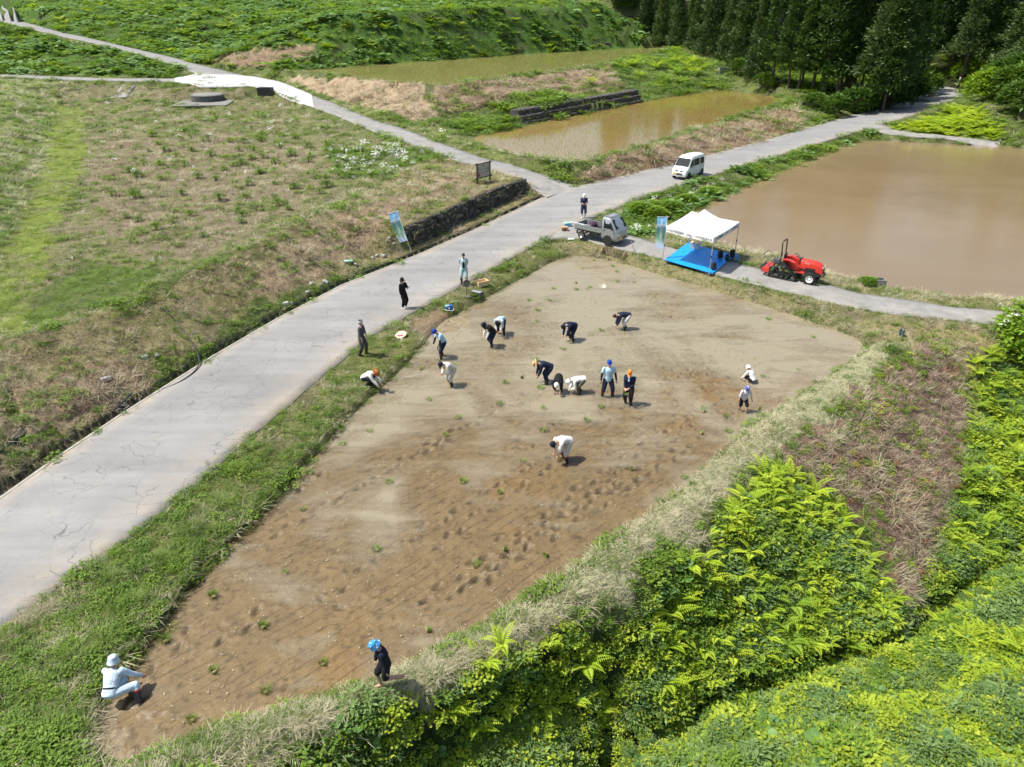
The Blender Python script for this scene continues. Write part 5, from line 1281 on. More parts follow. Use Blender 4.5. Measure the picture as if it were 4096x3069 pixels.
def text(s, size, mat, parent, M, name='lettering', align='CENTER', ext=.002, wx=1.0):
    """flat lettering; M places the text plane (x right, y up, z out)"""
    cu = bpy.data.curves.new(name, 'FONT'); cu.body = s; cu.size = size; cu.align_x = align; cu.align_y = 'CENTER'; cu.extrude = ext; cu.resolution_u = 2; cu.space_line = .92
    o = bpy.data.objects.new(name, cu); COL.objects.link(o); o.parent = parent; o.matrix_local = M @ Matrix.Diagonal((wx, 1, 1, 1)); TEXTS.append((o, mat)); return o
def plane_m(o, x, y):
    x = Vector(x).normalized(); y = Vector(y); y = (y - x * y.dot(x)).normalized(); z = x.cross(y)
    M = Matrix((x, y, z)).transposed().to_4x4(); M.translation = Vector(o); return M
def wheel(root, x, y, r, w, side, rim=RIM, rr=.62, lug=False, spokes=6):
    M = Matrix.Rotation(R(90), 3, 'Y'); mb = MB()
    mb.lathe([(r * rr, -w / 2), (r * .93, -w / 2), (r, -w * .35), (r, w * .35), (r * .93, w / 2), (r * rr, w / 2), (r * rr, -w / 2)], 28, M, (0, 0, 0))
    if lug:
        for i in range(18):
            a = 6.283 * i / 18
            for q in (-1, 1): mb.box((q * w * .24, (r + .012) * math.cos(a + q * .17), (r + .012) * math.sin(a + q * .17)), (w * .5, .05, .055), Matrix.Rotation(a + q * .17 , 3, 'X') @ Matrix.Rotation(q * .6, 3, 'Z'))
    t = mb.build('wheel', TYRE, root, smooth=True); t.location = (x, y, r)
    mb = MB(); s = side; mb.lathe([(0.0, s * w * .30), (r * .18, s * w * .36), (r * .22, s * w * .2), (r * .48, s * w * .22), (r * rr * .97, s * w * .46), (r * rr * 1.01, s * w * .5), (r * rr * 1.01, -s * w * .3)], 24, M)
    o = mb.build('rim', rim, t, smooth=True)
    mb = MB()
    for i in range(spokes): a = 6.283 * i / spokes; mb.lathe([(.0, s * (w * .22 + .012)), (r * .085, s * (w * .22 + .010))], 8, M, (0, r * .36 * math.cos(a), r * .36 * math.sin(a)))
    mb.build('rim_hole', BLK, t); return t
def sect(hw, zb, zt, belt, top_in, crown=.03, rnd=.09):
    """right half of a body cross-section, bottom to top"""
    b = min(belt, zt - .10); tx = hw - top_in * max(0, (zt - .08 - b)) / .75
    return [(0, zb), (hw - .07, zb), (hw - .01, zb + .09), (hw, (zb + b) / 2), (hw - .005, b), (tx, zt - .10), (tx - .05, zt - .035), (tx - .16, zt - .008), (tx * .4, zt + crown * .9), (0, zt + crown)]
def body_loft(stations, name, mat, root):
    vs, fs = [], []; m = None
    for (y, S) in stations:
        full = [(x, z) for x, z in S] + [(-x, z) for x, z in reversed(S[1:-1])]; m = len(full); vs += [(x, y, z) for x, z in full]
    for i in range(len(stations) - 1):
        for k in range(m): fs.append((i * m + k, i * m + (k + 1) % m, (i + 1) * m + (k + 1) % m, (i + 1) * m + k))
    fs.append(tuple(range(m))); fs.append(tuple((len(stations) - 1) * m + k for k in reversed(range(m))))
    mb = MB(); mb.add(vs, fs); return mb.build(name, mat, root, smooth=True, autosmooth=.55)
def side_panel(name, poly, xf, off, mat, root, side, th=.012):
    """panel following the body side; poly in (y, z)"""
    mb = MB(); n_ = len(poly); a = [(side * (xf(z) + off), y, z) for y, z in poly]; b = [(side * (xf(z) + off - th), y, z) for y, z in poly]
    mb.add(a + b, [tuple(range(n_)), tuple(range(2 * n_ - 1, n_ - 1, -1))] + [(i, n_ + i, n_ + (i + 1) % n_, (i + 1) % n_) for i in range(n_)]); return mb.build(name, mat, root)
def quad_panel(name, pts, th, mat, root):
    p = [Vector(q) for q in pts]; nrm = (p[1] - p[0]).cross(p[3] - p[0]).normalized(); mb = MB(); b = [q - nrm * th for q in p]; k = len(p)
    mb.add(p + b, [tuple(range(k)), tuple(range(2 * k - 1, k - 1, -1))] + [(i, k + i, k + (i + 1) % k, (i + 1) % k) for i in range(k)]); return mb.build(name, mat, root)
def arch(root, x, y, z, r, side):
    mb = MB(); mb.lathe([(0, side * .006), (r, side * .006), (r, -side * .03)], 26, Matrix.Rotation(R(90), 3, 'Y'), (x, y, z)); return mb.build('wheel_arch', BLK, root)  # flat black disc painting in the shade of the wheel hollow
def mirror(root, x, y, z, side):
    mb = MB(); mb.box((x + side * .10, y, z), (.12, .08, .17), None, .025); mb.tube([(x, y - .02, z - .05), (x + side * .08, y, z - .03)], .015, 6); return mb.build('side_mirror', BLK, root, smooth=True)

# ---- white kei van on the road
pf, pr = Vector((15.236,64.497,0.880)), Vector((17.134,66.747,0.900)); fw = (pf - pr).xy.normalized(); rt = Vector((fw.y, -fw.x))
mid = (pf + pr) / 2; c_ = mid.xy + rt * .64
van = empty('van', (c_.x, c_.y, .90), math.atan2(-fw.x, fw.y))
S = lambda y, hw, zt, zb=.24: (y, sect(hw, zb, zt, 1.02, .10))
body_loft([S(-1.69, .60, 1.62, .34), S(-1.685, .68, 1.76, .28), S(-1.62, .725, 1.85), S(-1.2, .735, 1.875), S(-.4, .7375, 1.89), S(.3, .7375, 1.875), S(.62, .735, 1.82), S(.80, .733, 1.70), S(1.05, .731, 1.36), S(1.30, .728, 1.03), S(1.48, .72, .95), S(1.60, .70, .84), S(1.66, .675, .72, .26), S(1.695, .62, .58, .30), S(1.70, .58, .50, .34)], 'body', VWHITE, van)
xs_ = lambda z: (.733 if z < 1.02 else .733 - .10 * (z - 1.02) / .75) + .0
for sd in (1, -1):
    side_panel('front_side_window', [(1.16, 1.06), (.42, 1.06), (.42, 1.60), (.66, 1.60), (.95, 1.34)], xs_, .006, GLASS, van, sd)
    side_panel('sliding_door_window', [(.34, 1.06), (-.66, 1.06), (-.66, 1.62), (.34, 1.62)], xs_, .006, GLASS, van, sd)
    side_panel('rear_side_window', [(-.80, 1.08), (-1.50, 1.08), (-1.50, 1.60), (-.80, 1.62)], xs_, .006, GLASS, van, sd)
    side_panel('door_handle', [(.50, .94), (.66, .94), (.66, .99), (.50, .99)], xs_, .02, BLK, van, sd); side_panel('door_handle', [(.30, .90), (.36, .90), (.36, 1.0), (.30, 1.0)], xs_, .02, BLK, van, sd)
    side_panel('slide_rail', [(-.62, .90), (-1.58, .90), (-1.58, .925), (-.62, .925)], xs_, .008, BLK, van, sd)
    side_panel('door_seam', [(.375, .32), (.39, .32), (.39, 1.62), (.375, 1.62)], xs_, .004, GRYM, van, sd)
    arch(van, sd * .735, 1.12, .30, .33, sd); arch(van, sd * .735, -1.27, .30, .33, sd)
    wheel(van, sd * .655, 1.12, .27, .155, sd); wheel(van, sd * .655, -1.27, .27, .155, sd); mirror(van, sd * .72, 1.06, 1.12, sd)
    quad_panel('headlight', [(sd * .46, 1.672, .62), (sd * .67, 1.625, .62), (sd * .67, 1.60, .80), (sd * .46, 1.640, .80)] if sd > 0 else [(-.67, 1.625, .62), (-.46, 1.672, .62), (-.46, 1.640, .80), (-.67, 1.60, .80)], .02, LAMP, van)
    quad_panel('grille', [(sd * .10 if sd > 0 else -.36, 1.672, .68), (sd * .36 if sd > 0 else -.10, 1.672, .68), (sd * .36 if sd > 0 else -.10, 1.645, .78), (sd * .10 if sd > 0 else -.36, 1.645, .78)], .01, BLK, van)
quad_panel('windshield', [(-.64, 1.275, 1.075), (.64, 1.275, 1.075), (.585, .835, 1.695), (-.585, .835, 1.695)], .01, GLASS, van)
for z in (.40, .46, .52): quad_panel('bumper_slot', [(-.35, 1.712, z), (.18, 1.712, z), (.18, 1.712, z + .035), (-.35, 1.712, z + .035)], .008, BLK, van)
pl = quad_panel('license_plate', [(.22, 1.715, .40), (.52, 1.70, .40), (.52, 1.70, .55), (.22, 1.715, .55)], .012, YEL, van)
text('·6 11', .13, BLK, van, plane_m((.37, 1.722, .475), (-1, .03, 0), (0, 0, 1)), 'plate_number')
quad_panel('emblem', [(-.05, 1.665, .72), (.05, 1.665, .72), (.05, 1.648, .79), (-.05, 1.648, .79)], .01, ALU, van)
quad_panel('rear_window', [(.55, -1.697, 1.12), (-.55, -1.697, 1.12), (-.50, -1.695, 1.55), (.50, -1.695, 1.55)], .01, GLASS, van)
tag(van, 'white boxy minivan driving along the road toward the crossing', 'van')

# ---- silver kei truck beside the road
pr, pf = Vector((4.772,47.751,0.640)), Vector((6.360,46.470,0.620)); fw = (pf - pr).xy.normalized(); lf = Vector((-fw.y, fw.x)); mid = (pf + pr) / 2; c_ = mid.xy + lf * .62
trk = empty('pickup_truck', (c_.x, c_.y, .655), math.atan2(-fw.x, fw.y))
S = lambda y, hw, zt, zb=.30: (y, sect(hw, zb, zt, 1.04, .09, .025))
body_loft([S(.46, .70, 1.70, .40), S(.47, .725, 1.74, .36), S(.75, .7375, 1.765), S(1.0, .7375, 1.74), S(1.13, .735, 1.66), S(1.36, .733, 1.36), S(1.56, .73, 1.06), S(1.64, .715, .97), S(1.68, .69, .86, .32), S(1.695, .64, .70, .34), S(1.70, .60, .55, .36)], 'cab', VSILV, trk)
for sd in (1, -1):
    side_panel('door_window', [(1.38, 1.07), (.62, 1.07), (.62, 1.62), (1.06, 1.62)], xs_, .008, GLASS, trk, sd)
    side_panel('door_handle', [(.60, .92), (.74, .92), (.74, .98), (.60, .98)], xs_, .022, BLK, trk, sd); side_panel('door_seam', [(.575, .42), (.59, .42), (.59, 1.66), (.575, 1.66)], xs_, .008, GRYM, trk, sd)
    arch(trk, sd * .737, .98, .30, .34, sd); wheel(trk, sd * .65, .98, .275, .155, sd, spokes=8); wheel(trk, sd * .65, -1.10, .275, .155, sd, spokes=8); mirror(trk, sd * .73, 1.34, 1.12, sd)
    quad_panel('headlight', [(.44, 1.702, .62), (.68, 1.665, .62), (.68, 1.655, .80), (.44, 1.69, .80)] if sd > 0 else [(-.68, 1.665, .62), (-.44, 1.702, .62), (-.44, 1.69, .80), (-.68, 1.655, .80)], .02, LAMP, trk)
    # drop side of the bed with its ribs
    mb = MB(); mb.box((sd * .69, -.62, .81), (.035, 2.10, .29), None, .008)
    g = mb.build('bed_side', VSILV, trk)
    for z in (.74, .82, .90): m = MB(); m.box((sd * .711, -.62, z), (.012, 2.06, .018)); m.build('rib', ALU, g)
    m = MB(); m.box((sd * .69, -.62, .962), (.05, 2.10, .02)); m.build('top_rail', ALU, g)
    m = MB(); m.box((sd * .66, -1.46, .42), (.02, .14, .22)); m.build('mud_flap', BLK, trk)
quad_panel('windshield', [(-.65, 1.545, 1.09), (.65, 1.545, 1.09), (.60, 1.155, 1.635), (-.60, 1.155, 1.635)], .008, GLASS, trk)
mb = MB(); mb.box((0, -.62, .645), (1.38, 2.12, .04)); mb.build('bed_floor', BLK, trk)
mb = MB(); mb.box((0, -1.675, .81), (1.38, .035, .29), None, .008); mb.build('tailgate', VSILV, trk)
mb = MB(); mb.box((0, .41, .92), (1.36, .04, .52)); mb.tube([(-.62, .40, 1.18), (-.62, .40, 1.70), (.62, .40, 1.70), (.62, .40, 1.18)], .018, 6); mb.build('guard_frame', GRYM, trk)
mb = MB()
for sd in (1, -1): mb.box((sd * .36, -.45, .52), (.07, 2.5, .12))
mb.box((0, -1.10, .30), (1.15, .08, .08)); mb.box((.3, -.2, .46), (.34, .5, .2)); mb.box((-.3, -.5, .46), (.3, .4, .2)); mb.build('chassis', GRYM, trk)
mb = MB(); mb.box((0, 1.69, .42), (1.30, .05, .16), None, .02); mb.build('bumper', VSILV, trk)
for z in (.40, .45, .50): quad_panel('bumper_slot', [(-.42, 1.722, z), (.10, 1.722, z), (.10, 1.722, z + .025), (-.42, 1.722, z + .025)], .008, BLK, trk)
quad_panel('license_plate', [(.16, 1.725, .40), (.48, 1.725, .40), (.48, 1.725, .56), (.16, 1.725, .56)], .01, YEL, trk); text('·4 40', .12, BLK, trk, plane_m((.32, 1.73, .48), (-1, 0, 0), (0, 0, 1)), 'plate_number')
for i in range(6): m = MB(); m.box((-.45 + .18 * i, .80, 1.785), (.09, .52, .02), None, .006); m.build('roof_rib', VSILV, trk)
tag(trk, 'silver flatbed pickup truck parked beside the road at the head of the concrete path', 'truck')
def in_truck(p): return trk.matrix_basis @ Vector(p)
# loads on the bed: things of their own
mb = MB()
for i in range(9): a = random.uniform(0, 6); mb.tube([(random.gauss(0, .12), random.gauss(0, .16), .03 + .02 * i), (random.gauss(0, .2), random.gauss(0, .2), .05 + .02 * i), (random.gauss(0, .14), random.gauss(0, .2), .04 + .02 * i)], .014, 5)
o = mb.build('rope_heap', PWHITE, smooth=True); o.location = in_truck((.30, -1.25, .67)); o.rotation_euler = (0, 0, 1); tag(o, 'heap of white rope and fittings lying on the truck bed', 'rope')
mb = MB(); ellip_pts = [(.30, -.02), (.34, .08), (.28, .24), (.12, .33), (0, .35)]
mb.lathe(ellip_pts, 14); o = mb.build('sack', simple('sack_purple', (.06, .035, .06), .9, var=.6, scale=14), smooth=True); o.location = in_truck((-.38, -.95, .67)); o.scale = (1, .75, 1); tag(o, 'dark purple sack slumped in the corner of the truck bed', 'sack')
mb = MB(); mb.tube([(0, 0, 0), (.0, -1.1, .02)], .022, 8); o = mb.build('bed_pole', PWHITE); o.location = in_truck((.60, -.95, .985)); o.rotation_euler = (0, 0, math.atan2(-fw.x, fw.y)); tag(o, 'white pole resting along the side rail of the truck bed', 'pole')

# ---- red crawler tractor on the concrete path
pr, pf = Vector((15.555,40.079,0.580)), Vector((16.540,39.367,0.580)); fw = (pf - pr).xy.normalized(); lf = Vector((-fw.y, fw.x)); c_ = pr.xy + fw * .72 + lf * .50
tr = empty('tractor', (c_.x, c_.y, .60), math.atan2(-fw.x, fw.y))
def rsec(hw, zb, zt, r=.14): return [(0, zb), (hw, zb), (hw, (zb + zt) / 2), (hw - .01, zt - r), (hw - r * .6, zt - r * .28), (hw - r * 1.3, zt - .01), (0, zt + .02)]
body_loft([(.22, rsec(.27, .78, 1.26)), (.6, rsec(.285, .74, 1.27)), (1.0, rsec(.28, .70, 1.24)), (1.28, rsec(.265, .64, 1.16)), (1.42, rsec(.24, .60, 1.04)), (1.49, rsec(.20, .60, .92))], 'hood', TRED, tr)
mb = MB(); mb.box((0, .70, .60), (.42, 1.3, .36), None, .03); mb.box((0, -.25, .62), (.40, .8, .30), None, .03); mb.box((0, 1.52, .52), (.52, .10, .20), None, .02); mb.tube([(-.5, .92, .34), (.5, .92, .34)], .06, 8); mb.build('engine_block', GRYM, tr)
mb = MB(); mb.box((0, 1.47, .78), (.34, .06, .22), None, .02); mb.build('grille', BLK, tr)
for sd in (1, -1):
    quad_panel('headlight', [(sd * .12, 1.50, .94), (sd * .235, 1.44, .94), (sd * .225, 1.41, 1.05), (sd * .12, 1.455, 1.05)] if sd > 0 else [(-.235, 1.44, .94), (-.12, 1.50, .94), (-.12, 1.455, 1.05), (-.225, 1.41, 1.05)], .02, LAMP, tr)
    mb = MB(); mb.box((sd * .29, .80, .78), (.012, .55, .16)); mb.build('side_vent', BLK, tr)
    wheel(tr, sd * .50, .92, .325, .20, sd, PWHITE, .62, True, 5)
    # rear fender: bent sheet over the crawler
    pf_ = [(.30, .58), (.18, .86), (-.05, 1.08), (-.38, 1.18), (-.78, 1.16)]; mb = MB(); vs = [(sd * .28, y, z) for y, z in pf_] + [(sd * .58, y, z) for y, z in pf_]; k = len(pf_)
    mb.add(vs, [(i, i + 1, k + i + 1, k + i) for i in range(k - 1)]); mb.add([(sd * .28, y, z) for y, z in pf_] + [(sd * .28, -.78, .75), (sd * .28, .1, .55)], [tuple(range(k + 2))]); mb.build('fender', TRED, tr)
    mb = MB(); mb.box((sd * .36, .34, .56), (.30, .42, .04), None, .01); mb.build('step_plate', TRED, tr)
    # crawler: belt round three wheels
    cs = [(-.62, .80, .17), (.02, .17, .15), (-1.22, .17, .15)]; P_ = []
    for (y, z, r) in cs: P_ += [(y + r * math.cos(a), z + r * math.sin(a)) for a in np.linspace(0, 6.283, 40)]
    P_ = sorted(set(P_)); hull = []
    def crs(o, a, b): return (a[0] - o[0]) * (b[1] - o[1]) - (a[1] - o[1]) * (b[0] - o[0])
    lo_, up_ = [], []
    for p in P_:
        while len(lo_) > 1 and crs(lo_[-2], lo_[-1], p) <= 0: lo_.pop()
        lo_.append(p)
    for p in reversed(P_):
        while len(up_) > 1 and crs(up_[-2], up_[-1], p) <= 0: up_.pop()
        up_.append(p)
    hull = lo_[:-1] + up_[:-1]; hp_ = dens([(a, b, 0) for a, b in hull], .04, True); k = len(hp_); cy = sum(p.x for p in hp_) / k; cz = sum(p.y for p in hp_) / k
    mb = MB(); vs = []
    for p in hp_:
        i = hp_.index(p); t = (hp_[(i + 1) % k] - hp_[i - 1]).normalized(); nx_, nz_ = t.y, -t.x
        for (xx, off) in ((.34, 0), (.64, 0), (.64, -.035), (.34, -.035)): vs.append((sd * xx, p.x + nx_ * off, p.y + nz_ * off))
    fs = [(4 * i + j, 4 * i + (j + 1) % 4, 4 * ((i + 1) % k) + (j + 1) % 4, 4 * ((i + 1) % k) + j) for i in range(k) for j in range(4)]; mb.add(vs, fs)
    s = 0; last = None
    for i, p in enumerate(hp_):
        s += (p - hp_[i - 1]).length if i else 0
        if last is None or s - last > .115:
            last = s; t = (hp_[(i + 1) % k] - hp_[i - 1]).normalized(); mb.box((sd * .49, p.x + t.y * .02, p.y - t.x * .02), (.30, .045, .05), Matrix.Rotation(math.atan2(t.y, t.x), 3, 'X'))
    tb = mb.build('crawler_track', TYRE, tr)
    mb = MB(); Mx = Matrix.Rotation(R(90), 3, 'Y')
    for (y, z, r) in ((-.62, .80, .15), (.02, .17, .12), (-1.22, .17, .12)): mb.lathe([(0, -.08), (r, -.08), (r, .08), (r * .6, .10), (0, .10)], 18, Mx, (sd * .49, y, z))
    mb.build('track_wheel', GRYM, tb)
    mb = MB()
    for y in (-.86, -.60, -.34): mb.lathe([(0, -.1), (.085, -.1), (.085, .1), (.05, .12), (0, .12)], 14, Mx, (sd * .49, y, .13))
    mb.box((sd * .49, -.6, .30), (.06, .9, .07)); mb.box((sd * .49, -.6, .52), (.07, .09, .5)); mb.build('track_roller', BLK, tb)
mb = MB(); mb.box((0, .16, 1.12), (.40, .10, .34), None, .03); mb.build('dashboard', BLK, tr)
mb = MB(); Ms = Matrix.Rotation(R(-28), 3, 'X'); ring_ = [Ms @ Vector((.19 * math.cos(a), .19 * math.sin(a), 0)) + Vector((0, -.06, 1.36)) for a in np.linspace(0, 6.283, 22)]; mb.tube(ring_, .016, 6, False); mb.tube([(0, .12, 1.18), (0, -.06, 1.36)], .02, 6); mb.tube([ring_[0], ring_[11]], .013, 5); mb.build('steering_wheel', BLK, tr)
mb = MB(); mb.box((0, -.50, .98), (.46, .44, .10), None, .04); mb.box((0, -.74, 1.20), (.44, .09, .40), None, .04); mb.build('seat', BLK, tr)
mb = MB(); mb.box((0, -.05, .60), (.56, .62, .04), None, .01); mb.build('floor_plate', GRYM, tr)
mb = MB(); mb.tube([(-.42, -.86, .80), (-.42, -.88, 1.60), (-.41, -.92, 2.05), (-.34, -.93, 2.12), (.34, -.93, 2.12), (.41, -.92, 2.05), (.42, -.88, 1.60), (.42, -.86, .80)], .038, 8); mb.box((.42, -.84, 1.42), (.09, .05, .26), None, .015); mb.build('roll_bar', BLK, tr, smooth=True)
mb = MB(); mb.box((.42, -.855, 1.22), (.06, .05, .12)); mb.build('warning_label', simple('label_green', (.10, .55, .08), .5), tr)
# rotary tiller on the back
mb = MB(); mb.box((0, -1.58, .50), (1.14, .30, .05), Matrix.Rotation(R(-12), 3, 'X')); mb.box((-.56, -1.60, .38), (.04, .42, .26), None, .01); mb.box((.56, -1.60, .38), (.04, .42, .26), None, .01); til = mb.build('tiller_hood', TRED, tr)
mb = MB(); mb.box((0, -1.84, .36), (1.16, .04, .34), Matrix.Rotation(R(38), 3, 'X')); mb.build('tiller_flap', GRYM, til)
mb = MB(); mb.tube([(-.6, -1.60, .22), (.6, -1.60, .22)], .05, 8)
for i in range(9): a = i * 1.1; x = -.52 + .13 * i; mb.tube([(x, -1.60, .22), (x, -1.60 + .17 * math.cos(a), .22 + .17 * math.sin(a)), (x + .05, -1.60 + .22 * math.cos(a + .3), .22 + .22 * math.sin(a + .3))], [.014, .014, .010], 4)
mb.build('tiller_blades', GRYM, til)
mb = MB()
for sd in (1, -1): mb.tube([(sd * .25, -1.0, .62), (sd * .32, -1.45, .55)], .03, 6); mb.tube([(sd * .25, -1.0, 1.02), (sd * .22, -1.40, .78)], .022, 6); mb.tube([(sd * .55, -1.85, .60), (sd * .55, -1.55, 1.05), (sd * .50, -1.9, 1.22)], .018, 6)
mb.tube([(-.50, -1.90, 1.22), (.50, -1.90, 1.22)], .03, 8); mb.tube([(0, -.9, 1.05), (0, -1.50, .85)], .035, 6); mb.box((0, -1.15, .85), (.30, .36, .30), None, .03); mb.build('hitch', GRYM, tr)
text('YT225', .10, PWHITE, tr, plane_m((.292, .58, 1.10), (0, 1, 0), (0, 0, 1)), 'hood_lettering')
tag(tr, 'red compact tractor with rear crawler tracks and black roll bar on the concrete path', 'tractor')

# ================================================================= PEOPLE
def cloth(name, c, rough=0.85, var=0.12):
    if name in MATS: return MATS[name]
    n = NT(name); f = n.noise(9, 5, 0.65, n.coord('Object')); g = n.noise(34, 3, 0.6, n.coord('Object'))
    n.base(n.ramp(f, [(0.3, [x * (1 - var) for x in c]), (0.7, [min(1, x * (1 + var)) for x in c])])); n.set(Roughness=rough)
    n.bsdf.inputs['Specular IOR Level'].default_value = 0.25
    n.bump(f, 0.7, 0.05); return n.m
SKIN = simple('skin', (.50, .29, .20), 0.55, var=0.10, scale=12); MUDSKIN = SKIN
C = dict(black=cloth('cloth_black', (.012, .012, .014)), navy=cloth('cloth_navy', (.012, .018, .042)), dnavy=cloth('cloth_dark_navy', (.010, .014, .028)), grey=cloth('cloth_grey', (.085, .082, .092)), white=cloth('cloth_white', (.72, .71, .68)),
         offwhite=cloth('cloth_offwhite', (.60, .58, .54)), sky=cloth('cloth_sky_blue', (.42, .62, .74)), paleblue=cloth('cloth_pale_blue', (.52, .63, .70)), teal=cloth('cloth_pale_teal', (.40, .53, .53)), beige=cloth('cloth_beige', (.52, .49, .43)),
         lilac=cloth('cloth_lilac', (.60, .57, .64)), blue=cloth('cap_blue', (.012, .05, .30)), orange=cloth('cap_orange', (.75, .22, .04)), coverall=cloth('cloth_coverall', (.028, .042, .085)), brown=cloth('hat_brown', (.42, .17, .045)), straw=cloth('hat_straw', (.62, .42, .20)), red=cloth('boot_red', (.35, .03, .02)))
RUBBER = simple('boot_rubber', (.016, .016, .018), 0.45, var=0.3); WRUB = simple('boot_white', (.70, .69, .66), 0.5); HAIR = simple('hair', (.012, .010, .009), 0.5, var=0.4, scale=30)
HELM = simple('helmet_white', (.82, .82, .80), 0.3, var=0.03); EYE = simple('eye', (.02, .015, .012), 0.3); LIP = simple('lip', (.36, .14, .12), 0.6)
def pattern(name, a, b, sc):
    n = NT(name); vo = n.new('TexVoronoi', feature='F1'); vo.inputs['Scale'].default_value = sc; n.link(n.coord('Object'), vo.inputs['Vector'])
    n.base(n.ramp(vo.outputs['Distance'], [(0.28, a), (0.36, b)])); n.set(Roughness=0.8); return n.m
PAT1 = pattern('hat_wave_print', (.70, .78, .85), (.03, .24, .55), 14); PAT2 = pattern('hat_flower_print', (.68, .70, .82), (.04, .06, .30), 13); PAT3 = pattern('smock_print', (.45, .45, .50), (.74, .73, .70), 30); PAT4 = pattern('hat_aqua_print', (.15, .50, .70), (.75, .84, .88), 18)
REMESH = []
def ellip(mb, c, M, r, n=10, m=7):
    vs, fs = [], []; c = Vector(c)
    for i in range(m + 1):
        t = math.pi * i / m
        for k in range(n):
            a = 2 * math.pi * k / n; v = Vector((r[0] * math.sin(t) * math.cos(a), r[1] * math.sin(t) * math.sin(a), r[2] * math.cos(t))); vs.append((M @ v if M else v) + c)
    for i in range(m):
        for k in range(n): fs.append((i * n + k, i * n + (k + 1) % n, (i + 1) * n + (k + 1) % n, (i + 1) * n + k))
    mb.add(vs, fs)
def limb(mb, pts, rs, n=10):
    """tapering limb with rounded joints"""
    pts = [Vector(p) for p in pts]
    for i in range(len(pts) - 1):
        if (pts[i + 1] - pts[i]).length > 1e-4: mb.tube([pts[i], pts[i].lerp(pts[i + 1], .33), pts[i].lerp(pts[i + 1], .66), pts[i + 1]], [rs[i], rs[i] + (rs[i + 1] - rs[i]) * .25 + .004, rs[i] + (rs[i + 1] - rs[i]) * .62 + .002, rs[i + 1]], n)
    for p, r in zip(pts, rs): ellip(mb, p, None, (r, r, r), 8, 5)
def loft(mb, secs, n=14):
    """secs: (centre, right, front, rx, ry)"""
    vs, fs = [], []
    for (c, rt, fr, rx, ry) in secs:
        for k in range(n):
            a = 2 * math.pi * k / n; vs.append(c + rt * rx * math.cos(a) + fr * ry * math.sin(a))
    for i in range(len(secs) - 1):
        for k in range(n): fs.append((i * n + k, i * n + (k + 1) % n, (i + 1) * n + (k + 1) % n, (i + 1) * n + k))
    fs.append(tuple(range(n - 1, -1, -1))); fs.append(tuple((len(secs) - 1) * n + k for k in range(n))); mb.add(vs, fs)
def ik(a, b, l1, l2, pole):
    """middle joint of a two-bone limb; also the reachable end"""
    d = b - a; L = d.length
    if L > (l1 + l2) * .995: b = a + d.normalized() * (l1 + l2) * .995; d = b - a; L = d.length
    x = (l1 * l1 - l2 * l2 + L * L) / (2 * L); h = math.sqrt(max(0, l1 * l1 - x * x)); u = d.normalized(); p = pole - u * pole.dot(u); p = p.normalized() if p.length > 1e-4 else Vector((0, 0, 1))
    return a + u * x + p * h, b
def fin(mb, name, mat, parent, voxel, smooth=3, deci=None):
    o = mesh_obj(name, mb.v, mb.f, mat, parent)
    m = o.modifiers.new('r', 'REMESH'); m.mode = 'VOXEL'; m.voxel_size = voxel; m.use_smooth_shade = True
    s = o.modifiers.new('s', 'SMOOTH'); s.iterations = smooth; s.factor = .5
    if deci: d = o.modifiers.new('d', 'DECIMATE'); d.ratio = deci
    REMESH.append(o); return o
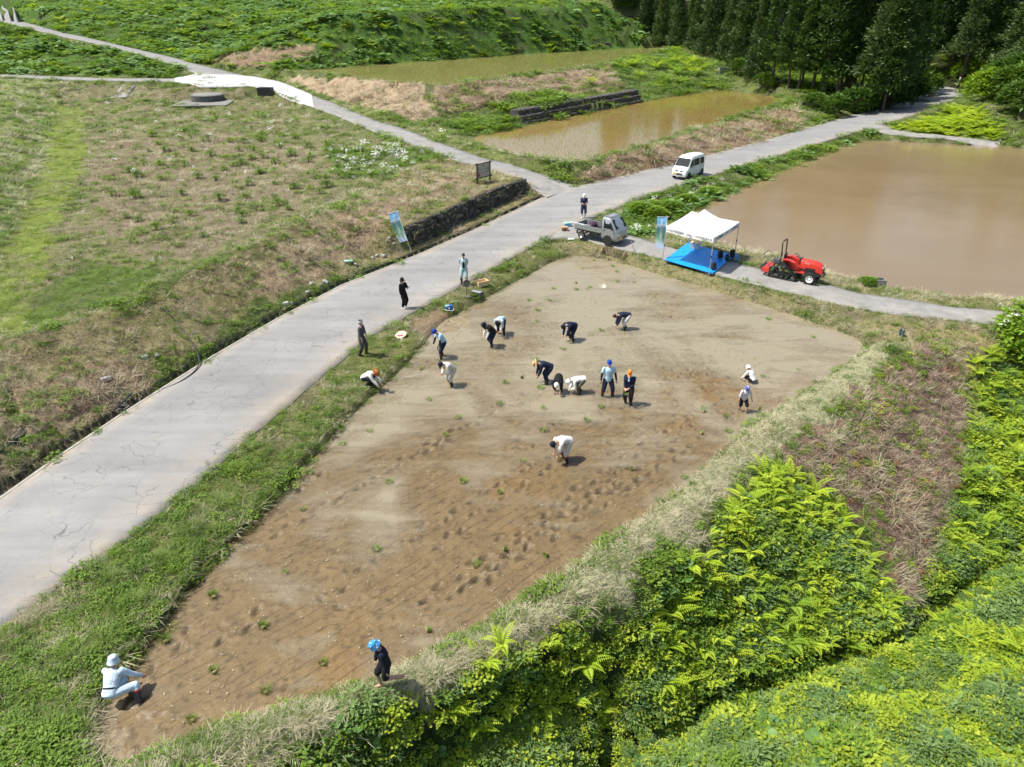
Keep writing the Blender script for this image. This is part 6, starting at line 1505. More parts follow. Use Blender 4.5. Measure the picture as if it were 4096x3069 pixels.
def person(loc, heading, label, hip=(0, 0, .93), lean=0, curve=0, side=0, head=0, hyaw=0, hl=(-.27, .06, .80), hr=(.27, .06, .80), fl=(-.11, 0, 0), fr=(.11, 0, 0), h=1.70, top='navy', sleeve='long', pants='navy', legs='boots', hat=None, hatm=None, hair=True, arm=None, cuff=None, extra=(), knee=None, group='people planting rice', wide=1.0):
    s = h / 1.70
    root = empty('person', loc, R(heading)); root.scale = (s, s, s)
    V = Vector; X = V((1, 0, 0)); hip = V(hip)
    def dirv(p): return V((math.sin(R(side)), math.sin(R(p)) * math.cos(R(side)), math.cos(R(p)) * math.cos(R(side))))
    d0, d1 = dirv(lean), dirv(lean + curve); f0 = V((0, d0.z, -d0.y)); f1 = V((0, d1.z, -d1.y))
    r0 = f0.cross(d0).normalized() * -1; r0 = X if r0.length < .1 else (r0 if r0.x > 0 else -r0)
    f0 = d0.cross(r0) * -1 if d0.cross(r0).dot(f0) < 0 else d0.cross(r0); f1 = d1.cross(r0) if d1.cross(r0).dot(f1) > 0 else -d1.cross(r0)
    chest = hip + d0 * .27; neck = chest + d1 * .25; SH = [chest + d1 * .20 - r0 * .185 * wide, chest + d1 * .20 + r0 * .185 * wide]
    hp = R(head); hd = V((0, math.sin(hp), math.cos(hp))); hc = neck + (d1 * .35 + hd * .65).normalized() * .175
    hf = V((math.sin(R(hyaw)) * math.cos(hp) * -1, math.cos(hp) * math.cos(R(hyaw)), -math.sin(hp))); hf = (hf - hd * hf.dot(hd)).normalized(); hx = hf.cross(hd).normalized()
    HM = Matrix((hx, hf, hd)).transposed()
    hands, elb = [], []
    for S, t, sx_ in ((SH[0], V(hl), -1), (SH[1], V(hr), 1)):
        e, t2 = ik(S, t, .285, .25, V((sx_ * .55, -.6, -.45))); elb.append(e); hands.append(t2)
    feet, kn = [], []
    for t, sx_ in ((V(fl), -1), (V(fr), 1)):
        a = hip + V((sx_ * .095, 0, -.03)); e, t2 = ik(a, t + V((0, 0, .085)), .43, .42, V(knee) if knee else V((sx_ * .25, 1, .1))); kn.append((a, e)); feet.append(t2)
    # ---- body: one continuous skin
    mb = MB()
    loft(mb, [(hip - d0 * .06, r0, f0, .13, .085), (hip + d0 * .05, r0, f0, .145, .10), (hip + d0 * .16, r0, f0, .125, .088), (chest, r0, f1, .15, .105), (chest + d1 * .14, r0, f1, .165, .105), (chest + d1 * .22, r0, f1, .12, .075), (neck, r0, f1, .06, .058)])
    limb(mb, [neck - d1 * .05, hc - hd * .06 - hf * .01], [.056, .05])
    ellip(mb, hc + hd * .015 - hf * .01, HM, (.077, .098, .108), 14, 10); ellip(mb, hc - hd * .055 + hf * .03, HM, (.055, .062, .066), 12, 8)
    ellip(mb, hc + hf * .098 - hd * .012, HM, (.013, .02, .026), 8, 6)
    for q in (-1, 1): ellip(mb, hc + hx * .078 * q - hd * .005 - hf * .012, HM, (.012, .022, .034), 8, 6)
    for i, q in ((0, -1), (1, 1)):
        S, E, W = SH[i], elb[i], hands[i]
        limb(mb, [S, E, W], [.05, .04, .027])
        u = (W - E).normalized(); sd = u.cross(f1); sd = sd.normalized() if sd.length > .1 else r0; nm = sd.cross(u).normalized()
        bend = (nm * .55 if nm.dot(hip - W) > 0 else nm * -.55)
        pc = W + u * .045; PM = Matrix((sd, nm, u)).transposed(); ellip(mb, pc, PM, (.040, .019, .055), 10, 6)
        for k in range(4):
            b0 = W + u * (.085 - .006 * abs(k - 1.4)) + sd * (.028 - .0185 * k); L_ = (.040, .046, .043, .034)[k]
            b1 = b0 + (u + bend * .5).normalized() * L_; b2 = b1 + (u * .5 + bend * 1.3).normalized() * L_ * .85
            limb(mb, [b0, b1, b2], [.0098, .0092, .008], 6)
        b0 = W + u * .03 + sd * .034 * -q; b1 = b0 + (u * .8 + sd * .6 * -q + bend * .3).normalized() * .036; limb(mb, [b0, b1, b1 + (u + bend * .7).normalized() * .03], [.012, .011, .0095], 6)
        a, k_ = kn[i]; F = feet[i]
        limb(mb, [a, k_, F], [.082, .058, .036]); limb(mb, [k_.lerp(F, .28), k_.lerp(F, .5)], [.056, .048])
        fd = V((0.12 * q, 1, 0)).normalized()
        limb(mb, [F + V((0, 0, -.035)) - fd * .05, F + V((0, 0, -.05)) + fd * .07, F + V((0, 0, -.06)) + fd * .15], [.036, .036, .026])
    fin(mb, 'body', SKIN, root, .0095, 2, .30)
    # ---- face
    for q in (-1, 1):
        m = MB(); ellip(m, hc + hf * .086 + hx * .032 * q + hd * .008, HM, (.013, .008, .007), 8, 5); m.build('eye', EYE, root, smooth=True)
    m = MB(); ellip(m, hc + hf * .088 - hd * .062, HM, (.022, .008, .006), 8, 5); m.build('mouth', LIP, root, smooth=True)
    # ---- clothes
    tm = C[top] if isinstance(top, str) else top; pm_ = C[pants] if isinstance(pants, str) else pants
    g = .022
    mb = MB(); loft(mb, [(hip - d0 * .09, r0, f0, .178, .146), (hip + d0 * .05, r0, f0, .18, .143), (hip + d0 * .16, r0, f0, .17, .132), (chest, r0, f1, .185, .142), (chest + d1 * .14, r0, f1, .196, .136), (chest + d1 * .215, r0, f1, .145, .098), (neck - d1 * .005, r0, f1, .074, .072)])
    for i in (0, 1):
        S, E, W = SH[i], elb[i], hands[i]
        if sleeve == 'long': limb(mb, [S, E, E.lerp(W, .93)], [.080, .066, .047])
        elif sleeve == 'rolled': limb(mb, [S, E, E.lerp(W, .25)], [.080, .066, .060])
        else: limb(mb, [S, S.lerp(E, .62)], [.073, .064])
    topo = fin(mb, {'rolled': 'shirt'}.get(sleeve, 'shirt'), tm, root, .017, 3, .6)
    if arm:
        for i in (0, 1): m = MB(); limb(m, [SH[i].lerp(elb[i], .5), elb[i], elb[i].lerp(hands[i], .92)], [.05, .047, .035]); m.build('arm_cover', C[arm], root, smooth=True)
    mb = MB(); short = legs == 'bare'
    loft(mb, [(hip - V((0, 0, .10)), X, V((0, 1, 0)), .15, .12), (hip, r0, f0, .165, .135), (hip + d0 * .1, r0, f0, .155, .122)])
    for i in (0, 1):
        a, k_ = kn[i]; F = feet[i]
        if short: limb(mb, [a, a.lerp(k_, .9)], [.108, .098])
        else:
            e = F.lerp(k_, .56 if legs in ('boots', 'wboots') else .12); limb(mb, [a, k_, e], [.116, .094, .066 if legs in ('boots', 'wboots') else .075])
    fin(mb, 'shorts' if short else 'trousers', pm_, root, .017, 3, .6)
    if legs in ('boots', 'wboots', 'shoes'):
        bm_ = {'boots': RUBBER, 'wboots': WRUB, 'shoes': C['white']}[legs]
        for i, q in ((0, -1), (1, 1)):
            a, k_ = kn[i]; F = feet[i]; fd = V((.12 * q, 1, 0)).normalized(); m = MB()
            if legs != 'shoes': limb(m, [F + V((0, 0, -.02)), F.lerp(k_, .3), F.lerp(k_, .66)], [.052, .066, .079])
            else: limb(m, [F + V((0, 0, -.03)), F + V((0, 0, .01))], [.045, .045])
            limb(m, [F + V((0, 0, -.045)) - fd * .055, F + V((0, 0, -.047)) + fd * .08, F + V((0, 0, -.055)) + fd * .165], [.05, .05, .036])
            bo = fin(m, 'boot' if legs != 'shoes' else 'shoe', bm_, root, .014, 2, .6)
            if cuff: m = MB(); limb(m, [F.lerp(k_, .655), F.lerp(k_, .675)], [.083, .083]); m.build('boot_top', C[cuff], bo, smooth=True)
    # ---- hair and hats, in the head's own frame
    if hair:
        m = MB(); vs, fs = [], []
        for i in range(8):
            t = 1.9 * i / 7
            for k in range(16):
                a = 2 * math.pi * k / 16; tt = t * (1 - .33 * max(0, math.sin(a)) ** 2)
                v = V((.088 * math.sin(tt) * math.cos(a), .108 * math.sin(tt) * math.sin(a) - .012, .122 * math.cos(tt) + .012)); vs.append(HM @ v + hc)
        for i in range(7):
            for k in range(16): fs.append((i * 16 + k, i * 16 + (k + 1) % 16, (i + 1) * 16 + (k + 1) % 16, (i + 1) * 16 + k))
        m.add(vs, fs)
        if hair == 'long': limb(m, [hc - hf * .06, hc - hf * .085 - hd * .12, hc - hf * .09 - hd * .26], [.07, .075, .05])
        m.build('hair', HAIR, root, smooth=True)
    if hat:
        hm = C[hatm] if isinstance(hatm, str) else hatm
        o_ = hc + hd * .035 - hf * .01
        SQ = HM @ Matrix.Diagonal((1, 1.18, 1))
        m = MB()
        if hat == 'cap':
            m.lathe([(.097, -.005), (.099, .03), (.088, .075), (.058, .105), (.02, .117), (.0, .119)], 18, SQ, o_)
            vs, fs = [], []
            for i in range(9):
                a = R(20 + 140 * i / 8); c_, s_ = math.cos(a), math.sin(a)
                for rr, zz in ((.093, .004), (.15 + .045 * s_, -.012)):
                    vs.append(HM @ V((c_ * (.097 if rr < .1 else .088), s_ * rr * 1.14, zz)) + o_)
            n_ = len(vs); vs += [v - hd * .006 for v in vs]
            for i in range(8): fs += [(2 * i, 2 * i + 1, 2 * i + 3, 2 * i + 2), (n_ + 2 * i, n_ + 2 * i + 2, n_ + 2 * i + 3, n_ + 2 * i + 1), (2 * i + 1, n_ + 2 * i + 1, n_ + 2 * i + 3, 2 * i + 3)]
            ho = m.build('cap', hm, root, smooth=True); v_ = MB(); v_.add(vs, fs); v_.build('visor', hm, ho, smooth=True)
        elif hat == 'bucket': m.lathe([(.131, -.052), (.135, -.056), (.106, .0), (.103, .04), (.094, .085), (.06, .112), (.0, .117)], 20, SQ, o_); m.build('bucket_hat', hm, root, smooth=True)
        elif hat == 'brim':
            m.lathe([(.17, -.025), (.175, -.02), (.14, -.005), (.10, .006), (.098, .05), (.085, .10), (.05, .115), (0, .112)], 24, SQ, o_); ho = m.build('hat', hm, root, smooth=True)
            v_ = MB(); v_.lathe([(.1015, .006), (.1015, .034)], 20, SQ, o_); v_.build('hat_band', C['brown'] if hatm != 'brown' else C['red'], ho, smooth=True)
        elif hat == 'helmet':
            m.lathe([(.125, -.02), (.128, -.015), (.117, 0), (.115, .05), (.095, .10), (.055, .13), (0, .138)], 20, SQ, o_); ho = m.build('helmet', hm, root, smooth=True)
        elif hat == 'band':
            m.lathe([(.100, -.02), (.104, .0), (.104, .035), (.098, .055)], 18, SQ, o_); ho = m.build('head_towel', hm, root, smooth=True)
            v_ = MB(); v_.lathe([(.098, .05), (.08, .09), (.04, .108), (0, .11)], 16, SQ, o_); v_.build('cap_crown', C['grey'], ho, smooth=True)
    for e in extra: e(root, dict(hip=hip, d0=d0, d1=d1, f0=f0, f1=f1, r0=r0, chest=chest, neck=neck, hands=hands, elb=elb, hc=hc, hd=hd, hf=hf, hx=hx))
    return tag(root, label, 'person', group)
def ex_towel(mat):
    def f(root, J): m = MB(); m.tube([J['neck'] + J['r0'] * .085 + J['f1'] * .02, J['neck'] - J['f1'] * .08, J['neck'] - J['r0'] * .085 + J['f1'] * .02, J['neck'] + J['f1'] * .10 - J['d1'] * .03, J['neck'] + J['r0'] * .085 + J['f1'] * .02], .028, 8); m.tube([J['neck'] + J['f1'] * .10 - J['d1'] * .03, J['neck'] + J['f1'] * .13 - J['d1'] * .18], [.03, .04], 8); m.build('neck_towel', mat, root, smooth=True)
    return f
def ex_belt(root, J): m = MB(); loft(m, [(J['hip'] + J['d0'] * .075, J['r0'], J['f0'], .175, .14), (J['hip'] + J['d0'] * .115, J['r0'], J['f0'], .172, .137)], 20); m.build('belt', C['black'], root, smooth=True)
def ex_inner(root, J):
    m = MB(); loft(m, [(J['hip'] + J['d0'] * .02 + J['f0'] * .07, J['r0'], J['f0'], .085, .10), (J['chest'] + J['f1'] * .07, J['r0'], J['f1'], .08, .10), (J['neck'] + J['f1'] * .03, J['r0'], J['f1'], .04, .06)], 14); m.build('undershirt', C['black'], root, smooth=True)
def ex_tablet(side):
    def f(root, J):
        p = (J['hands'][0] + J['hands'][1]) / 2 + J['f1'] * .06 if side == 'both' else J['hands'][0] + V3(0, .07, .06)
        m = MB(); m.box(p, (.19, .012, .13), Matrix.Rotation(R(-55), 3, 'X')); m.build('tablet' if side == 'both' else 'phone', simple('device_black', (.02, .02, .022), .3), root)
    return f
def ex_bag(root, J): m = MB(); ellip(m, (J['hip'] + J['neck']) / 2 + J['f0'] * .27 + V3(0, 0, -.02), None, (.12, .10, .13)); m.build('waist_bag', cloth('bag_blue', (.02, .035, .22)), root, smooth=True)
V3 = lambda x, y, z: Vector((x, y, z))
PB = dict(hip=(0, -.10, .86), lean=78, curve=20, head=100, hl=(-.10, .50, .36), hr=(.10, .52, .30), fl=(-.17, .08, 0), fr=(.17, -.08, 0))
WZ = -0.11     # feet stand in the mud under the water
def at0(p, z): return (p[0], p[1], z)
# on and beside the road
person(at0((-5.691,35.684,0.550), .55), -125, 'woman in black with a black bucket hat standing on the road holding a phone', h=1.62, top='black', pants='black', legs='shoes', hat='bucket', hatm='black', hair='long', hl=(-.10, .30, 1.22), hr=(.22, .02, .78), hyaw=-15, extra=(ex_tablet('one'),), group='people watching from the road', hip=(0, 0, .92))
person(at0((-2.738,39.408,0.550), .55), 178, 'man in an open pale teal work jacket with hands behind his back', h=1.74, top='teal', pants='teal', hl=(-.10, -.20, .92), hr=(.10, -.20, .94), fl=(-.14, .02, 0), fr=(.14, 0, 0), head=8, extra=(ex_inner,), group='people watching from the road')
person(at0((5.248,52.882,0.700), .70), 182, 'worker in dark blue overalls and white helmet looking down at a tablet by the truck', h=1.72, top='coverall', pants='coverall', legs='wboots', hat='helmet', hatm=HELM, sleeve='rolled', hl=(-.08, .33, 1.08), hr=(.10, .33, 1.08), head=32, extra=(ex_tablet('both'),), group='people watching from the road')
person(at0((-6.866,30.118,0.480), .47), -100, 'man in grey work clothes with a white head towel watching from the road edge', h=1.70, top='grey', pants='grey', sleeve='rolled', hat='band', hatm=C['white'], hair=True, hl=(-.22, .18, .86), hr=(.24, .12, .84), lean=4, fl=(-.12, .12, 0), fr=(.12, -.10, 0), group='people watching from the road')
person(at0((-6.146,27.556,0.220), gz(*(-6.146,27.556,0.220)[:2])), -112, 'man in white shirt and brown hat crouching on the bank reaching into the paddy', hip=(0, -.20, .34), lean=50, curve=22, head=55, hl=(-.05, .75, -.12), hr=(.14, .55, .10), fl=(-.14, .02, 0), fr=(.16, -.02, 0), top='white', pants='dnavy', legs='boots', hat='brim', hatm='brown', h=1.72, knee=(0, 1, .6))
# in the paddy
person(at0((-3.296,30.905,-0.110), WZ), 122, 'man in a light blue polo shirt and blue cap stooping near the muddy ramp', hip=(0, -.08, .88), lean=24, curve=18, head=42, hl=(-.28, .30, .66), hr=(.14, .36, .76), fl=(-.2, .16, 0), fr=(.2, -.14, 0), top='sky', sleeve='short', arm='dnavy', pants='navy', hat='cap', hatm='blue', cuff='red', h=1.74)
person(at0((-2.662,28.101,-0.110), WZ), 128, 'worker in pale beige overalls and a dark blue cap bending over seedlings', hip=(0, -.10, .88), lean=42, curve=24, head=70, hl=(-.06, .40, .80), hr=(.08, .40, .76), fl=(-.12, .06, 0), fr=(.12, -.06, 0), top='offwhite', pants='beige', hat='cap', hatm=C['navy'], h=1.70)
person(at0((-0.978,32.129,-0.110), WZ), 124, 'person in a black T-shirt, navy hat and white arm covers stooping in the paddy', hip=(0, -.08, .88), lean=38, curve=16, head=62, hl=(-.20, .48, .56), hr=(.12, .42, .52), fl=(-.16, .10, 0), fr=(.16, -.10, 0), top='black', sleeve='short', arm='white', pants='navy', hat='bucket', hatm='dnavy', h=1.68)
person(at0((-0.533,33.618,-0.110), WZ), 160, 'person in a light blue shirt and navy cap bent double facing the camera', **{**PB, 'lean': 70, 'hl': (-.10, .40, .46), 'hr': (.10, .42, .44)}, top='sky', sleeve='short', arm='white', pants='navy', hat='cap', hatm='dnavy', h=1.70)
person(at0((2.986,32.830,-0.110), WZ), 128, 'person all in navy with a navy cap bending beside two seedling bundles', **{**PB, 'lean': 66}, top='navy', pants='navy', hat='cap', hatm='dnavy', h=1.74, cuff=None)
person(at0((5.835,34.181,-0.110), WZ), 98, 'bareheaded man in a navy sweatshirt and pale trousers planting in the far paddy', **PB, top='navy', pants='offwhite', h=1.72)
person(at0((1.572,28.335,-0.110), WZ), 104, 'person in navy wearing a wide straw hat bending to plant', **{**PB, 'lean': 62, 'curve': 14, 'head': 85}, top='navy', pants='navy', hat='brim', hatm='straw', h=1.74)
person(at0((1.994,27.552,-0.110), WZ), 168, 'small person in a black top and white sun hat with both hands at the mud', **{**PB, 'lean': 92, 'hl': (-.14, .42, .12), 'hr': (.10, .42, .10)}, top='black', sleeve='rolled', pants='dnavy', hat='bucket', hatm='white', h=1.50)
person(at0((2.958,27.418,-0.110), WZ), 100, 'person in a white patterned smock and pale blue sun hat bending low', **{**PB, 'lean': 86, 'hip': (0, -.10, .80)}, top=PAT3, pants=cloth('cloth_olive', (.10, .095, .06)), hat='bucket', hatm=PAT4, h=1.58, extra=(ex_bag,))
person(at0((4.066,27.107,-0.110), WZ), 182, 'man in a light blue polo shirt and bright blue cap standing upright in the paddy', hip=(0, 0, .92), hl=(-.34, .12, .80), hr=(.34, .12, .80), fl=(-.22, 0, 0), fr=(.22, 0, 0), head=6, top='sky', sleeve='short', arm='dnavy', pants='navy', hat='cap', hatm='blue', cuff='red', h=1.74, wide=1.08)
person(at0((4.867,26.418,-0.110), WZ), 152, 'person with an orange cap and light blue neck towel examining seedlings', hip=(0, 0, .92), lean=5, head=34, hl=(-.10, .34, 1.02), hr=(.08, .36, 1.0), fl=(-.13, .08, 0), fr=(.13, -.05, 0), top='navy', sleeve='short', arm='dnavy', pants='black', hat='cap', hatm='orange', h=1.70, extra=(ex_towel(C['sky']),))
person(at0((10.542,28.335,-0.110), WZ), 35, 'child in a white hoodie and pale blue hat squatting at the edge of the paddy', hip=(0, -.14, .40), lean=32, curve=12, head=38, hl=(-.30, .40, .30), hr=(.12, .50, .25), fl=(-.17, .02, 0), fr=(.17, 0, 0), top='white', pants='black', legs='bare', hat='bucket', hatm=PAT4, h=1.35, knee=(0, 1, .6))
person(at0((9.467,25.837,-0.110), WZ), 186, 'child in a pale lilac shirt, dark shorts and blue patterned hat wading', hip=(0, 0, .90), lean=12, head=40, hl=(-.40, .20, .74), hr=(.32, .10, .72), fl=(-.10, .22, .02), fr=(.10, -.20, .0), top='lilac', sleeve='rolled', pants='black', legs='bare', hat='bucket', hatm=PAT2, h=1.34)
person(at0((1.976,22.292,-0.110), WZ), 126, 'worker in white shirt and navy cap bending alone in the middle of the paddy', **{**PB, 'lean': 64, 'curve': 26, 'hl': (-.08, .46, .42), 'hr': (.12, .44, .36)}, top='white', sleeve='rolled', pants='beige', hat='cap', hatm='navy', cuff='red', h=1.76)
# near the camera
q = (-2.993,12.000,0.300); person(at0(q, gz(q[0], q[1]) + .02), 112, 'barefoot person in black hoodie and blue wave print hat walking on the levee', hip=(0, 0, .90), lean=8, curve=8, head=40, hl=(-.26, .02, .78), hr=(.22, .20, .80), fl=(-.10, -.36, .30), fr=(.10, .14, 0), top='dnavy', pants='black', legs='bare', hat='bucket', hatm=PAT1, hair=True, h=1.64, knee=(0, 1, -.2))
q = (-8.960,11.854,-0.050); person(at0(q, -.07), 4, 'worker in pale blue clothes and sun hat crouching at the near corner to plant', hip=(-.56, -.06, .50), lean=44, curve=10, head=14, hl=(-.30, .62, .18), hr=(.02, .50, .30), fl=(-.50, .36, .0), fr=(0, -.04, 0), top='paleblue', pants='paleblue', hat='bucket', hatm='paleblue', h=1.76, extra=(ex_belt,), cuff='red', knee=(.7, .8, .25))

# ================================================================= TENT AND BANNERS
def wp(p): return (p[0], p[1], gz(p[0], p[1]))
TARP = simple('tarp_blue', (.004, .30, .84), .35, var=.12, scale=4, bump=.4); TENTW = simple('tent_cloth', (.80, .79, .79), .8, var=.02); INK = simple('ink_dark', (.03, .03, .07), .8)
tf = [Vector((9.326,43.143,0.600)), Vector((11.642,40.856,0.580)), Vector((14.022,44.136,0.580)), Vector((11.639,46.645,0.600))]
tc = sum(tf, Vector()) / 4; tent = empty('canopy_tent', tc)
TH_, VH = 2.22, .30
T = [f - tc for f in tf]; tops = [Vector((p.x, p.y, TH_)) for p in T]
for p, q in zip(T, tops):
    mb = MB(); d = Vector((0, 0, 1)); mb.box(Vector((p.x, p.y, .95)) + Vector((0, 0, 0)), (.042, .042, 1.9)); mb.box(Vector((p.x, p.y, TH_ - .35)), (.034, .034, .7)); mb.box((p.x, p.y, .02), (.11, .11, .02)); lg = mb.build('leg', ALU, tent)
    m = MB(); m.box((p.x, p.y, 1.05), (.06, .06, .10)); m.build('height_lock', BLK, lg)
apex = Vector((0, 0, 3.12)); mb = MB(); N = 12; vs, fs, idx = [], [], {}
for s_ in range(4):
    a, b = tops[s_], tops[(s_ + 1) % 4]
    for i in range(N + 1):
        for j in range(N + 1):
            u, w = j / N, i / N; e = a.lerp(b, u); e.z -= .05 * math.sin(math.pi * u); p = e.lerp(apex, w); p.z -= .20 * math.sin(math.pi * w) * (1 - .3 * math.sin(math.pi * u)); vs.append(p)
    o_ = s_ * (N + 1) ** 2
    for i in range(N):
        for j in range(N): k = o_ + i * (N + 1) + j; fs.append((k, k + 1, k + N + 2, k + N + 1))
cx_ = mesh_obj('canopy', vs, fs, TENTW, tent, smooth=True)
for s_ in range(4):
    a, b = tops[s_], tops[(s_ + 1) % 4]; out = Vector(((b - a).y, -(b - a).x, 0)).normalized(); out = out if out.dot((a + b) / 2) > 0 else -out; vs, fs = [], []
    for j in range(25):
        u = j / 24; e = a.lerp(b, u) + out * .012; e.z -= .05 * math.sin(math.pi * u); w = out * .02 * math.sin(u * 21 + s_); vs += [e + Vector((0, 0, .004)), e + w * .5 - Vector((0, 0, VH * .5)), e + w - Vector((0, 0, VH))]
    for j in range(24):
        for k in (0, 1): fs.append((3 * j + k, 3 * j + 3 + k, 3 * j + 4 + k, 3 * j + 1 + k))
    va = mesh_obj('valance', vs, fs, TENTW, tent, smooth=True)
    if s_ in (0, 1):
        x = (b - a).normalized()
        for u, t_, sz in ((.20, 'トキめき新潟国体', .16), (.50, '2009', .17), (.78, 'トキめき新潟大会', .16)):
            e = a.lerp(b, u) + out * .045; e.z = e.z - .05 * math.sin(math.pi * u) - VH * .5
            text(t_, sz, INK if s_ == 0 or t_ != '2009' else simple('ink_red', (.40, .05, .05), .8), tent, plane_m(e, x, (0, 0, 1)), 'valance_lettering')
mb = MB()
for s_ in range(4):
    a, b = tops[s_], tops[(s_ + 1) % 4]; dn = Vector((0, 0, .36)); k = 4
    for j in range(k):
        p, q = a.lerp(b, j / k), a.lerp(b, (j + 1) / k); mb.tube([p - Vector((0, 0, .06)), q - dn], .011, 4); mb.tube([p - dn, q - Vector((0, 0, .06))], .011, 4)
mb.build('truss', ALU, tent)
tag(tent, 'white pop up canopy tent with lettered valance over the blue tarp', 'tent')
# blue tarp spread under the tent
cr = [T[0] * 1.0 + Vector((.1, .12, 0)), T[1] * 1.02 + Vector((.15, -.12, 0)), T[2] * 1.02, T[3] * 1.05]; vs, fs = [], []; N = 26
for i in range(N + 1):
    for j in range(N + 1):
        p = cr[0].lerp(cr[1], j / N).lerp(cr[3].lerp(cr[2], j / N), i / N) + tc; p.z = max(gz(p.x, p.y), .645) + .04 + .02 * noise.noise(p * 2.2) + .012 * noise.noise(p * 6); vs.append(p)
for i in range(N):
    for j in range(N): k = i * (N + 1) + j; fs.append((k, k + 1, k + N + 2, k + N + 1))
tag(mesh_obj('tarp', vs, fs, TARP, smooth=True), 'bright blue tarp spread on the ground under the canopy tent', 'tarp')
def banner(base, top, side, label, w=.60, hgt=1.85, curl=0.0):
    """pole, cross bar and printed cloth; side = direction in which the cloth hangs"""
    b, t = Vector(base), Vector(top); ax = (t - b).normalized(); sd = Vector(side); sd = (sd - ax * sd.dot(ax)).normalized(); root = empty('banner_flag', b); t = t - b
    mb = MB(); mb.tube([(0, 0, -.05), t], .014, 8); mb.build('pole', PWHITE, root, smooth=True)
    mb = MB(); mb.tube([t - ax * .03 - sd * .12, t - ax * .03 + sd * w], .010, 6); mb.build('cross_bar', PWHITE, root, smooth=True)
    n_ = NT('banner_print_' + label[:8].strip()); uv = n_.new('UVMap'); sp = n_.new('SeparateXYZ'); n_.link(uv.outputs[0], sp.inputs[0])
    f = n_.noise(5, 5, .65, uv.outputs[0]); ad = n_.new('Math', operation='MULTIPLY_ADD'); n_.link(f, ad.inputs[0]); ad.inputs[1].default_value = .22; n_.link(sp.outputs['Y'], ad.inputs[2])
    c = n_.ramp(ad.outputs[0], [(.10, (.62, .70, .82)), (.24, (.60, .72, .84)), (.30, (.55, .68, .58)), (.45, (.20, .42, .25)), (.60, (.10, .26, .20)), (.78, (.07, .20, .22)), (.86, (.55, .66, .78)), (.93, (.15, .42, .72)), (1.0, (.20, .50, .80))])
    n_.base(c); n_.set(Roughness=.8)
    vs, fs, uvs = [], [], []; NX, NY = 8, 24; nrm = sd.cross(ax).normalized()
    for i in range(NY + 1):
        for j in range(NX + 1):
            u, v = j / NX, i / NY; p = t - ax * (.05 + hgt * v) + sd * (.03 + (w - .05) * u) + nrm * (.03 * math.sin(v * 7 + u * 3) * u + .10 * curl * v * v * u) - sd * curl * .18 * max(0, v - .75) * 4 * u; vs.append(p); uvs.append((u, 1 - v))
    for i in range(NY):
        for j in range(NX): k = i * (NX + 1) + j; fs.append((k, k + 1, k + NX + 2, k + NX + 1))
    o = mesh_obj('cloth', vs, fs, n_.m, root, smooth=True); ul = o.data.uv_layers.new(name='UVMap')
    for lp in o.data.loops: ul.data[lp.index].uv = uvs[lp.vertex_index]
    face = nrm if nrm.dot(-b) > 0 else -nrm; xr = ax.cross(face) * 1.0
    for k, ch in enumerate('棚田みらい応援団'): text(ch, .165, PWHITE, root, plane_m(t - ax * (.22 + .155 * k) + sd * (w * .5) + face * (.035 + .02 * (k > 4)), xr, ax), 'banner_lettering')
    for v in (.2, .45, .7): m = MB(); m.box(t - ax * (.05 + hgt * v) + sd * .01, (.03, .03, .02)); m.build('loop', PWHITE, root)
    tag(root, label, 'banner'); return root
b = (-6.430,45.197,0.700); banner((b[0], b[1], gz(b[0], b[1])), (-7.318,45.900,3.054), (-1, -.35, 0), 'tilted printed banner flag planted at the end of the stone wall', .62, 1.9, .6)
b = (9.438,43.422,0.620); banner((b[0], b[1], .60), (9.484,43.900,3.221), (-1, 0, 0), 'upright blue and green banner flag tied beside the canopy tent', .62, 1.9)

# ================================================================= SIGNS AND POSTS
WOODD = simple('sign_wood', (.055, .035, .025), .8, var=.3, scale=6, bump=.4); BOARD = simple('sign_board', (.42, .37, .31), .8, var=.06); TEAL = simple('sign_teal', (.01, .16, .15), .7); GREYW = simple('weathered_wood', (.17, .15, .135), .9, var=.3, scale=8, bump=.4); MAROON = simple('sign_maroon', (.16, .02, .025), .7)
pa, pb = Vector(wp((-2.745,57.920,1.950))), Vector(wp((-1.768,59.067,1.950))); zb = min(pa.z, pb.z); pa.z = pb.z = zb; x = (pb - pa).normalized(); W = (pb - pa).length
sg = empty('sign_board', pa, math.atan2(x.y, x.x)); H0, H1 = .42, 1.50
for xx in (0, W): m = MB(); m.box((xx, 0, .78), (.10, .10, 1.60), None, .008); m.build('post', WOODD, sg); 
for xx in (0, W): m = MB(); m.tube([(xx, .02, -.3), (xx, .02, .45)], .04, 8); m.build('steel_stub', ALU, sg)
for z in (H0, H1): m = MB(); m.box((W / 2, 0, z), (W + .5, .07, .07), None, .008); m.build('rail', WOODD, sg)
m = MB(); m.box((W / 2, 0, (H0 + H1) / 2), (W - .10, .03, H1 - H0 - .06)); m.build('panel', BOARD, sg)
fr = lambda u, z: plane_m((u * W, -.019, z), (1, 0, 0), (0, 0, 1))
text('食 農', .17, TEAL, sg, fr(.46, 1.30), 'sign_lettering'); text('環境みくみの農園', W * .105, TEAL, sg, fr(.48, 1.05), 'sign_lettering', wx=1.0); text('ごはんと小豆の畑', W * .05, WOODD, sg, fr(.46, .80), 'sign_lettering')
def disc(u, z, r, mat, nm, sy=1.0):
    m = MB(); m.prism([(u * W + r * math.cos(a), z + r * sy * math.sin(a)) for a in np.linspace(0, 6.283, 17)[:-1]], -.021, -.016, 'y'); m.build(nm, mat, sg)
for u, z in ((.14, .80), (.10, .62), (.18, .62)): disc(u, z, .06, MAROON, 'berry_mark', 1.4)
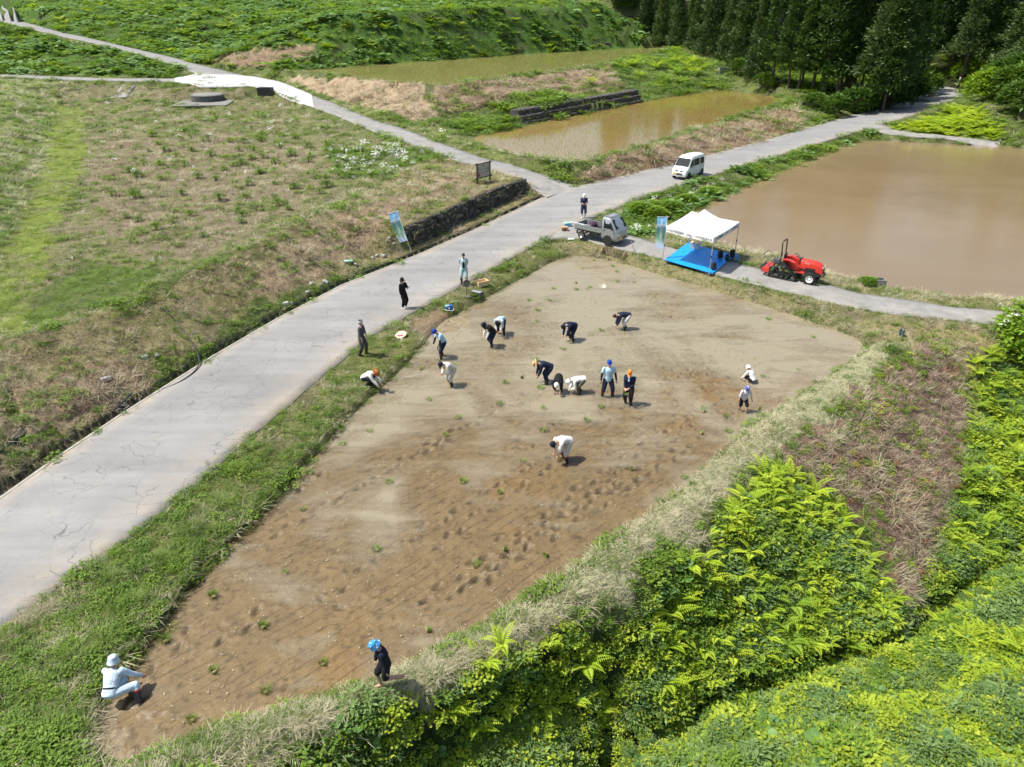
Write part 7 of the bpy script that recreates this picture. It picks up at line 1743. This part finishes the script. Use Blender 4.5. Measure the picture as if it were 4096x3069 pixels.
for u, z in ((.76, .82), (.88, .92)): disc(u, z, .05, WOODD, 'bean_mark', 2.0); disc(u + .03, z - .1, .035, YEL, 'bean_mark')
disc(.86, 1.27, .10, simple('sign_green', (.20, .28, .16), .7), 'leaf_mark', 1.1)
tag(sg, 'dark framed wooden sign board with teal lettering above the stone wall', 'sign')
q = wp((-2.512,37.867,0.500)); ps = empty('plot_sign', q, R(8)); m = MB(); m.box((0, 0, .42), (.05, .05, .95)); m.build('post', GREYW, ps)
m = MB(); m.prism([(-.17, .62), (.17, .62), (.17, .92), (0, 1.02), (-.17, .92)], -.055, -.03, 'y'); m.build('board', GREYW, ps)
for s_ in (-1, 1): m = MB(); m.box((s_ * .10, -.04, .985), (.24, .12, .02), Matrix.Rotation(s_ * R(30), 3, 'Y')); m.build('roof_board', GREYW, ps)
tag(ps, 'small roofed wooden plot sign on a post at the paddy edge', 'sign')
RUST = simple('rusty_paint', (.36, .09, .04), .8, var=.35, scale=5)
q = Vector(wp((73.631,129.058,2.200))); mk = empty('marker_pole', q); m = MB(); m.tube([(0, 0, -.2), (.95, .3, 4.3)], .07, 8); m.build('pole', RUST, mk); m = MB(); m.tube([(-.01, -.08, .1), (.25, 0.0, 1.35)], .14, 10); m.build('white_sleeve', PWHITE, mk); tag(mk, 'leaning rust red pole with a white sleeve at the far bend', 'pole')
q = Vector(wp((71.978,122.325,2.100))); mk = empty('stop_sign', q); m = MB(); m.tube([(0, 0, -.2), (.55, .2, 3.0)], .055, 8); m.build('pole', RUST, mk)
m = MB(); m.prism([(.50 - .42, 2.98), (.50 + .42, 2.98), (.50, 2.25)], .02, .06, 'y'); m.build('plate', simple('sign_red', (.50, .05, .04), .5), mk); tag(mk, 'red triangular road sign on a rusty leaning post at the far bend', 'sign')

# ================================================================= SMALL THINGS ON THE GROUND
CARD = simple('cardboard', (.40, .26, .15), .9, var=.08)
def rot_box(name, q, size, rz, mat, label, cat, lift=0.0, bev=.006): o = empty(name, (q[0], q[1], gz(q[0], q[1]) + lift), rz); m = MB(); m.box((0, 0, size[2] / 2), size, None, bev); m.build('box', mat, o); return tag(o, label, cat)
def tray(parent, w, d, h, t, mat, name='tray', z=0.0, floor=True):
    m = MB(); m.box((0, -d / 2 + t / 2, z + h / 2), (w, t, h)); m.box((0, d / 2 - t / 2, z + h / 2), (w, t, h)); m.box((-w / 2 + t / 2, 0, z + h / 2), (t, d - 2 * t, h)); m.box((w / 2 - t / 2, 0, z + h / 2), (t, d - 2 * t, h)); m.box((0, 0, z + .01), (w - 2 * t, d - 2 * t, .02)); return m.build(name, mat, parent)
q = wp((-1.726,39.515,0.450)); o = empty('plastic_crate', (q[0], q[1], q[2] + .02), R(32)); bxm = simple('crate_cream', (.72, .52, .27), .5, var=.04); s = tray(o, .66, .40, .30, .02, bxm, 'shell')
for i in range(7): m = MB(); m.box((-.28 + .093 * i, -.205, .14), (.02, .012, .26)); m.build('rib', bxm, o)
m = MB(); m.box((0, -.21, .29), (.68, .03, .025)); m.box((0, .21, .29), (.68, .03, .025)); m.box((-.34, 0, .29), (.025, .42, .025)); m.box((.34, 0, .29), (.025, .42, .025)); m.build('rim', bxm, o); tag(o, 'cream plastic crate lying on the grass bank beside the road', 'crate')
GRYT = simple('tray_grey', (.055, .055, .06), .6, var=.15); SOIL = simple('tray_soil', (.25, .25, .26), .8)
q = wp((-1.977,38.309,0.420)); o = empty('seedling_tray_stack', (q[0], q[1], q[2] + .01), R(-28))
for i in range(4): tray(o, .64, .36, .045, .015, GRYT, 'tray', .05 * i)
m = MB(); m.box((0, 0, .18), (.58, .30, .02)); m.build('top_sheet', SOIL, o); tag(o, 'stack of empty dark seedling trays on the bank below the crate', 'tray')
q = wp((-2.284,37.974,0.400)); o = empty('seedling_tray', (q[0], q[1], q[2] + .01), R(35)); tray(o, .62, .32, .045, .015, GRYT, 'tray')
m = MB(); m.box((-.17, 0, .03), (.26, .28, .03)); m.build('soil', SOIL, o)
mb = MB()
for _ in range(420): blade(mb, Vector((random.uniform(-.02, .29), random.uniform(-.13, .13), .02)), random.uniform(0, 6.28), random.uniform(.10, .16), .005, .25, .2)
mesh_obj('seedlings', mb.v, mb.f, G1, o)['kind'] = 'stuff'; tag(o, 'open tray half filled with green rice seedlings at the foot of the plot sign', 'tray')
q = wp((-3.371,36.005,0.420)); o = empty('picnic_bundle', (q[0], q[1], q[2] + .02), R(12)); m = MB(); m.box((.0, .03, .13), (.42, .26, .24), None, .05); m.build('bag', simple('bag_cobalt', (.01, .12, .42), .5, var=.3, scale=12), o, smooth=True); m = MB(); m.box((-.10, -.02, .20), (.20, .24, .14), None, .04); m.build('flap', simple('bag_teal', (.22, .38, .36), .7), o, smooth=True)
m = MB(); m.tube([(.26 * math.cos(a), -.10 + .17 * math.sin(a), .05 + .03 * math.sin(2 * a)) for a in np.linspace(0, 6.283, 20)], .016, 6, False); m.tube([(0, -.2, .1), (.02, .0, .26), (.0, .15, .2)], .014, 6); m.build('rope', PWHITE, o, smooth=True); tag(o, 'blue bag tied with white rope on the grass above the muddy ramp', 'bag')
q = wp((-5.435,32.415,0.350)); o = empty('sedge_hat', (q[0], q[1], q[2] + .08), R(20)); o.scale = (.7, .7, .7); o.rotation_euler = (R(14), R(-8), 0); m = MB(); m.lathe([(.40, 0), (.41, .012), (.24, .10), (.07, .17), (0, .175)], 26); m.build('hat', simple('sedge', (.70, .56, .40), .85, var=.1), o, smooth=True)
m = MB(); m.tube([(.02, -.38, .01), (.10, -.60, -.06)], .016, 6); m.tube([(.08, -.38, .01), (.20, -.56, -.07)], .014, 6); m.build('chin_cord', PWHITE, o)
for a, s_ in ((-1.9, .07), (-1.5, .08), (-1.1, .07), (-2.3, .05)): m = MB(); Mr = Matrix.Rotation(a, 3, 'Z'); m.add([Mr @ Vector(v) for v in ((.20, -s_, .121), (.30, -s_, .075), (.30, s_, .075), (.20, s_, .121))], [(0, 1, 2, 3)]); m.build('painted_mark', simple('hat_red', (.42, .05, .06), .8), o)
tag(o, 'round sedge hat with red marks lying on the grass bank', 'hat')
q = (3.668,49.720,0.620); o = rot_box('cardboard_box', (q[0], q[1]), (.46, .36, .34), R(6), CARD, 'brown cardboard box standing at the tail of the truck', 'box', .06); m = MB(); m.lathe([(.09, 0), (.09, .004)], 16, Matrix.Rotation(R(90), 3, 'X'), (0, -.18, .17)); m.build('printed_mark', MAROON, o)
q = (3.947,50.750,0.630); o = rot_box('cool_box', (q[0], q[1]), (.50, .34, .30), R(10), simple('cooler_blue', (.14, .40, .55), .5), 'blue cool box with a mint lid behind the cardboard box', 'cool box', .06, .02); m = MB(); m.box((0, 0, .33), (.52, .36, .07), None, .02); m.box((0, 0, .385), (.2, .03, .03)); m.build('lid', simple('cooler_mint', (.38, .60, .52), .5), o, smooth=True)
q = (3.995,47.941,0.600); rot_box('white_sheet_pack', (q[0], q[1]), (.42, .26, .06), R(4), PWHITE, 'flat white packet lying on the grass beside the truck wheel', 'packet', .03)
# hexagonal rolling marker frame
a0, a1 = Vector(wp((5.948,45.934,0.450))), Vector(wp((7.249,44.941,0.450))); d = (a1 - a0).normalized(); L = (a1 - a0).length; o = empty('row_marker', a0, math.atan2(d.y, d.x)); hexp = [(.22 * math.cos(R(60 * i)), .22 * math.sin(R(60 * i)) + .20) for i in range(6)]
m = MB(); m.prism(hexp, -.015, .015, 'x'); m.build('end_plate', simple('plywood', (.56, .38, .24), .8, var=.1), o); m = MB(); m.prism(hexp, L - .015, L + .015, 'x'); m.build('end_plate', simple('plywood', (.56, .38, .24), .8), o)
for (y, z) in hexp: m = MB(); m.tube([(0, y, z), (L, y, z)], .016, 6); m.build('bar', WOODD, o)
for i in range(1, 7):
    m = MB(); 
    for k in range(6): m.tube([(L * i / 7, *hexp[k]), (L * i / 7, *hexp[(k + 1) % 6])], .012, 5)
    m.build('hoop', WOODD, o)
tag(o, 'long hexagonal wooden row marker roller lying on the bank in front of the truck', 'row marker')
b0, b1 = Vector(wp((7.922,44.432,0.500))), Vector((7.675,45.600,1.155)); o = empty('rake', b0); m = MB(); m.tube([(0, 0, .02), b1 - b0], .02, 8); m.build('shaft', GREYW, o); m = MB(); m.box((0, 0, .02), (.34, .05, .04), R(-35)); m.build('head', GREYW, o); tag(o, 'wooden rake stuck upright in the bank between truck and tent', 'rake')
# under the tent
q = (11.841,45.555,0.620); o = rot_box('storage_box', (q[0], q[1]), (.62, .42, .36), R(-22), simple('bin_grey', (.42, .45, .48), .5), 'grey plastic storage box with open cardboard flaps on the blue tarp', 'box', .0); o.location.z = .69; m = MB(); m.box((-.05, .0, .385), (.44, .44, .02), Matrix.Rotation(R(8), 3, 'Y')); m.box((.30, .05, .37), (.22, .40, .015), Matrix.Rotation(R(-14), 3, 'Y')); m.build('cardboard_flap', simple('card_pale', (.62, .48, .36), .9), o)
def backpack(q, z, rz, mat, label, s=1.0): o = empty('backpack', (q[0], q[1], z), rz); o.scale = (s, s, s); m = MB(); m.box((0, 0, .23), (.30, .18, .46), None, .07); m.build('bag', mat, o, smooth=True); m = MB(); m.box((0, -.11, .15), (.22, .08, .22), None, .03); m.build('front_pocket', mat, o, smooth=True); m = MB(); m.tube([(-.05, 0, .45), (-.04, 0, .51), (.04, 0, .51), (.05, 0, .45)], .012, 6); m.tube([(.10, .09, .42), (.12, .16, .25), (.10, .09, .06)], .018, 6); m.tube([(-.10, .09, .42), (-.12, .16, .25), (-.10, .09, .06)], .018, 6); m.build('strap', mat, o, smooth=True); return tag(o, label, 'bag')
BAGK = simple('bag_black', (.012, .012, .014), .7, var=.3, scale=10)
backpack((12.968,43.557,0.640), .69, R(20), BAGK, 'black backpack standing alone on the back half of the tarp'); backpack((13.262,43.071,0.640), .69, R(70), BAGK, 'squat black bag between two backpacks on the tarp edge', .9); backpack((13.753,43.754,0.640), .69, R(-10), BAGK, 'tall black backpack against the rear tent leg', 1.05)
backpack((13.898,43.288,0.600), .60, R(-30), simple('bag_sky', (.08, .25, .48), .6), 'light blue bag standing just outside the tent leg', .9); backpack((12.012,41.364,0.620), .69, R(30), BAGK, 'black backpack beside the front tent leg', .95)
# rubber boots, pink clogs
GBOOT = simple('boot_grey', (.10, .13, .13), .45)
def boot(parent, x, mat):
    m = MB(); limb(m, [(x, 0, .05), (x, 0, .18), (x, -.01, .33)], [.055, .058, .068]); limb(m, [(x, -.03, .045), (x, .10, .045), (x, .19, .035)], [.05, .05, .035]); m.build('boot', mat, parent, smooth=True); m = MB(); limb(m, [(x, -.04, .012), (x, .20, .012)], [.045, .04], 8); m.build('sole', simple('sole_brown', (.22, .12, .07), .7), parent, smooth=True)
q = wp((19.054,32.483,0.400)); o = empty('rubber_boots', (q[0], q[1], q[2] + .03), R(-70)); boot(o, -.08, GBOOT); boot(o, .10, GBOOT); tag(o, 'pair of dark grey rubber boots left on the levee corner', 'boots')
PINK = simple('clog_pink', (.80, .52, .58), .5, var=.04); DPINK = simple('clog_inside', (.22, .06, .12), .6)
q = wp((-10.682,10.057,0.300)); o = empty('clogs', (q[0], q[1], q[2] + .05), R(-38))
for x in (-.065, .065):
    m = MB(); limb(m, [(x, -.10, .04), (x, .0, .045), (x, .12, .035)], [.05, .052, .045]); m.build('clog', PINK, o, smooth=True); m = MB(); ellip(m, (x, -.055, .068), None, (.038, .062, .03)); m.build('opening', DPINK, o, smooth=True)
tag(o, 'pair of pink clogs on the grass at the bottom left corner', 'clogs')
# hoses, sheet, concrete fittings
HOSE = simple('hose_black', (.03, .03, .035), .45)
def hose(line, r, label):
    L = [Vector((p.x, p.y, max(gz(p.x, p.y), p.z) + r)) for p in dens(smoothline(line, 3), .25)]; m = MB(); m.tube([p - L[0] for p in L], r, 8); o = m.build('hose', HOSE, smooth=True); o.location = L[0]; tag(o, label, 'hose')
hose([(-16.661,32.018,1.600),(-15.997,31.694,1.300),(-15.276,31.062,1.000),(-14.432,29.980,0.800),(-14.013,29.249,0.650),(-13.870,28.513,0.520),(-14.063,27.603,0.500),(-14.464,26.997,0.460),(-14.975,26.463,0.440)], .03, 'black hose curving down the bank from the old field to the road')
hose([(-15.557,26.011,0.700),(-15.546,25.489,0.700),(-15.607,25.077,0.680),(-15.690,24.764,0.620)], .035, 'short black pipe sticking out of the verge by the drain')
q = wp((-9.850,42.018,0.850)); o = empty('folded_sheet', (q[0], q[1], q[2] + .04), R(15)); m = MB(); m.box((0, 0, .05), (.5, .34, .10), None, .03); m.build('sheet', simple('sheet_teal', (.30, .45, .40), .7, var=.2), o, smooth=True); tag(o, 'pale teal folded sheet on the bank between the loose stones', 'sheet')
CONCD = simple('dark_concrete', (.10, .098, .09), .95, var=.4, scale=3, bump=.4); CONCG = simple('grey_concrete', (.20, .195, .18), .95, var=.3, scale=3)
q = Vector((-42.559,103.420,2.500)); sl0 = [Vector(p) - q for p in [(-44.269,99.979,2.550),(-37.354,100.720,2.550),(-38.862,110.939,2.600),(-45.733,110.939,2.600)]]; o = empty('well_cover', (q.x, q.y, 2.42)); m = MB(); m.add([Vector((p.x, p.y, .0)) for p in sl0] + [Vector((p.x, p.y, .22)) for p in sl0], [(0, 1, 2, 3), (4, 5, 6, 7), (0, 1, 5, 4), (1, 2, 6, 5), (2, 3, 7, 6), (3, 0, 4, 7)]); m.build('base_slab', CONCG, o)
cxy = (sl0[0] + sl0[1] + sl0[2] + sl0[3]) / 4; m = MB(); m.lathe([(2.15, .2), (2.15, .95), (2.0, 1.0), (0, 1.02)], 40, None, (cxy.x, cxy.y, 0)); m.build('drum', CONCD, o, smooth=True, autosmooth=.5); m = MB(); m.lathe([(2.02, 1.01), (1.95, 1.05), (0, 1.07)], 40, None, (cxy.x, cxy.y, 0)); m.build('lid', CONCG, o, smooth=True)
tag(o, 'round concrete well cover on a square slab at the back of the old field', 'well')
def trough(q, w, d, h, rz, mat, label, nm='concrete_box', tilt=0): o = empty(nm, (q[0], q[1], gz(q[0], q[1]) - .05), rz); o.rotation_euler = (tilt, 0, rz); tray(o, w, d, h, .08, mat, 'walls'); tag(o, label, 'box'); return o
trough((20.878,39.420,0.500), .95, .60, .50, R(-12), CONCG, 'grey concrete water inlet box overgrown with leaves at the flooded paddy edge'); trough((35.831,133.470,4.400), 1.7, 1.0, .9, R(10), CONCG, 'concrete box by the forest edge above the middle paddy'); trough((40.361,105.875,2.300), 1.2, .8, .7, R(0), CONCD, 'small dark concrete drain box beside the cedars'); trough((-33.883,106.840,2.800), 1.9, 1.2, 1.0, R(-6), BLK, 'black plastic water bin by the white concrete bend', 'water_bin')
q = (-15.598,25.215,0.300); o = empty('drain_pipe_end', (q[0], q[1], .0), R(20)); m = MB(); m.lathe([(.24, 0), (.24, .55), (.17, .55), (.17, .05)], 18); m.build('pipe', CONCD, o, smooth=True, autosmooth=.5); tag(o, 'upright broken drain pipe standing in the roadside gutter', 'pipe')
shrub((20.351,39.297,0.500), .42, 2, 'leafy weed sprawling over the concrete water inlet box', None, .7)

# ================================================================= RICE SEEDLINGS
SEED = leafmat('seedling_green', (.13, .25, .02), (.20, .34, .035), .3); ROOTS = simple('seedling_roots', (.34, .24, .14), .9, var=.2)
def bundle_mesh(n_, r, L, lean):
    mb = MB()
    for _ in range(n_): a = random.uniform(0, 6.28); rr = r * math.sqrt(random.random()); blade(mb, Vector((rr * math.cos(a), rr * math.sin(a), 0)), a + random.gauss(0, .4), L * random.uniform(.7, 1.1), .005, lean * random.uniform(.2, 1.4), .2)
    return mesh_obj('blades', mb.v, mb.f, SEED, link=False).data
BM = [bundle_mesh(90, .07, .20, .45) for _ in range(3)]; mb = MB(); mb.lathe([(.05, -.03), (.07, 0), (.06, .03), (0, .035)], 10); RM = mb.build('root_mat', ROOTS, link=False).data
def bundle(p, z, lie=False, s=1.0, label='bundle of green rice seedlings standing upright in the mud of the paddy being planted', group='seedling bundles standing in the paddy'):
    o = empty('seedling_bundle', (p[0], p[1], z), random.uniform(0, 6)); o.scale = (s, s, s)
    if lie: o.rotation_euler = (R(78), 0, random.uniform(0, 6))
    me_obj('blades', random.choice(BM), None, o); me_obj('root_mat', RM, None, o); return tag(o, label, 'seedlings', group)
for p in [(5.326,45.193,0.000),(4.437,43.524,0.000),(6.384,44.053,0.000),(6.498,42.960,0.000),(7.513,42.591,0.000),(6.325,41.253,0.000),(7.333,41.079,0.000),(2.441,40.024,0.000),(3.758,39.860,0.000),(4.384,39.860,0.000),(4.579,40.232,0.000),(2.121,38.159,0.000),(0.969,38.159,0.000),(1.402,36.718,0.000),(1.327,35.163,0.000),(4.549,33.995,0.000),(2.468,31.754,0.000),(1.125,30.520,0.000),(11.262,28.868,0.000),(13.557,35.465,0.000),(15.079,33.160,0.000),(13.109,29.562,0.000),(-3.509,26.736,0.000),(-0.524,26.437,0.000),(-2.177,25.288,0.000),(-2.576,23.955,0.000),(-5.589,24.232,0.000),(-6.455,23.293,0.000),(-7.213,21.416,0.000),(-4.316,20.839,0.000),(-1.723,20.899,0.000),(-0.413,20.270,0.000),(-6.960,19.303,0.000),(-4.189,17.313,0.000),(-6.717,16.322,0.000),(-1.087,16.654,0.000),(1.230,27.782,0.000),(1.305,26.038,0.000),(3.696,26.121,0.000),(3.007,25.052,0.000),(1.208,24.269,0.000),(0.386,22.178,0.000),(7.958,26.100,0.000),(8.695,25.427,0.000),(8.482,24.195,0.000),(6.101,21.109,0.000),(4.974,19.806,0.000),(2.958,18.068,0.000),(-2.607,30.074,0.000),(-0.276,28.293,0.000),(-8.503,15.396,0.000),(-9.175,13.766,0.000),(-7.548,12.771,0.000),(-7.562,11.382,0.000),(-6.747,14.251,0.000),(-4.836,13.005,0.000),(-6.054,12.150,0.000)]: bundle(p, -.075, s=random.uniform(.85, 1.3))
for p in [(7.367,24.029,0.000),(7.841,25.689,0.000),(1.060,17.074,0.000),(4.359,21.603,0.000),(10.203,25.976,0.000),(-4.192,29.537,0.000),(0.414,28.771,0.000),(3.870,40.908,0.000),(-2.282,14.066,0.000),(-0.246,17.324,0.000)]: bundle(p, .03, True, .8, 'small loose bundle of seedlings lying on its side with pale roots showing', 'seedling bundles lying in the paddy')
for (p, z, lb) in (((-3.322,29.500,1.151), .72, 'bundle of seedlings held by the man in the light blue polo shirt'), ((-2.490,27.300,1.160), .75, 'bundle of seedlings held by the worker in pale beige overalls'), ((1.728,22.000,0.197), .28, 'bundle of seedlings held by the worker in the white shirt'), ((4.516,25.200,1.089), .86, 'bundle of seedlings held by the person with the orange cap')):
    bundle(p, p[2], False, .55, lb, 'seedling bundles in hands')
# planted rows (single seedlings, too many to count)
proto_col('seedling', [bpy.data.objects.new('s', bundle_mesh(7, .012, .16, .35)) for _ in range(3)])
def rows(name, poly, z, ang, gap, step, keep, label, s0=1.0):
    P = [(p[0], p[1]) for p in poly]; xs = [p[0] for p in P]; ys_ = [p[1] for p in P]; c_, s_ = math.cos(ang), math.sin(ang); cx, cy = np.mean(xs), np.mean(ys_); D_ = max(max(xs) - min(xs), max(ys_) - min(ys_))
    u, v = np.meshgrid(np.arange(-D_, D_, step), np.arange(-D_, D_, gap)); u = u + rng.normal(0, .03, u.shape); v = v + rng.normal(0, .02, v.shape); X = cx + u * c_ - v * s_; Y = cy + u * s_ + v * c_; m = inside(X, Y, P) & (dist_poly(X, Y, P, True) > .25) & (rng.random(X.shape) < keep); X, Y = X[m], Y[m]; k = len(X)
    sc = rng.uniform(.7, 1.2, k) * s0; o = scatter(name, 'seedling', np.stack([X, Y, np.full(k, z)], 1), np.stack([rng.normal(0, .15, k), rng.normal(0, .15, k), rng.uniform(0, 6.28, k)], 1), np.stack([sc, sc, sc], 1)); tag(o, label, 'rice'); return k
n1 = rows('rice_rows_middle', P1, 1.88, R(52), .42, .30, .55, 'rows of young rice standing in the middle paddy', 1.2); n2 = rows('rice_rows_upper', P2, 4.88, R(48), .42, .30, .5, 'rows of young rice standing in the upper paddy', 1.3)
n3 = rows('rice_rows_front', [(-4.688,29.720,0.000),(-3.599,33.058,0.000),(-2.049,34.505,0.000),(-3.113,29.957,0.000),(-4.383,26.485,0.000),(-5.498,23.930,0.000),(-6.632,23.762,0.000)], -.03, R(62), .33, .22, .9, 'freshly planted rice rows along the road side of the front paddy', .8); n4 = rows('rice_seedlings_front', [(1.174,38.792,0.000),(6.450,38.792,0.000),(13.574,32.506,0.000),(9.723,26.884,0.000),(5.659,26.095,0.000),(2.101,31.447,0.000)], -.03, R(44), .36, .30, .4, 'scattered freshly planted rice in the trampled part of the front paddy', .8)
print('RICE', n1, n2, n3, n4)

# bits of straw and husk floating on the thin water
CHAFF = leafmat('chaff', (.32, .26, .16), (.55, .48, .34), .1, (1, .95, .8)); mb = MB(); mb.add([(-.03, -.006, 0), (.03, -.004, .004), (.03, .006, .004), (-.03, .005, 0)], [(0, 1, 2, 3)]); c1_ = mesh_obj('c', mb.v, mb.f, CHAFF, link=False); mb = MB(); mb.add([(-.012, -.011, 0), (.012, -.01, .002), (.014, .01, .002), (-.01, .012, 0)], [(0, 1, 2, 3)]); c2_ = mesh_obj('c', mb.v, mb.f, CHAFF, link=False); mb = MB(); mb.tube([(-.05, 0, .004), (0, .008, .005), (.05, .0, .004)], .0025, 4); c3_ = mesh_obj('c', mb.v, mb.f, CHAFF, link=False)
proto_col('chaff', [c2_, c1_, bpy.data.objects.new('c', c2_.data), c3_])
k = 1900; X = rng.uniform(gx0, gx1, k * 4); Y = gy0 + (gy1 - gy0) * rng.random(k * 4) ** 2.0; m = inside(X, Y, [(p[0], p[1]) for p in FP]) & (fbm(X * .5, Y * .5, 88) > .42); X, Y = X[m][:k], Y[m][:k]; k = len(X); s_ = rng.uniform(.6, 1.6, k)
tag(scatter('floating_chaff', 'chaff', np.stack([X, Y, np.full(k, .006)], 1), np.stack([rng.normal(0, .04, k), rng.normal(0, .04, k), rng.uniform(0, 6.28, k)], 1), np.stack([s_, s_, s_], 1)), 'bits of straw and husk floating on the front paddy', 'debris')

# ================================================================= SETTLE SKIN, CLOTHES AND LETTERING INTO PLAIN MESHES
bpy.context.view_layer.update()
_dg = bpy.context.evaluated_depsgraph_get()
for o in REMESH:
    me = bpy.data.meshes.new_from_object(o.evaluated_get(_dg)); mt = o.data.materials[0]
    o.modifiers.clear(); old = o.data; o.data = me
    if not me.materials: me.materials.append(mt)
    me.polygons.foreach_set('use_smooth', np.ones(len(me.polygons), bool)); bpy.data.meshes.remove(old)
print('PEOPLE TRIS', sum(len(o.data.loop_triangles) if o.data.calc_loop_triangles() is None else 0 for o in REMESH))

for (o, mt) in TEXTS:
    me = bpy.data.meshes.new_from_object(o.evaluated_get(_dg)); me.materials.clear(); me.materials.append(mt)
    nm, par, M = o.name, o.parent, o.matrix_local.copy()
    k = bpy.data.objects.new('tmp', me); COL.objects.link(k); k.parent = par; k.matrix_local = M
    bpy.data.objects.remove(o); k.name = nm
